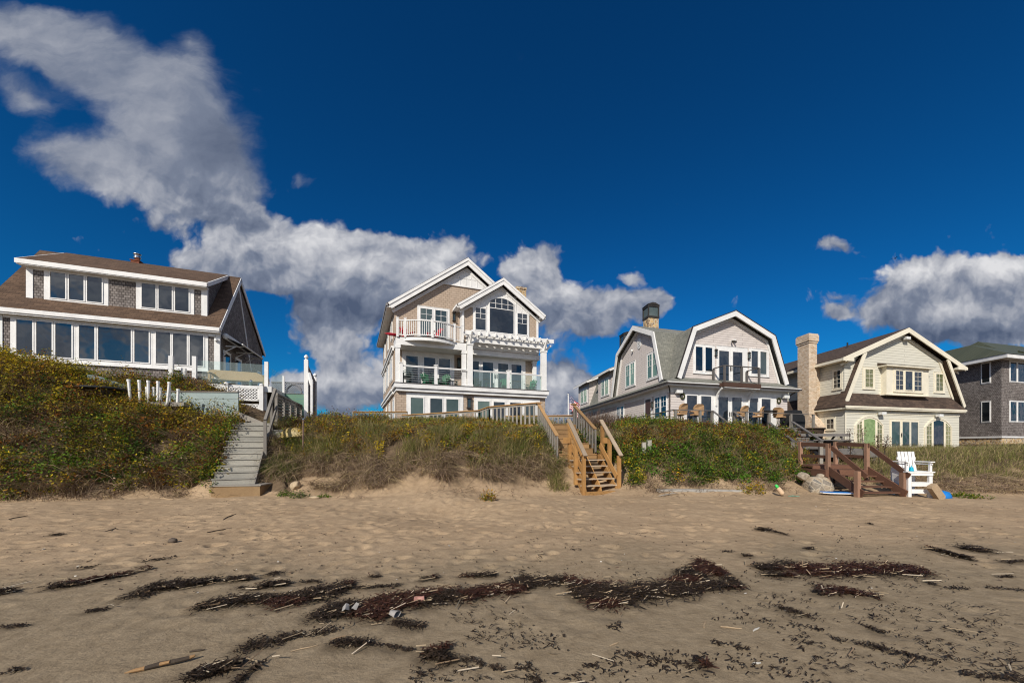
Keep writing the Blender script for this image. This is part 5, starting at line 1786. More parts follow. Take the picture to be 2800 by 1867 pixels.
mb.box(2.86, 2.872, -1.6, .8, 5.1, 6.1)
f.part(mb, 'glass_sheet', 'clear')
f = Sub(H1, 'bench', 'tan wooden bench with a scrolled back behind the glass windscreen', 'bench', (1.1, -1.0, 5.0))
mb = f.mb()
bk = [(-.2, 5.72), (-.25, 5.9), (-.1, 5.97), (1.9, 5.95), (2.15, 5.86), (2.35, 5.66), (2.55, 5.6), (2.55, 5.3), (2.0, 5.42), (.1, 5.5)]
mb.prism(bk, lambda a, b, q: (a, q, b), -.75, -.70)
f.part(mb, 'backrest', 'wood_tan')
mb = f.mb()
mb.box(-.05, 2.4, -1.25, -.75, 5.36, 5.41)
f.part(mb, 'seat', 'wood_tan')
for u in (-.1, 2.35):
    mb = f.mb()
    mb.box(u, u + .1, -1.25, -1.15, 4.905, 5.7)
    mb.box(u, u + .1, -.8, -.755, 4.905, 5.6)
    mb.box(u - .02, u + .12, -1.3, -.76, 5.7, 5.75)
    f.part(mb, 'armrest', 'wood_tan')
f = Sub(H1, 'jar', 'small clear jar with a metal lid on the deck edge above the lattice', 'jar', (1.95, -1.75, 5.03))
mb = f.mb()
mb.lathe([(.09, 4.91), (.1, 4.98), (.1, 5.2), (.07, 5.27)], (1.95, -1.75, 0), 12)
f.part(mb, 'jar_body', 'gl_sea', smooth=True)
mb = f.mb()
mb.lathe([(.08, 5.275), (.08, 5.33), (.02, 5.38)], (1.95, -1.75, 0), 12)
f.part(mb, 'lid', 'steel')

f = Sub(H1, 'lattice_gate', 'white lattice gate with two panels under the raised deck', 'gate', (1.7, -2.1, 3.3))
for u in (.98, 2.52):
    mb = f.mb()
    mb.box(u - .09, u + .09, -2.2, -2.04, 2.6, 5.02)
    mb.lathe([(.08, 5.02), (.11, 5.06), (.09, 5.12), (.03, 5.15)], (u, -2.12, 0), 10)
    f.part(mb, 'post', 'white')
for z0, z1 in ((4.18, 4.92), (3.05, 4.02)):
    mb = f.mb()
    for (a, b, c, d) in ((1.07, 2.43, z0, z0 + .09), (1.07, 2.43, z1 - .07, z1), (1.07, 1.15, z0, z1), (2.35, 2.43, z0, z1)):
        mb.box(a, b, -2.17, -2.12, c, d)
    fm = f.part(mb, 'gate_panel', 'white')
    mb = f.mb()
    H_, W_ = z1 - z0 - .16, 1.2
    for s_ in (1, -1):
        yy = -2.155 if s_ > 0 else -2.142
        for k in np.arange(-H_, W_, .145):
            a0, a1 = max(k, 0), min(k + H_, W_)
            if a1 - a0 < .03:
                continue
            b0, b1 = a0 - k, a1 - k
            if s_ < 0:
                b0, b1 = H_ - b0, H_ - b1
            mb.bar((1.15 + a0, yy, z0 + .09 + b0), (1.15 + a1, yy, z0 + .09 + b1), .011, .042)
    f.part(mb, 'lattice', 'white', fm)
f = Sub(H1, 'wooden_float', 'brown wooden float hanging on the white lattice gate', 'float', (1.26, -2.2, 4.4))
mb = f.mb()
mb.lathe([(.02, 4.25), (.05, 4.28), (.055, 4.6), (.02, 4.66)], (1.26, -2.24, 0), 8)
f.part(mb, 'float_body', 'rust', smooth=True)

# pale blue retaining wall, rod rack, spool table on the left dune
A, B = at(367, 1062, 17.3), at(640, 1078, 17.3)
f = Frame('retaining_wall', 'pale blue board retaining wall across the rose covered slope', 'wall', (A.x, A.y, 2.6), math.atan2(.25, B.x - A.x))
Lw = (B - A).length
mb = f.mb()
for i in range(5):
    mb.box(0, Lw, -.02, .02, 1.58 - .3 * i - .29, 1.58 - .3 * i)
f.part(mb, 'board_panel', 'blue_board')
mb = f.mb()
mb.box(-.05, Lw, -.06, .06, 1.585, 1.63)
f.part(mb, 'cap', 'wood_gray')
A2, B2 = at(262, 1026, 16.7), at(388, 1066, 17.55)
f = Frame('side_wall', 'short sloping pale blue board wall beside the black round table', 'wall', (A2.x, A2.y, 3.2), math.atan2(B2.y - A2.y, B2.x - A2.x))
L2 = math.hypot(B2.x - A2.x, B2.y - A2.y)
mb = f.mb()
ztl, ztr = A2.z - 3.2, B2.z - 3.2
for i in range(5):
    mb.prism([(0, ztl - .3 * i - .29), (0, ztl - .3 * i), (L2, ztr - .3 * i), (L2, ztr - .3 * i - .29)], lambda a, b, q: (a, q, b), -.02, .02)
f.part(mb, 'board_panel', 'blue_board')
mb = f.mb()
mb.box(-.24, -.01, -.03, .03, -.5, ztl)
f.part(mb, 'end_board', 'blue_board')

f = Frame('rod_rack', 'row of ten white plastic pipes of two heights standing on a grey plank', 'rack', (at(420, 1100, 16.3).x, 16.3, 3.0), R(10))
Pl = at(420, 1100, 16.3)
for (px_, y0, y1, lean) in ((357, 1037, 1090, .09), (383, 1039, 1094, .04), (406, 1040, 1090, .01), (431, 1042, 1088, -.02), (457, 1044, 1098, -.10),
                            (402, 1058, 1092, 0), (420, 1058, 1090, 0), (440, 1059, 1095, .03), (463, 1061, 1098, 0), (485, 1063, 1099, -.04)):
    p1 = at(px_, y1 + 8, 16.3 + (.15 if y0 > 1050 else 0))
    p0 = at(px_, y0, 16.3 + (.15 if y0 > 1050 else 0))
    M_ = f.root.matrix_basis.inverted() if False else Matrix.Rotation(-R(10), 4, 'Z') @ Matrix.Translation(-Vector((Pl.x, 16.3, 3.0)))
    b_, t_ = M_ @ Vector((p1.x, p1.y, p1.z)), M_ @ Vector((p1.x - lean, p1.y, p0.z))
    mb = f.mb()
    mb.tube([b_, t_ - (t_ - b_).normalized() * .09], .048, 8)
    mb.tube([t_ - (t_ - b_).normalized() * .09, t_], .06, 8)
    f.part(mb, 'pipe', 'pvc', smooth=False)
mb = f.mb()
mb.box(-.2, 1.15, -.05, .3, .45, .62)
f.part(mb, 'plank', 'wood_gray')

c = at(280, 1062, 16.1)
f = Frame('spool_table', 'round black topped spool table sunk among the yellow roses', 'table', (c.x, c.y, c.z - .75))
mb = f.mb()
mb.lathe([(.72, .70), (.76, .72), (.76, .77), (.72, .79)], (0, 0, 0), 28)
f.part(mb, 'table_top', 'black')
mb = f.mb()
mb.lathe([(.30, -.3), (.30, .70)], (0, 0, 0), 18)
f.part(mb, 'drum', 'wood_slate')

# tall shingled screen with finials, and the green board fence behind
f = Frame('privacy_fence', 'tall shingled privacy fence stepping down behind white posts with finials', 'fence', (-12.6, 20.0, 3.0), math.atan2(2.25, -.95))
mb = f.mb()
mb.prism([(0, 0), (0, 3.05), (1.0, 2.8), (2.5, 2.5), (2.5, -.5)], lambda a, b, q: (a, q, b), -.04, .04)
f.part(mb, 'shingle_panel', 'dark_sh')
for x, zt in ((-.1, 3.2), (2.55, 2.7)):
    mb = f.mb()
    mb.box(x - .09, x + .09, -.09, .09, -.8, zt)
    mb.lathe([(.05, zt), (.05, zt + .06), (.10, zt + .12), (.09, zt + .2), (.02, zt + .27)], (x, 0, 0), 10)
    f.part(mb, 'post', 'white')
mb = f.mb()
mb.box(-.55, -.36, -.35, -.25, -.9, 2.1)
mb.bar((-.45, -.3, 1.9), (-.1, -.1, 2.5), .1, .2)
f.part(mb, 'front_post', 'white')
a_ = at(752, 1110, 24)
f = Frame('board_fence', 'sea green board fence with a lattice top and round opening', 'fence', (a_.x, a_.y, 2.8), R(8))
mb = f.mb()
for i in range(7):
    mb.box(-.2, 1.9, -.02, .02, 2.2 - .3 * i - .29, 2.2 - .3 * i)
f.part(mb, 'board_panel', 'green_board')
mb = f.mb()
mb.box(-.2, 1.9, -.05, .05, 2.86, 2.95)
mb.box(-.2, 1.9, -.05, .05, 2.2, 2.26)
mb.tube([(1.1 + .45 * math.cos(t_), -.03, 2.27 + .52 * math.sin(t_)) for t_ in np.linspace(0, math.pi, 14)], .05, 6)
for s_ in (1, -1):
    for k in np.arange(-.6, 2.1, .13):
        a0, a1 = max(k, 0), min(k + .6, 2.1)
        if a1 - a0 > .03:
            b0, b1 = a0 - k, a1 - k
            if s_ < 0:
                b0, b1 = .6 - b0, .6 - b1
            mb.bar((-.2 + a0, .012 * s_, 2.26 + b0), (-.2 + a1, .012 * s_, 2.26 + b1), .011, .035)
f.part(mb, 'lattice_top', 'slate_trim')

# yellow hull and iron pipe in the grass
f = Frame('dinghy', 'faded yellow upturned boat hull half buried in the grass', 'boat', (-10.95, 16.25, 2.1), R(-18))
mb = f.mb()
prof = []
V_, F_ = [], []
nu, nv = 12, 9
for i in range(nu + 1):
    x = -.62 + 1.5 * i / nu
    k = max(0.02, 1 - abs((x - .05) / .78) ** 2.3) ** .6
    for j in range(nv + 1):
        t_ = math.pi * j / nv
        V_.append((x, -.38 * k * math.cos(t_), .42 * k * math.sin(t_) ** .7 + .08 * x))
for i in range(nu):
    for j in range(nv):
        F_.append((i * (nv + 1) + j, i * (nv + 1) + j + 1, (i + 1) * (nv + 1) + j + 1, (i + 1) * (nv + 1) + j))
mb.add(V_, F_)
f.part(mb, 'hull', 'yellow', smooth=True)
mb = f.mb()
mb.tube([(-.55, -.2, .02), (0, -.4, 0), (.5, -.33, .04), (.85, -.04, .08)], .03, 6)
f.part(mb, 'gunwale', 'yellow')
f = Frame('iron_pipe', 'thin rusty pipe standing upright in the dune grass', 'pipe', (-9.72, 15.2, gz(-9.72, 15.2)))
zt = at(829, 1147, 15.2).z - gz(-9.72, 15.2)
mb = f.mb()
mb.tube([(0, 0, -.3), (0.01, 0, zt)], .026, 8)
f.part(mb, 'pipe_shaft', 'rust')
mb = f.mb()
mb.tube([(.01, 0, zt), (.01, 0, zt + .05)], .036, 8)
f.part(mb, 'pipe_cap', 'steel')

# new lower stairs and old upper stairs in the middle
f = Frame('beach_stairs', 'new honey coloured timber stairs with rails coming down onto the sand', 'stairs', STAIR_M[0], STAIR_M[1])
for i in range(5):
    mb = f.mb()
    mb.box(-.02 if i == 0 else -.06, 1.40, .25 * i, .25 * i + .29, .29 + .223 * i, .33 + .223 * i)
    f.part(mb, 'tread', 'wood_top')
mb = f.mb()
mb.box(0, 1.36, -.16, -.1, -.06, .13)
mb.box(0, 1.36, -.1, .9, .03, .07)
f.part(mb, 'base_frame', 'wood_new')
for u in (.07, .66, 1.29):
    mb = f.mb()
    mb.prism([(-.1, -.1), (.0, .28), (1.3, 1.42), (1.5, 1.42), (1.5, 1.1), (.25, -.1)], lambda a, b, q: (q, a, b), u - .022, u + .022)
    f.part(mb, 'stringer', 'wood_new')
for u in (-.03, 1.39):
    for w, zb, zt in ((-.03, -.1, 1.40), (.70, .3, 2.02), (1.30, .8, 2.56)):
        mb = f.mb()
        mb.box(u - .06, u + .06, w - .06, w + .06, zb, zt)
        f.part(mb, 'post', 'wood_new')
    s_ = -1 if u < .5 else 1
    mb = f.mb()
    mb.bar((u, -.2, 1.40), (u, 1.42, 2.80), .15, .045)
    f.part(mb, 'handrail', 'wood_top')
    mb = f.mb()
    mb.bar((u + .085 * s_, -.05, 1.40), (u + .085 * s_, 1.36, 2.62), .04, .10)
    mb.bar((u - .08 * s_, .0, .62), (u - .08 * s_, 1.36, 1.80), .04, .20)
    mb.box(min(u, u + .3 * s_), max(u, u + .3 * s_), 1.2, 1.24, 1.86, 2.08)
    f.part(mb, 'side_rail', 'wood_new')

f = Frame('upper_stairs', 'weathered upper stairs with brown capped rails and grey balusters', 'stairs', STAIR_M[0], STAIR_M[1])
for i in range(7):
    mb = f.mb()
    mb.box(-.38, 1.24, 1.5 + .36 * i, 1.86 + .36 * i, 1.40 + .215 * i, 1.44 + .215 * i)
    mb.box(-.38, 1.24, 1.52 + .36 * i, 1.545 + .36 * i, 1.23 + .215 * i, 1.395 + .215 * i)
    f.part(mb, 'tread', 'wood_cap')
for u, z0, w0 in ((-.45, 2.15, 1.55), (1.3, 2.45, 1.75)):
    mc, mw = f.mb(), f.mb()
    rail_run(mc, mw, [(u, 4.02, 3.66), (u, w0, z0)], .95, .3, bal=(.06, .06))
    mc.box(u - .12, u + .12, 3.9, 4.14, 3.66, 3.72)
    f.part(mc, 'handrail', 'wood_cap')
    f.part(mw, 'balusters', 'wood_gray')

f = Frame('boardwalk', 'long grey balustrade with honey coloured cap along the top of the middle dune', 'railing', (-3.0, 19.3, 2.7), 0)
o_ = Vector((-3.0, 19.3, 2.7))
c_, n_ = math.cos(STAIR_M[1]), math.sin(STAIR_M[1])
NL = Vector((STAIR_M[0].x - .45 * c_ - 4.02 * n_, STAIR_M[0].y - .45 * n_ + 4.02 * c_, 3.7))
NR = Vector((STAIR_M[0].x + 1.3 * c_ - 4.02 * n_, STAIR_M[0].y + 1.3 * n_ + 4.02 * c_, 3.62))
mc, mw = f.mb(), f.mb()
rail_run(mc, mw, [NL - o_, Vector((-2.93, 19, 3.68)) - o_, Vector((-3.5, 19.5, 3.55)) - o_, Vector((-8.0, 21, 3.42)) - o_], .95, .24)
f.part(mc, 'rail_cap', 'wood_new')
f.part(mw, 'balusters', 'wood_gray')
mc, mw = f.mb(), f.mb()
rail_run(mc, mw, [Vector((-8.1, 22, 3.70)) - o_, Vector((-11.2, 22, 3.70)) - o_], .95, .3)
f.part(mc, 'back_rail_cap', 'wood_new')
f.part(mw, 'back_balusters', 'wood_gray')
mc, mw = f.mb(), f.mb()
rail_run(mc, mw, [NR - o_ + Vector((.05, .1, -.1)), Vector((1.35, 20.6, 3.38)) - o_, Vector((-.3, 20.9, 3.38)) - o_, Vector((-2.4, 21.4, 3.4)) - o_], .8, .26)
f.part(mc, 'back_rail_cap', 'wood_new')
f.part(mw, 'back_balusters', 'wood_gray')
mb = f.mb()
for k in range(3):
    p0, p1 = Vector((-7.5, 21.8 + .1 * k, 3.12)), Vector((-2.0, 20.6 + .1 * k, 3.05))
    mb.bar(p0 - o_, p1 - o_, .09, .05)
f.part(mb, 'bench_board', 'wood_new')
mb = f.mb()
mb.add([p - o_ for p in (Vector((NL.x, NL.y, 2.74)), Vector((NR.x, NR.y, 2.74)), Vector((1.4, 20.7, 2.74)), Vector((-2.4, 22.0, 2.74)), Vector((-8.2, 22.4, 2.62)), Vector((-8.0, 21, 2.62)), Vector((-3.5, 19.5, 2.74)))] +
       [p - o_ for p in (Vector((NL.x, NL.y, 2.62)), Vector((NR.x, NR.y, 2.62)), Vector((1.4, 20.7, 2.62)), Vector((-2.4, 22.0, 2.62)), Vector((-8.2, 22.4, 2.5)), Vector((-8.0, 21, 2.5)), Vector((-3.5, 19.5, 2.62)))],
       [tuple(range(7)), tuple(range(13, 6, -1))] + [(i, (i + 1) % 7, 7 + (i + 1) % 7, 7 + i) for i in range(7)])
f.part(mb, 'deck_boards', 'wood_new')

# flag on its pole
def flag_mat():
    m, t, b = new_mat('striped_flag_cloth')
    uv = t.n('ShaderNodeSeparateXYZ', {0: t.n('ShaderNodeUVMap').outputs[0]})
    u, v = uv.outputs[0], uv.outputs[1]
    st = t.math('GREATER_THAN', t.math('FRACT', t.math('MULTIPLY', v, 6.5)), .5)
    c = t.mix(st, (.42, .012, .03), (.75, .74, .72))
    can = t.math('MULTIPLY', t.math('LESS_THAN', u, .42), t.math('LESS_THAN', v, .54))
    fu = t.math('SUBTRACT', t.math('FRACT', t.math('MULTIPLY', u, 14.3)), .5)
    fv = t.math('SUBTRACT', t.math('FRACT', t.math('MULTIPLY', v, 9.2)), .5)
    star = t.math('LESS_THAN', t.math('ADD', t.math('MULTIPLY', fu, fu), t.math('MULTIPLY', fv, fv)), .07)
    cc = t.mix(star, (.02, .025, .11), (.7, .7, .7))
    link(t, t.mix(can, c, cc), b.inputs['Base Color'])
    b.inputs['Roughness'].default_value = .85
    return m


fp_ = at(1554, 1075, 23.5)
f = Frame('flag_pole', 'white flag pole with a ball top behind the beach stairs', 'flagpole', (fp_.x, fp_.y, 2.7))
mb = f.mb()
mb.tube([(0, 0, -.3), (0, 0, fp_.z - 2.78)], .035, 8)
f.part(mb, 'pole', 'white')
mb = f.mb()
mb.lathe([(.02, -.07), (.06, -.03), (.06, .02), (.02, .06)], (0, 0, fp_.z - 2.74), 10)
f.part(mb, 'ball', 'steel', smooth=True)
nu, nv = 26, 14
V_, UV_ = [], []
for i in range(nu + 1):
    for j in range(nv + 1):
        u, v = i / nu, j / nv
        V_.append((.06 + .50 * u ** .9 - .10 * v * u, -.07 * math.sin(u * 11 + v * 1.5) * u ** .5, -.12 - .46 * u ** 1.15 - .60 * v + .04 * math.sin(u * 9)))
        UV_.append((u, v))
me = bpy.data.meshes.new('flag')
me.from_pydata(V_, [], [(i * (nv + 1) + j, (i + 1) * (nv + 1) + j, (i + 1) * (nv + 1) + j + 1, i * (nv + 1) + j + 1) for i in range(nu) for j in range(nv)])
ul = me.uv_layers.new(name='uv')
for l in me.loops:
    ul.data[l.index].uv = UV_[l.vertex_index]
me.materials.append(flag_mat())
fl = bpy.data.objects.new('flag', me)
COL.objects.link(fl)
fl.location = fp_
fl.scale = (1.3, 1.0, 1.35)
tag(fl, 'drooping red white and blue striped flag with stars on the white pole', 'flag')
sm = fl.modifiers.new('thickness', 'SOLIDIFY')
sm.thickness = .004

# house 3: deck and its rails
f = Sub(H3, 'deck', 'grey timber deck with plain rails in front of the mauve gambrel house', 'deck', (4.5, -2.2, 2.0))
mb = f.mb()
mb.box(-1.15, 10.4, -2.35, -.01, 2.86, 2.97)
mb.box(-1.15, 10.4, -2.35, -2.3, 2.3, 2.855)
f.part(mb, 'deck_boards', 'wood_slate')
mb = f.mb()
for a, b in (((-1.07, -2.25, 3.95), (1.75, -2.25, 3.96)), ((3.39, -2.25, 3.96), (10.35, -2.25, 3.92)), ((-1.05, -2.25, 3.95), (-1.0, 6.5, 3.82)),
             ((1.75, -2.25, 3.96), (1.5, -4.4, 2.86)), ((3.39, -2.25, 3.96), (3.15, -4.4, 2.86))):
    mb.bar(a, b, .14, .045)
f.part(mb, 'handrail', 'wood_slate')
for u, w in [(-1.0, -2.25), (.79, -2.25), (1.7, -2.25), (3.5, -2.25), (4.41, -2.25), (6.32, -2.25), (8.21, -2.25), (10.26, -2.25), (-1.0, -.4), (-1.0, 1.6), (-1.0, 3.6), (-1.0, 5.6)]:
    mb = f.mb()
    mb.box(u - .07, u + .07, w - .07, w + .07, 2.2, 3.92)
    f.part(mb, 'post', 'wood_gray')
for i in range(4):
    mb = f.mb()
    mb.box(1.7, 3.35, -2.68 - .32 * i, -2.36 - .32 * i, 2.70 - .2 * i, 2.75 - .2 * i)
    f.part(mb, 'step', 'wood_slate')

# grey stairs from that deck to the lower deck
f = Frame('deck_stairs', 'slate grey stairs with sloping rails going down to the picnic table', 'stairs', (11.5, 18.1, 1.0), R(-11))
for i in range(6):
    mb = f.mb()
    mb.box(.05, 1.15, .1 + .45 * i, .5 + .45 * i, .75 + .18 * i, .8 + .18 * i)
    mb.box(.05, 1.15, .13 + .45 * i, .16 + .45 * i, .6 + .18 * i, .745 + .18 * i)
    f.part(mb, 'tread', 'wood_slate')
for u in (0, 1.2):
    mb = f.mb()
    mb.bar((u, -.1, .98), (u, 3.05, 2.05), .13, .05)
    f.part(mb, 'handrail', 'wood_slate')
    mb = f.mb()
    mb.bar((u, 0, .5), (u, 3.0, 1.6), .05, .26)
    f.part(mb, 'stringer', 'wood_slate')
    for w, zt in ((.02, .98), (2.95, 2.0)):
        mb = f.mb()
        mb.box(u - .07, u + .07, w - .07, w + .07, -.4, zt)
        f.part(mb, 'post', 'wood_gray')
f = Frame('lower_deck', 'low slate grey deck beside the cream house', 'deck', (13.5, 19.5, 1.0), R(4))
mb = f.mb()
mb.box(-1.6, 2.4, -1.0, 2.2, .5, .62)
mb.box(-1.6, 2.4, -1.05, -1.0, .2, .62)
f.part(mb, 'deck_boards', 'wood_slate')
for x in (-1.5, .4, 2.3):
    mb = f.mb()
    mb.box(x - .07, x + .07, -.98, -.84, -.6, .495)
    f.part(mb, 'deck_leg', 'wood_gray')
f = Frame('picnic_table', 'long slate grey picnic table with bench on the low deck', 'table', (14.0, 19.7, 1.63), R(3))
mb = f.mb()
for k in range(4):
    mb.box(-1.35, 1.25, -.36 + .19 * k, -.19 + .19 * k, .68, .735)
mb.box(-1.35, 1.25, -.37, -.33, .60, .675)
f.part(mb, 'table_top', 'wood_slate')
mb = f.mb()
for y in (-.85, .62):
    mb.box(-1.1, 1.0, y, y + .28, .38, .43)
f.part(mb, 'bench', 'wood_slate')
for x in (-.95, .85):
    mb = f.mb()
    mb.bar((x, -.75, 0), (x, -.15, .67), .08, .06)
    mb.bar((x, .75, 0), (x, .15, .67), .08, .06)
    mb.box(x - .05, x + .05, -.8, .8, .31, .375)
    f.part(mb, 'trestle', 'wood_slate')

# red-brown stairs and platform on the beach
f = Frame('platform_stairs', 'red brown stained stairs with a railed landing beside the white chair', 'stairs', (11.30, 13.0, 0), R(2))
mb = f.mb()
mb.box(-.9, .85, 1.42, 3.1, .80, .86)
f.part(mb, 'landing', 'wood_brown')
mb = f.mb()
mb.box(-.9, .85, 1.38, 1.415, .60, .855)
mb.box(-.9, -.86, 1.42, 3.1, .60, .795)
mb.box(-.9, .85, 2.05, 2.09, .86, 1.0)
mb.box(-.9, .85, 2.09, 3.1, .93, 1.0)
f.part(mb, 'landing_skirt', 'wood_brown')
for i in range(4):
    mb = f.mb()
    mb.box(-.68, .68, .05 + .3 * i, .36 + .3 * i, .14 + .165 * i, .18 + .165 * i)
    f.part(mb, 'tread', 'wood_brown')
for u in (-.75, .75):
    mb = f.mb()
    mb.bar((u, -.08, .12), (u, 1.45, .86), .055, .27)
    f.part(mb, 'stringer', 'wood_brown')
    s_ = -1 if u < 0 else 1
    for w, z0, z1 in ((.10, -.1, .90 if u < 0 else .84), (1.45, .45, 1.84), (2.95, .2, 1.92)):
        mb = f.mb()
        mb.box(u - .06 + .05 * s_ * (w < 1), u + .06 + .05 * s_ * (w < 1), w - .06 - .04 * (w < 1), w + .06, z0, z1)
        f.part(mb, 'post', 'wood_pink')
    mb = f.mb()
    mb.bar((u + .08, 1.4, 1.70), (u + .08, -.12, .74), .045, .17)
    mb.bar((u, 1.35, 1.78), (u, 3.0, 1.84), .05, .15)
    mb.bar((u, 1.45, 1.34), (u, 3.0, 1.36), .045, .12)
    f.part(mb, 'handrail', 'wood_brown')

# grey stones under the landing
def rock(name, label, loc, sx, sy, sz, mat, seed=0, sub=3, cat='rock', group=None, parent=None):
    bm = bmesh.new()
    bmesh.ops.create_icosphere(bm, subdivisions=sub, radius=1)
    rr = np.random.default_rng(seed)
    ks = rr.normal(size=(7, 3)) * 1.9
    ph = rr.uniform(0, 6, 7)
    pn = rr.normal(size=(11, 3))
    pn /= np.linalg.norm(pn, axis=1)[:, None]
    pd = rr.uniform(.62, .92, 11)                       # broken faces
    for v in bm.verts:
        c = v.co * (1 + .05 * sum(math.sin(v.co.dot(Vector(k)) + p_) for k, p_ in zip(ks, ph)))
        for nn_, dd_ in zip(pn, pd):
            q = c.dot(Vector(nn_)) - dd_
            if q > 0:
                c = c - Vector(nn_) * q * .92
        v.co = (c.x * sx, c.y * sy, c.z * sz)
    me = bpy.data.meshes.new(name)
    bm.to_mesh(me)
    bm.free()
    for p_ in me.polygons:
        p_.use_smooth = sub < 3
    me.materials.append(M[mat])
    o = bpy.data.objects.new(name, me)
    COL.objects.link(o)
    o.location = loc
    if parent:
        o.parent = parent
        return o
    return tag(o, label, cat, group)


M['rock_tan'] = plain('tan_rock', (.44, .34, .22), .9, .3, 5, bump=.5)
M['rock_dark'] = plain('dark_pebble', (.10, .075, .055), .8, .3, 8, bump=.4)
M['rock_gray'] = plain('pale_grey_rock', (.34, .28, .21), .9, .4, 5, bump=.5)
rock('stone_wall', 'low mortared grey stone wall under the red brown landing', (10.1, 14.45, .12), .60, .45, .46, 'stone_gray', 3, 4, 'wall')
rock('boulder', 'pale grey boulder on the left end of the stone wall', (9.66, 14.55, .58), .24, .22, .18, 'rock_gray', 5, cat='boulder')
rock('boulder', 'small round grey boulder beside the landing on the stone wall', (10.25, 14.5, .62), .15, .14, .11, 'rock_gray', 6, cat='boulder')
rock('boulder', 'squarish tan boulder in the bank right of the grey stairs', (-9.08, 13.75, gz(-9.08, 13.75) + .12), .19, .16, .19, 'rock_tan', 8, cat='boulder')
rock('stone', 'dark fist sized stone on the trodden sand', (-6.94, 7.08, gz(-6.94, 7.08) + .03), .085, .07, .06, 'rock_dark', 9, 2, cat='stone')
rock('stone', 'small flat pale stone at the foot of the middle dune', (-7.85, 12.9, gz(-7.85, 12.9) + .02), .2, .09, .06, 'rock_tan', 12, 2, cat='stone')

# tall white beach chair
f = Frame('lifeguard_chair', 'tall white wooden slatted beach chair beside the red brown stairs', 'chair', (12.14, 12.95, 0), R(-5))
for x in (.045, .70):
    mb = f.mb()
    mb.box(x - .05, x + .05, 0, .09, -.05, .86)
    f.part(mb, 'leg', 'white')
for x in (.02, .66):
    mb = f.mb()
    mb.box(x - .03, x + .05, .66, .74, -.05, 1.0)
    f.part(mb, 'leg', 'white')
mb = f.mb()
for k in range(5):
    mb.box(-.05, .80, -.04 + .14 * k, .09 + .14 * k, .862, .90)
mb.box(.0, .75, -.025, -.001, .76, .86)
f.part(mb, 'seat', 'white')
mb = f.mb()
for k in range(5):
    x = .17 + .115 * k
    mb.prism([(x, .9), (x + .09, .9), (x + .09, 1.56), (x, 1.56)], lambda a, b, q: (a, .58 + q + (b - .9) * .16, b), 0, .03)
mb.bar((.15, .69, 1.32), (.76, .69, 1.32), .03, .09)
f.part(mb, 'backrest', 'white')
for x in (-.01, .74):
    mb = f.mb()
    mb.box(x - .07, x + .07, -.02, .66, 1.20, 1.235)
    mb.box(x - .03, x + .03, .04, .12, .90, 1.2)
    mb.box(x - .02, x + .02, .0, .6, 1.12, 1.16)
    f.part(mb, 'armrest', 'white')
mb = f.mb()
for k in range(6):
    mb.box(-.035, -.008, .095, .65, .1 + .155 * k, .245 + .155 * k)
f.part(mb, 'side_boards', 'white')
mb = f.mb()
mb.box(.09, .65, -.02, .3, .50, .535)
mb.box(.09, .65, -.012, .015, .40, .50)
mb.box(.09, .65, .0, .03, .16, .30)
mb.box(.09, .65, .55, .575, .3, .7)
f.part(mb, 'footrest', 'white')
f = Frame('toy_bucket', 'turquoise toy bucket on the seat of the tall white chair', 'bucket', (12.30, 13.02, .905))
mb = f.mb()
mb.lathe([(.07, 0), (.068, .02), (.055, .12), (.05, .14)], (0, 0, 0), 14)
f.part(mb, 'bucket_body', 'cyan_pl', smooth=True)
mb = f.mb()
mb.tube([(.0, 0, .14), (.0, 0, .2)], .012, 6)
f.part(mb, 'knob', 'cyan_pl')
f = Frame('driftwood_block', 'thick tan driftwood block leaning against the white chair leg', 'driftwood', (12.85, 12.62, 0), R(8))
mb = f.mb()
mb.prism([(-.10, .52), (-.28, .44), (-.30, .36), (.02, -.04), (.22, .02), (.24, .10)], lambda a, b, q: (a, q, b), 0, .16)
f.part(mb, 'block', 'drift')
f = Frame('plastic_tub', 'bright blue tub lying behind the driftwood block', 'tub', (13.35, 13.1, gz(13.35, 13.1)), R(30))
mb = f.mb()
mb.lathe([(.31, 0), (.29, .1), (.24, .22), (.1, .27)], (0, 0, -.03), 20)
f.part(mb, 'tub_body', 'blue_pl', smooth=True)
f = Frame('boogie_board', 'blue foam bodyboard with white edge on the sand by the stairs', 'bodyboard', (10.2, 13.6, gz(10.2, 13.6) + .05), R(-12))
ol = [(-.52, 0.02), (-.48, .14), (-.3, .21), (.3, .22), (.48, .16), (.48, -.16), (.3, -.22), (-.3, -.21), (-.48, -.12)]
mb = f.mb()
mb.prism(ol, lambda a, b, q: (a, b, q + .05 * (a * a)), 0, .03)
f.part(mb, 'white_core', 'white')
mb = f.mb()
mb.prism([(a * .98, b * .96) for a, b in ol], lambda a, b, q: (a, b, q + .05 * (a * a)), .031, .045)
f.part(mb, 'deck_skin', 'blue_pl')

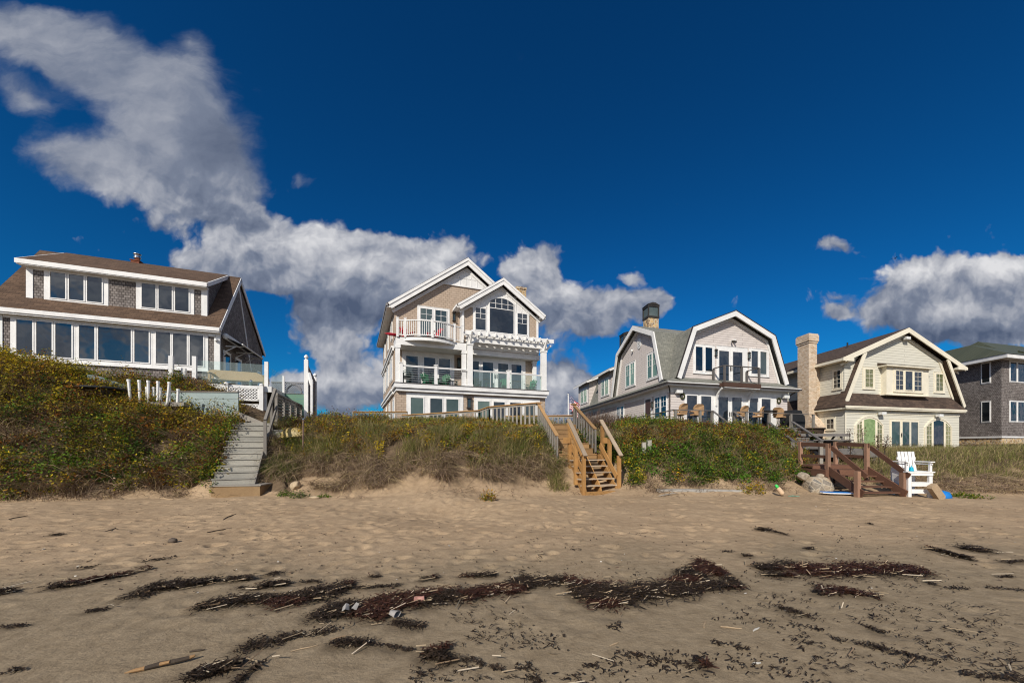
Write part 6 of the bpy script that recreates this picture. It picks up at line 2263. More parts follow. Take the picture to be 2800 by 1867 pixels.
# things along the foot of the right dune
f = Frame('driftwood_plank', 'long silvery grey plank lying along the foot of the dune', 'plank', (5.5, 13.9, gz(5.5, 13.75) + .03), R(1))
mb = f.mb()
mb.prism([(-1.62, .02), (-1.60, .09), (-.2, .085), (1.5, .05), (1.64, .02), (1.5, -.01), (-1.55, -.03)], lambda a, b, q: (a, q, b), -.11, .11)
f.part(mb, 'plank_body', 'drift_gray')
f = Frame('stick', 'thin bent grey branch in front of the long plank', 'stick', (4.35, 13.3, gz(4.35, 13.3)), 0)
mb = f.mb()
mb.tube([(-.55, -.05, .02), (-.3, .0, .06), (0, .12, .09), (.25, .3, .06)], [.01, .016, .014, .006], 5)
mb.tube([(-.1, .1, .08), (.02, .05, .2)], [.01, .004], 5)
f.part(mb, 'branch', 'drift_gray')
for i, (x, y, zt, lb) in enumerate(((3.87, 15.6, 1.88, 'shorter grey post stump on the right dune face'), (4.1, 15.65, 1.97, 'taller grey post stump on the right dune face'))):
    f = Frame('post_stump', lb, 'post', (x, y, 1.1), R(8 * i), 'two old posts in the right dune')
    mb = f.mb()
    mb.prism([(-.075, -.075), (.075, -.075), (.075, .075), (-.075, .075)], lambda a, b, q: (a, b, q), 0, zt - 1.1)
    mb.box(-.08, .08, -.08, .08, zt - 1.1, zt - 1.08)
    f.part(mb, 'stump', 'wood_pale')
f = Frame('buoy', 'cream lobster buoy with bright green top on the sand', 'buoy', (7.95, 13.25, gz(7.95, 13.25) + .08), 0)
mb = f.mb()
mb.tube([(.10, -.05, -.04), (.08, -.04, .02), (.0, 0, .16), (-.03, .02, .2)], [.05, .085, .075, .06], 12)
f.part(mb, 'buoy_body', 'buoy_cream', smooth=True)
mb = f.mb()
mb.tube([(-.03, .02, .2), (-.07, .03, .27), (-.09, .04, .31)], [.06, .05, .03], 12)
f.part(mb, 'buoy_top', 'buoy_green', smooth=True)
f = Frame('net_scrap', 'scrap of pale green netting on the sand near the buoy', 'netting', (8.35, 13.1, gz(8.35, 13.1)), 0)
mb = f.mb()
for k in range(9):
    a = k * 1.3
    mb.tube([(-.18 + .02 * k, .03 * math.sin(a), .015), (0, .06 * math.cos(a), .03 + .01 * math.sin(a * 2)), (.2, .05 * math.sin(a * 2), .012)], .007, 4)
f.part(mb, 'cord_tangle', 'green_board')

# ------------------------------------------------------------------ furniture on the porches and decks
def adirondack(name, label, cat, h, u, w, z, mat, turn=0.0, group=None, proto=None):
    p = h.world(u, w, z)
    if proto is not None:
        o = copy_tree(proto)
        o['label'] = label
    else:
        f = Frame(name, label, cat, p, 0, group)
        o = f.root
        mb = f.mb()
        for k in range(5):
            mb.bar((-.27, -.28 + .11 * k, .36 - .03 * k), (.27, -.28 + .11 * k, .36 - .03 * k), .095, .02)
        f.part(mb, 'seat', mat)
        mb = f.mb()
        for k in range(5):
            x = (k - 2) * .105
            mb.bar((x * .8, .18, .22), (x * 1.25, .52, 1.0 - abs(k - 2) * .05), .095, .02, up=(0, 1, 0))
        mb.bar((-.26, .40, .66), (.26, .40, .66), .03, .06)
        f.part(mb, 'backrest', mat)
        for s_ in (-1, 1):
            mb = f.mb()
            mb.bar((s_ * .33, -.36, .56), (s_ * .30, .40, .55), .12, .025)
            f.part(mb, 'armrest', mat)
            mb = f.mb()
            mb.box(s_ * .29 - .02, s_ * .29 + .02, -.32, -.2, 0, .545)
            f.part(mb, 'leg', mat)
            mb = f.mb()
            mb.bar((s_ * .26, -.25, .33), (s_ * .26, .5, .04), .03, .11)
            f.part(mb, 'leg', mat)
    o.location = p
    o.rotation_euler = (0, 0, h.root.rotation_euler.z + R(turn))
    return o


G_ = 'green slatted chairs on the porch'
ch0 = adirondack('adirondack_chair', 'green slatted chair left of the first white railing post on the porch', 'chair', H2, 2.05, .85, 5.845, 'green_plastic', 20, G_)
for u, w, tn, lb in ((3.15, .8, -30, 'green slatted chair just right of the first railing post, half hidden by it'), (5.35, .8, 40, 'green slatted chair right beside the tall double post of the porch'),
                     (7.6, .85, -5, 'green slatted chair behind the second railing post'), (9.55, .75, -50, 'green slatted chair at the far right end of the porch')):
    adirondack('', lb, 'chair', H2, u, w, 5.845, '', tn, G_, ch0)
rc0 = adirondack('adirondack_chair', 'red slatted chair at the left end of the curved balcony', 'chair', H2, .75, .75, 8.893, 'red', 30, 'red slatted chairs on the balcony')
adirondack('', 'red slatted chair in the middle of the curved balcony', 'chair', H2, 2.4, .35, 8.893, '', -60, '', rc0)


def side_table(h, u, w, z, label, mat, top=.45):
    f = Sub(h, 'side_table', label, 'table', (u, w, z), 'low slatted tables on the porch')
    mb = f.mb()
    for k in range(4):
        mb.box(u - .32, u + .32, w - .2 + .1 * k, w - .11 + .1 * k, z + top, z + top + .02)
    f.part(mb, 'table_top', mat)
    for i in (-1, 1):
        for j in (-1, 1):
            mb = f.mb()
            mb.box(u + i * .27 - .025, u + i * .27 + .025, w + j * .15 - .025, w + j * .15 + .025, z, z + top)
            f.part(mb, 'leg', mat)


side_table(H2, 3.75, .75, 5.845, 'low green slatted table on the left half of the porch', 'dkgreen')
side_table(H2, 6.4, .8, 5.845, 'low green slatted table between two chairs on the right half of the porch', 'dkgreen')
for k in range(2):
    f = Sub(H2, 'stacking_chair', ('lower' if k == 0 else 'upper') + ' chair of the dark green stack in the left corner of the porch', 'chair', (.72, .75, 5.845 + .12 * k), 'stacked green plastic chairs')
    z = 5.845 + .12 * k
    mb = f.mb()
    mb.box(.47, .97, .5, .98, z + .42, z + .46)
    f.part(mb, 'seat', 'dkgreen')
    mb = f.mb()
    bkp = arc_pts(.72, z + .80, .25, .14, 8)
    for x in np.linspace(.5, .94, 7):
        mb.bar((x, .98, z + .46), (x, 1.08, z + .80), .03, .02)
    for (a, b), (c, d) in zip(bkp[:-1], bkp[1:]):
        mb.bar((a, 1.09, b), (c, 1.09, d), .035, .05, up=(0, 1, 0))
    f.part(mb, 'backrest', 'dkgreen')
    for sx in (.47, .94):
        mb = f.mb()
        mb.bar((sx, .45, z + .66), (sx, 1.05, z + .68), .05, .03)
        f.part(mb, 'armrest', 'dkgreen')
        for y in (.5, .95):
            mb = f.mb()
            mb.box(sx, sx + .04, y, y + .04, z, z + (.65 if y < .6 else .42))
            f.part(mb, 'leg', 'dkgreen')
f = Sub(H2, 'parasol', 'red closed parasol poking out past the left corner of the balcony', 'parasol', (-.25, .3, 9.0))
mb = f.mb()
mb.tube([(.35, .9, 9.12), (.0, .5, 9.08), (-.4, .25, 9.03), (-.72, .05, 9.0)], [.07, .10, .10, .01], 10)
f.part(mb, 'furled_cloth', 'red', smooth=True)
mb = f.mb()
mb.tube([(.35, .9, 9.12), (.9, 1.3, 9.2)], .02, 6)
f.part(mb, 'pole', 'white')


def bar_chair(label, u, turn, w=-1.4):
    p = H3.world(u, w, 2.975)
    f = Frame('bar_chair', label, 'chair', p, H3.root.rotation_euler.z + R(turn), 'tan cushioned swivel bar chairs')
    mb = f.mb()
    prof_ = [(-.30, .80), (-.33, .98), (-.36, 1.18), (-.3, 1.36), (-.15, 1.45), (.15, 1.45), (.3, 1.36), (.36, 1.18), (.33, .98), (.30, .80)]
    mb.prism(prof_, lambda a, b, q: (a, -.33 + q - (b - .8) * .16 + a * a * .9, b), 0, .13)
    f.part(mb, 'back_cushion', 'tan_cushion')
    mb = f.mb()
    mb.box(-.31, .31, -.27, .3, .74, .86)
    f.part(mb, 'seat_cushion', 'tan_cushion')
    for s_ in (-1, 1):
        mb = f.mb()
        mb.tube([(s_ * .33, -.26, .95), (s_ * .38, .0, 1.0), (s_ * .36, .25, .98)], .045, 7)
        f.part(mb, 'armrest', 'tan_cushion')
    mb = f.mb()
    mb.lathe([(.2, .68), (.2, .735)], (0, 0, 0), 12)
    for a in range(4):
        c, n = math.cos(a * math.pi / 2 + .78), math.sin(a * math.pi / 2 + .78)
        mb.tube([(c * .1, n * .1, .68), (c * .14, n * .14, .35), (c * .29, n * .29, 0)], .017, 6)
    mb.tube([(.2 * math.cos(t_), .2 * math.sin(t_), .26) for t_ in np.linspace(0, 2 * math.pi, 13)], .012, 5)
    f.part(mb, 'swivel_base', 'black')


bar_chair('tan cushioned bar chair nearest the house corner and drainpipe', -.1, 15)
bar_chair('tan cushioned bar chair in front of the left glass doors', 1.15, -8)
bar_chair('tan cushioned bar chair beside the white french doors on the right rail', 4.75, 12)
bar_chair('tan cushioned bar chair with its back to the sea at the dark table', 6.2, 35)
bar_chair('tan cushioned bar chair at the right end of the dark table', 8.1, -70)
f = Sub(H3, 'bar_table', 'round dark bar table between the tan chairs', 'table', (7.2, -1.2, 2.975))
mb = f.mb()
mb.lathe([(.62, 4.12), (.66, 4.14), (.66, 4.17), (.62, 4.19)], (7.2, -1.2, 0), 24)
f.part(mb, 'table_top', 'black')
mb = f.mb()
mb.lathe([(.3, 2.975), (.28, 3.02), (.06, 3.06), (.05, 4.12)], (7.2, -1.2, 0), 12)
f.part(mb, 'pedestal', 'black')
f = Sub(H3, 'planter', 'dark pot of yellow flowers under the bar table', 'planter', (6.0, -1.9, 2.975))
mb = f.mb()
mb.lathe([(.16, 2.975), (.2, 3.2), (.22, 3.22)], (6.0, -1.9, 0), 12)
f.part(mb, 'pot', 'black')
f = Sub(H3, 'covered_grill', 'big black covered grill at the right end of the deck', 'grill', (9.4, -1.2, 2.975))
mb = f.mb()
mb.prism([(8.75, 3.0), (8.72, 3.5), (8.8, 3.88), (8.98, 3.98), (9.05, 4.22), (9.15, 4.28), (9.85, 4.28), (9.98, 4.2), (10.02, 3.98), (10.2, 3.9), (10.25, 3.5), (10.2, 3.0)],
         lambda a, b, q: (a, q * (1 - .12 * max(0, b - 3.6)) - 1.2, b), -.42, .42)
f.part(mb, 'cover', 'cover')
for u, z in ((.93, 5.13), (9.42, 5.12)):
    f = Sub(H3, 'wreath', ('green wreath on the wall left of the glass doors' if u < 5 else 'green wreath on the wall right of the glass doors'), 'wreath', (u, -.06, z), 'wreaths either side of the glass doors')
    mb = f.mb()
    for k in range(14):
        a = k * 2 * math.pi / 14
        mb.tube([(u + .16 * math.cos(a), -.06, z + .16 * math.sin(a)), (u + .17 * math.cos(a + .3), -.09, z + .19 * math.sin(a + .3)), (u + .13 * math.cos(a + .6), -.05, z + .15 * math.sin(a + .6))], .045, 5)
    f.part(mb, 'ring', 'wreath')


def tub_chair(label, loc, s=1.0, turn=0):
    f = Frame('wicker_chair', label, 'chair', loc, R(turn), 'brown wicker tub chairs')
    mb = f.mb()
    n = 18
    V_, F_ = [], []
    for j, (rr_, z) in enumerate(((.36, 0), (.40, .4), (.46, .78), (.53, .82), (.50, .86), (.40, .76), (.35, .45))):
        for k in range(n + 1):
            a = -math.pi * 1.18 + math.pi * 1.36 * k / n
            V_.append((rr_ * math.cos(a) * s * 1.1, rr_ * math.sin(a) * s, z * s * (1 - .0)))
    for j in range(6):
        for k in range(n):
            F_.append((j * (n + 1) + k, j * (n + 1) + k + 1, (j + 1) * (n + 1) + k + 1, (j + 1) * (n + 1) + k))
    mb.add(V_, F_)
    f.part(mb, 'shell', 'wicker')
    mb = f.mb()
    mb.lathe([(.34 * s, .3 * s), (.36 * s, .34 * s), (.35 * s, .42 * s), (.2 * s, .45 * s)], (0, 0, 0), 16)
    f.part(mb, 'seat', 'wicker')


tub_chair('brown wicker tub chair behind the picnic table', (14.15, 20.75, 1.63), 1.25, 0)
tub_chair('brown wicker tub chair below the right deck rail, mostly hidden by the dune', (12.05, 21.55, 1.9), 1.05, 10)


# ------------------------------------------------------------------ single plants
def plant(name, label, cat, x, y, n, rad, hgt, pal, seed, stems=10, group=None, size=(.022, .042), z=None):
    rr = np.random.default_rng(seed)
    th, ph = rr.uniform(0, 2 * np.pi, n), np.arccos(rr.uniform(0, 1, n))
    q = rr.uniform(.2, 1, n) ** .5 * (1 + .3 * np.sin(th * 3 + seed))
    zb = gz(x, y) if z is None else z
    C = np.stack([np.cos(th) * np.sin(ph) * rad * q, np.sin(th) * np.sin(ph) * rad * q, np.cos(ph) * hgt * q], 1)
    V, F_, cc = leaves(C, rr.uniform(*size, n), pick(pal, n, rr), seed=seed)
    root = thing(name, label, cat, (x, y, zb), 0, group)
    o = raw_mesh('foliage', V, F_, M['leaf'], False, cc)
    o.parent = root
    m = stems
    a = rr.uniform(0, 2 * np.pi, m)
    D = np.stack([np.cos(a), np.sin(a), np.zeros(m)], 1)
    V, F_, cc = blades(np.stack([rr.normal(0, rad * .15, m), rr.normal(0, rad * .15, m), np.full(m, -.03)], 1), D, np.full(m, hgt * .95), np.full(m, .012),
                       pick([(2, BROWN), (1, OLIVE)], m, rr), .5)
    o = raw_mesh('stems', V, F_, M['dry'], False, cc)
    o.parent = root
    return root


WG = 'small weeds at the edge of the sand'
PW = [(2, GREEN), (1.5, OLIVE), (1, YELLOW)]
plant('beach_weed', 'orange and green weed growing alone on the sand slope', 'plant', -1.85, 11.9, 260, .28, .32, [(2, OLIVE), (1.4, RUST), (1, GOLD), (1, GREEN)], 31, 14, WG)
plant('beach_weed', 'small green weed under the tan boulder beside the grey stairs', 'plant', -9.1, 13.25, 200, .3, .2, [(3, GREEN), (1, DKGREEN)], 32, 6, WG)
plant('beach_weed', 'grey green weed on the bank edge left of the small pale stone', 'plant', -8.45, 13.05, 220, .3, .26, [(2, (.10, .125, .055)), (1, GREEN)], 33, 6, WG)
plant('beach_weed', 'tiny low weed on the sand beside the small pale stone', 'plant', -7.55, 12.95, 90, .2, .12, [(2, GREEN)], 34, 4, WG)
plant('rose_bush', 'round bright green rose bush at the right foot of the new stairs', 'bush', 3.15, 14.35, 520, .34, .5, [(3, GREEN), (2, DKGREEN), (.4, YELLOW)], 35, 8)
plant('beach_weed', 'low green weed patch right of the white chair', 'plant', 14.25, 13.1, 420, .55, .15, [(3, GREEN), (1, OLIVE)], 36, 5, WG)
plant('rose_bush', 'yellowing rose sprig hanging over the new timber step', 'bush', -11.55, 13.35, 260, .22, .42, [(3, GREEN), (1, OLIVE)], 37, 6)
plant('rose_bush', 'orange and green roses at the foot of the right dune above the buoy', 'bush', 7.3, 13.75, 480, .5, .42, [(2, YELLOW), (1, GOLD), (2, GREEN), (1, RUST)], 38, 8)
plant('rose_bush', 'dark green rose bush between the rails of the old upper stairs', 'bush', 1.35, 16.3, 420, .26, .62, [(3, DKGREEN), (2, GREEN)], 39, 8, z=1.9)
plant('rose_bush', 'green rose bush climbing under the lattice gate', 'bush', -13.7, 17.5, 620, .6, .62, [(2, GREEN), (2, OLIVE), (1, YELLOW)], 40, 10)

# bare grey-brown bush beside the mauve house
rr = np.random.default_rng(50)
root = thing('bare_bush', 'leafless brown twiggy bush between the flag and the mauve house', 'bush', (2.7, 20.4, 2.5))
m = 1500
a = rr.uniform(0, 2 * np.pi, m)
le_ = rr.uniform(.2, 1, m)
D = np.stack([np.cos(a) * le_, np.sin(a) * le_, np.zeros(m)], 1)
B = np.stack([rr.normal(0, .62, m), rr.normal(0, .35, m), rr.uniform(-.1, .45, m)], 1)
V, F_, cc = blades(B, D, rr.uniform(.4, 1.1, m), rr.uniform(.008, .02, m), pick([(3, (.13, .085, .062)), (2, (.20, .145, .11)), (1, BROWN)], m, rr), rr.uniform(.1, .8, m))
o = raw_mesh('twigs', V, F_, M['dry'], False, cc)
o.parent = root
m = 500
th, ph = rr.uniform(0, 2 * np.pi, m), np.arccos(rr.uniform(0, 1, m))
C = np.stack([np.cos(th) * np.sin(ph) * 1.3 + .4, np.sin(th) * np.sin(ph) * .5 - .4, np.cos(ph) * .45], 1)
V, F_, cc = leaves(C, rr.uniform(.025, .045, m), pick([(2, OLIVE), (2, RUST), (1, GREEN)], m, rr), seed=51)
o = raw_mesh('leaves', V, F_, M['leaf'], False, cc)
o.parent = root

# dried seed heads behind the red-brown stairs
for k, (px_, y0, y1, Y, lb) in enumerate(((2322, 1178, 1262, 17.2, 'tall brown seed head weed, leftmost, against the cream house'), (2357, 1174, 1258, 17.3, 'tall brown seed head weed in front of the green curtain'),
                                          (2398, 1190, 1250, 17.0, 'shorter brown seed head weed over the stair rail'), (2428, 1196, 1240, 17.1, 'leaning brown seed head weed right of the stair rail'))):
    top, bot = at(px_, y0, Y), at(px_ + (6 if k != 3 else -14), y1, Y)
    root = thing('seed_head', lb, 'plant', (bot.x, bot.y, bot.z), 0, 'dried seed head weeds by the cream house')
    d = top - bot
    mb = MB()
    mb.tube([(0, 0, -.5), d * .5, d], [.02, .016, .01], 6)
    o = mb.build('stem', M['bark'], root)
    rr = np.random.default_rng(60 + k)
    n = 260
    q = rr.uniform(.35, 1.05, n)
    C = np.array([tuple(d * t_) for t_ in q]) + rr.normal(0, 1, (n, 3)) * (np.array([.10, .08, .05]) * (1.2 - np.abs(q - .8) * 1.6)[:, None])
    V, F_, cc = leaves(C, rr.uniform(.015, .035, n), pick([(2, (.11, .06, .045)), (1, (.16, .10, .07)), (.6, BROWN)], n, rr), seed=70 + k)
    o = raw_mesh('seeds', V, F_, M['dry'], False, cc)
    o.parent = root

# dark scrub far behind, between the middle houses
for k, (px_, wid, y0, Y) in enumerate(((1512, 2.2, 1142, 46), (1545, 1.8, 1136, 47), (1485, 1.2, 1128, 44), (1585, 1.6, 1132, 48))):
    p_ = at(px_, y0, Y)
    lb = ['dark scrub bush seen low behind the boardwalk rail', 'dark scrub bush behind the flag pole', 'dark small tree top at the right corner of the tall tan house', 'dark scrub bush behind the right newel of the upper stairs'][k]
    plant('scrub_bush', lb, 'bush', p_.x, p_.y, 900, wid, p_.z - 2.2, [(3, (.03, .045, .02)), (2, DKGREEN), (1, BROWN)], 80 + k, 6, 'dark scrub behind the houses', (.06, .11), 2.2)

# ------------------------------------------------------------------ the wrack line
def gp(px, py):
    Y_ = EYE * FPX / (py - PPY)
    return (px - PPX) / FPX * Y_, Y_


BL = []                                                # (x0, y0, x1, y1, half width, density) in photo pixels on the flat sand


def I1(x0, y0, x1, y1, w, d=1.0):
    BL.append((x0 / 1.68, 1300 + y0 / 1.68, x1 / 1.68, 1300 + y1 / 1.68, w / 1.68, d))


def I2(x0, y0, x1, y1, w, d=1.0):
    BL.append((1400 + x0 / 1.68, 1300 + y0 / 1.68, 1400 + x1 / 1.68, 1300 + y1 / 1.68, w / 1.68, d))


for a in ((240, 520, 430, 492, 14), (430, 490, 600, 458, 8), (-20, 545, 45, 542, 15), (660, 530, 990, 492, 24), (1040, 485, 1160, 478, 8), (1190, 515, 1320, 500, 15),
          (940, 605, 1110, 585, 26), (1110, 580, 1300, 575, 24), (1290, 585, 1590, 522, 38), (1600, 520, 1840, 508, 9, .6), (1460, 640, 1800, 600, 36), (1560, 610, 1780, 650, 24),
          (1720, 592, 2100, 556, 44), (2090, 565, 2352, 515, 26), (1800, 680, 1950, 700, 20, .6), (1110, 800, 1330, 750, 30, .65), (1320, 750, 1560, 712, 22, .5),
          (1530, 785, 1700, 775, 16, .9), (1690, 775, 1900, 808, 10, .6), (1940, 830, 2060, 800, 16, 1.0), (1960, 830, 2070, 855, 22, 1.0), (2080, 840, 2320, 900, 16, .5),
          (880, 935, 1080, 880, 44, 1.0), (1080, 960, 1190, 880, 22, .6), (410, 628, 480, 622, 10, .7), (570, 565, 700, 555, 14, .6), (1230, 455, 1290, 452, 9, .7),
          (1380, 488, 1480, 484, 6, .6), (1930, 485, 2010, 470, 6, .8), (2120, 465, 2280, 458, 7, .9), (360, 428, 430, 424, 5, .7), (650, 400, 790, 385, 7, .5), (240, 275, 300, 274, 4, .7),
          (0, 700, 130, 692, 7, .6), (30, 905, 90, 900, 12, .5), (650, 440, 690, 435, 6, .8), (1100, 520, 1130, 518, 4, .6), (1700, 465, 1750, 464, 5, .7)):
    I1(*a)
for a in ((-10, 515, 70, 500, 36), (80, 500, 280, 482, 16, .9), (290, 530, 470, 585, 34), (290, 520, 480, 545, 36), (470, 555, 790, 520, 34), (770, 525, 880, 430, 34), (880, 420, 960, 450, 32),
          (760, 450, 860, 430, 12, .7), (800, 525, 1050, 505, 18, .9), (1130, 425, 1240, 428, 18, .9), (1160, 460, 1300, 465, 10, .8), (1280, 430, 1560, 445, 26), (1540, 430, 1890, 440, 24, .95),
          (1400, 510, 1690, 565, 9, .8), (1400, 545, 1590, 540, 10, .8), (1920, 342, 2100, 388, 10, .8), (2080, 342, 2175, 345, 12, .9), (1130, 250, 1180, 254, 7, .8), (1200, 260, 1260, 275, 4, .6),
          (1225, 610, 1360, 645, 14, .6), (1270, 685, 1430, 715, 8, .4), (470, 815, 800, 870, 16, .4), (430, 700, 500, 690, 14, .3), (1450, 745, 1700, 800, 14, .4), (1640, 780, 1960, 870, 16, .5),
          (2060, 915, 2352, 950, 16, .5), (840, 860, 910, 885, 14, .8), (1630, 700, 1720, 730, 8, .7), (920, 770, 1080, 800, 10, .45), (20, 885, 100, 890, 12, .5), (320, 880, 400, 885, 8, .45),
          (60, 940, 130, 945, 14, .5), (1060, 370, 1100, 370, 6, .7), (960, 350, 1010, 352, 4, .5), (1350, 340, 1390, 338, 5, .6), (1640, 220, 1650, 222, 4, .6), (2180, 515, 2352, 530, 6, .5),
          (2000, 520, 2100, 520, 6, .5), (2250, 400, 2352, 398, 6, .6), (1900, 490, 1950, 505, 5, .6), (2230, 470, 2300, 465, 6, .5)):
    I2(*a)
rk = np.random.default_rng(90)
cx, cy, cd = [], [], []
for (x0, y0, x1, y1, w, d) in BL:
    ax, ay_ = gp(x0, y0)
    bx_, by_ = gp(x1, y1)
    ym = (ay_ + by_) / 2
    hx = w * ym / FPX * 1.0
    hy = w * ym * ym / (EYE * FPX)
    L = math.hypot(bx_ - ax, by_ - ay_)
    area = (L + 2 * hx) * 2 * hy
    n = int(min(6000, area * 3800 * d ** 1.5 + 12))
    t_ = rk.random(n)
    # several clots along the line so that its outline breaks up
    wob = .45 + .75 * vnoise(t_ * L * 2.2 + x0, np.full(n, y0 * .37))
    g1, g2 = rk.normal(0, .5, n), rk.normal(0, .62, n)
    cx.append(ax + (bx_ - ax) * t_ + g1 * hx * wob)
    cy.append(ay_ + (by_ - ay_) * t_ + g2 * hy * wob)
    cd.append(np.full(n, d))
nb = 1900                                              # strays
px_, py_ = rk.uniform(0, 2800, nb), 1440 + 427 * rk.random(nb) ** .8
keepm = vnoise(px_ * .006, py_ * .016) * (.55 + .45 * (px_ > 1100)) > .52
px_, py_ = px_[keepm], py_[keepm]
sx, sy = gp(px_, py_)
nclump = len(sx)
rep = rk.integers(1, 6, nclump)
cx.append(np.repeat(sx, rep) + rk.normal(0, .05, rep.sum()))
cy.append(np.repeat(sy, rep) + rk.normal(0, .05, rep.sum()))
cd.append(np.full(rep.sum(), .25))
cx, cy, cd = np.concatenate(cx), np.concatenate(cy), np.concatenate(cd)
m = len(cx)
cz = ground(cx, cy) + np.where(cd > .75, rk.uniform(0, .05, m) ** 1.0, rk.uniform(.0, .02, m)) + .006
ang = rk.normal(0, 1.0, m) + np.pi * (rk.random(m) < .5)
ln = rk.uniform(.018, .075, m) * (.8 + .5 * (cd > .75)) * rk.choice([.7, 1, 1.7], m)
wd = rk.uniform(.0028, .0075, m)
ts = np.array([-1, -.33, .33, 1])
cur = rk.normal(0, 1.0, m)
V = []
for k, q in enumerate(ts):
    aa = ang + cur * q
    x = cx + np.cos(aa) * ln * q * .6
    y = cy + np.sin(aa) * ln * q * .6
    z = cz + rk.uniform(-.004, .016, m) * (1 if k in (1, 2) else .4)
    nxv, nyv = -np.sin(aa) * wd * (1 if k in (1, 2) else .5), np.cos(aa) * wd * (1 if k in (1, 2) else .5)
    V += [np.stack([x - nxv, y - nyv, z], 1), np.stack([x + nxv, y + nyv, z + rk.uniform(-.004, .006, m)], 1)]
V = np.stack(V, 1).reshape(-1, 3)
base = np.arange(m)[:, None] * 8
F_ = np.concatenate([base + np.array([[2 * i, 2 * i + 1, 2 * i + 3, 2 * i + 2]]) for i in range(3)], 0)
red = vnoise(cx * 1.7, cy * 2.4)
colk = np.where((red > .55)[:, None] & (cd > .75)[:, None], np.array([.044, .019, .012]), np.array([.030, .020, .013])) * rk.uniform(.5, 1.7, (m, 1))
tag(raw_mesh('seaweed', V, F_, M['kelp'], False, np.repeat(colk, 8, 0)), kind='stuff')

# the sand is stained where the weed has lain
hs, _, _ = np.histogram2d(cy[cd > .5], cx[cd > .5], bins=[gy, gx])
hs = hs / np.outer(np.diff(gy), np.diff(gx)) / 900.0
hs = np.pad(hs, ((0, 1), (0, 1)))
for _ in range(6):
    hs = (hs + np.roll(hs, 1, 0) + np.roll(hs, -1, 0) + np.roll(hs, 1, 1) + np.roll(hs, -1, 1)) / 5
da = bpy.data.objects['beach'].data.attributes.new('damp', 'FLOAT', 'POINT')
da.data.foreach_set('value', np.clip(hs, 0, 1).astype(np.float32).ravel())

# straw and broken reed stems mixed through it
sel = rk.random(m) < np.where(cd > .75, .026, .009)
sx, sy = cx[sel] + rk.normal(0, .08, sel.sum()), cy[sel] + rk.normal(0, .05, sel.sum())
n = len(sx)
a = rk.normal(0.1, .7, n)
L = rk.uniform(.03, .11, n)
h_ = ground(sx, sy) + rk.uniform(.02, .055, n)
p0 = np.stack([sx - np.cos(a) * L, sy - np.sin(a) * L, h_ - .01], 1)
p1 = np.stack([sx + np.cos(a) * L, sy + np.sin(a) * L, h_ + rk.uniform(-.01, .03, n)], 1)
w_ = rk.uniform(.0028, .006, n)
up = np.array([0, 0, 1.0])
V = np.stack([p0 - up * w_[:, None], p1 - up * w_[:, None], p1 + up * w_[:, None], p0 + up * w_[:, None]], 1)
sd2 = np.stack([-np.sin(a), np.cos(a), np.zeros(n)], 1) * w_[:, None]
V2 = np.stack([p0 - sd2, p1 - sd2, p1 + sd2, p0 + sd2], 1) + up * .002
V = np.concatenate([V, V2], 0).reshape(-1, 3)
cs_ = pick([(2, (.42, .33, .22)), (1, (.55, .47, .36)), (1, (.27, .19, .12))], n, rk)
tag(raw_mesh('straw_litter', V, np.arange(len(V)).reshape(-1, 4), M['dry'], False, np.repeat(np.concatenate([cs_, cs_]), 4, 0)), kind='stuff')

# dark crumbs of weed and small shells strewn over the dry sand
nb = 1500
px_, py_ = rk.uniform(-50, 2850, nb), 1365 + 260 * rk.random(nb)
sx, sy = gp(px_, py_)
sx, sy = sx + rk.normal(0, .1, nb), sy.clip(3, 13.2)
V, F_, cc = leaves(np.stack([sx, sy, ground(sx, sy) + .012], 1), rk.uniform(.008, .028, nb), pick([(6, (.06, .042, .03)), (2, (.12, .08, .055)), (.5, (.6, .56, .5))], nb, rk), up=2.5, seed=91)
tag(raw_mesh('beach_litter', V, F_, M['dry'], False, cc), kind='stuff')
# roots and dead stalks fallen along the foot of the dune
nb = 2600
X, Y = rk.uniform(-20, 12, nb), rk.uniform(11.2, 14.6, nb)
p, t, zc, yc = dune_t(X, Y)
keep = (t > -.05) & (t < .26) & (vnoise(X * .8, Y * 1.2) > .5) & ~((p > 2300) & (p < 2560))
X, Y = X[keep], Y[keep]
n = len(X)
a = rk.uniform(0, 2 * np.pi, n)
V, F_, cc = blades(np.stack([X, Y, ground(X, Y) + .02], 1), np.stack([np.cos(a), np.sin(a), np.zeros(n)], 1) * 1.2, rk.uniform(.08, .3, n), rk.uniform(.008, .016, n), pick([(3, (.10, .065, .042)), (1, DEAD)], n, rk), rk.uniform(1.6, 2.6, n))
tag(raw_mesh('dead_stalks', V, F_, M['dry'], False, cc), kind='stuff')

# ------------------------------------------------------------------ single finds on the beach
x, y = -3.1, 3.08
f = Frame('driftwood_branch', 'short dark branch with bright torn ends at the lower left', 'driftwood', (x, y, gz(x, y) + .018), R(28))
mb = f.mb()
mb.tube([(-.10, 0, 0), (-.02, .005, .006), (.08, -.004, .01), (.17, 0, .014)], [.017, .02, .019, .016], 9)
f.part(mb, 'bark', 'bark')
for pts, rs in (([(-.21, -.015, 0), (-.16, -.004, .0), (-.098, 0, .0)], [.004, .014, .0165]), ([(-.01, -.012, .014), (.05, -.014, .018)], [.014, .012]), ([(.168, 0, .014), (.20, .006, .022)], [.0165, .010])):
    mb = f.mb()
    mb.tube(pts, rs, 7)
    f.part(mb, 'torn_wood', 'torn')
x, y = gp(1078, 1690)
f = Frame('paper_cup', 'crushed white cup lying in the seaweed', 'cup', (x, y, gz(x, y) + .05), R(-30))
mb = f.mb()
n_ = 14
V_, F_ = [], []
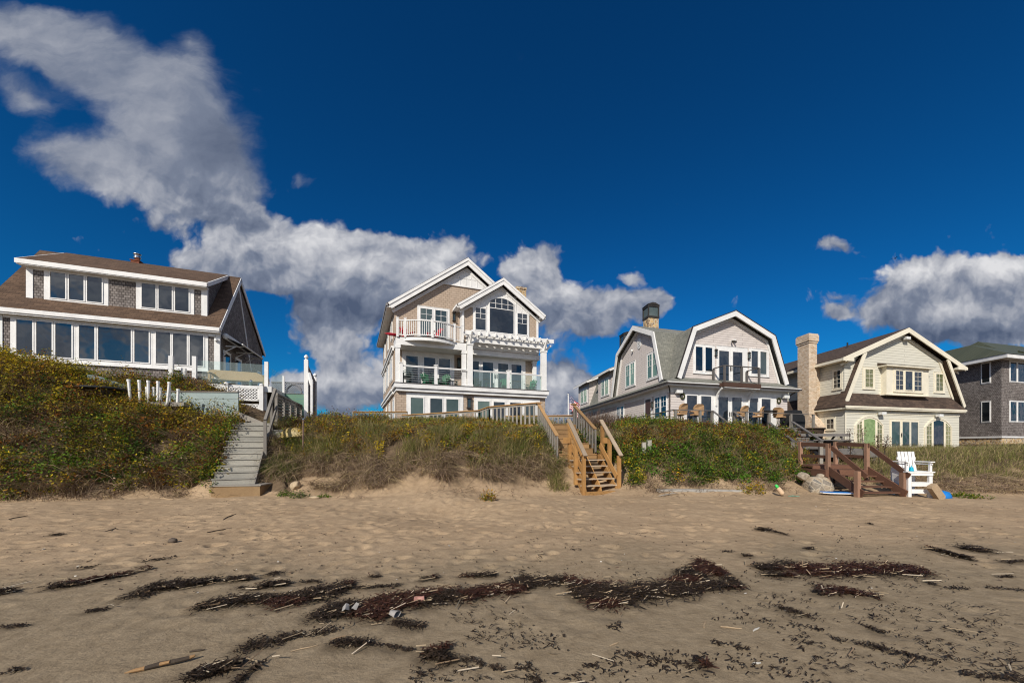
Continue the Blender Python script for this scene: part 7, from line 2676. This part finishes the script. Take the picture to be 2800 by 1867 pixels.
for j, (r_, q) in enumerate(((.028, -.05), (.034, 0), (.042, .05), (.038, .05), (.026, -.045))):
    for k in range(n_):
        a = 2 * math.pi * k / n_
        V_.append((q, r_ * math.cos(a) * (1 + .2 * math.sin(2 * a)), r_ * math.sin(a) * .8))
for j in range(4):
    F_ += [(j * n_ + k, j * n_ + (k + 1) % n_, (j + 1) * n_ + (k + 1) % n_, (j + 1) * n_ + k) for k in range(n_)]
mb.add(V_, F_)
f.part(mb, 'cup_wall', 'paper')
x, y = gp(1146, 1652)
f = Frame('drink_can', 'faded pink crushed can in the seaweed', 'can', (x, y, gz(x, y) + .06), R(15))
mb = f.mb()
mb.tube([(-.055, 0, 0), (-.05, 0, 0), (-.01, .006, .002), (.03, -.005, 0), (.05, 0, 0), (.055, 0, 0)], [.022, .031, .027, .029, .031, .024], 12)
f.part(mb, 'can_body', 'can')
for (qx, qy, lb, sc, ro) in ((945, 1683, 'crumpled white scrap left of the crushed cup', .036, 20), (968, 1680, 'folded pale scrap next to the white scrap', .034, -25)):
    x, y = gp(qx, qy)
    f = Frame('litter_scrap', lb, 'litter', (x, y, gz(x, y) + .05), R(ro), 'scraps of litter in the seaweed')
    mb = f.mb()
    mb.add([(-sc, -.01, 0), (0, -.03, .03), (sc, 0, 0), (sc * .8, .04, .05), (0, .03, .07), (-sc * .9, .04, .03)], [(0, 1, 4, 5), (1, 2, 3, 4)])
    o = f.part(mb, 'scrap', 'paper')
    md = o.modifiers.new('thickness', 'SOLIDIFY')
    md.thickness = .003
SG = 'sticks lying on the sand'
for k, (x0, y0, x1, y1, r_, mt, lb) in enumerate(((610, 1424, 655, 1402, .012, 'bark', 'straight dark stick on the sand below the timber step'), (566, 1457, 634, 1444, .012, 'bark', 'dark stick on the trodden sand right of the stone'),
                                                  (278, 1457, 318, 1444, .010, 'bark', 'short dark stick left of the stone on the trodden sand'), (24, 1421, 76, 1411, .012, 'bark', 'dark stick at the left edge of the dry sand'),
                                                  (890, 1632, 960, 1608, .010, 'drift', 'pale stick lying across the main seaweed bank'), (612, 1650, 660, 1644, .008, 'drift', 'pale bent stick at the left end of the main seaweed bank'),
                                                  (1925, 1717, 1928, 1698, .007, 'drift', 'pale straw stem pointing to the sea on the damp sand'), (1970, 1715, 2028, 1720, .007, 'drift', 'pale straw stem lying along the damp sand'),
                                                  (2060, 1727, 2076, 1718, .009, 'drift_gray', 'short silver stick on the damp sand'), (2058, 1818, 2080, 1815, .010, 'drift_gray', 'flat silver chip on the damp sand near the bottom edge'),
                                                  (1668, 1766, 1692, 1755, .006, 'drift', 'pale stem low in the damp sand'), (518, 1785, 560, 1779, .009, 'bark', 'brown splinter above the dark branch'),
                                                  (425, 1362, 474, 1366, .018, 'drift', 'pale stick at the foot of the left dune'), (795, 1783, 870, 1765, .005, 'drift', 'long thin straw stem in the lower seaweed'))):
    ax, ay_ = gp(x0, y0)
    bx_, by_ = gp(x1, y1)
    f = Frame('stick', lb, 'stick', ((ax + bx_) / 2, (ay_ + by_) / 2, gz((ax + bx_) / 2, (ay_ + by_) / 2) + r_ + (.04 if k in (4, 5) else 0)), 0, SG)
    d = Vector(((bx_ - ax) / 2, (by_ - ay_) / 2, 0))
    sd_ = Vector((-d.y, d.x, 0)) * .06
    mb = f.mb()
    mb.tube([-d, -d * .3 + sd_, d * .4 - sd_ * .6, d], [r_ * .7, r_, r_ * .9, r_ * .5], 6)
    f.part(mb, 'shaft', mt)

# a gull far off over the right-hand cloud
bd = at(2447, 707, 70)
f = Frame('bird', 'tiny dark bird flying in front of the right hand cloud', 'bird', bd, R(20))
mb = f.mb()
mb.tube([(-.28, 0, 0), (-.12, 0, .02), (.08, 0, .03), (.2, 0, .02), (.27, 0, .02)], [.02, .07, .075, .045, .015], 8)
for s_ in (-1, 1):
    mb.add([(.1, s_ * .04, .04), (-.08, s_ * .04, .04), (-.1, s_ * .35, .17), (.06, s_ * .36, .18), (-.14, s_ * .68, .07),
            (.1, s_ * .04, .055), (-.08, s_ * .04, .05), (-.1, s_ * .35, .18), (.06, s_ * .36, .195), (-.14, s_ * .68, .075)],
           [(0, 1, 2, 3), (3, 2, 4), (5, 8, 7, 6), (8, 9, 7), (0, 3, 8, 5), (3, 4, 9, 8), (4, 2, 7, 9), (2, 1, 6, 7)])
f.part(mb, 'bird_body', 'black', smooth=True)
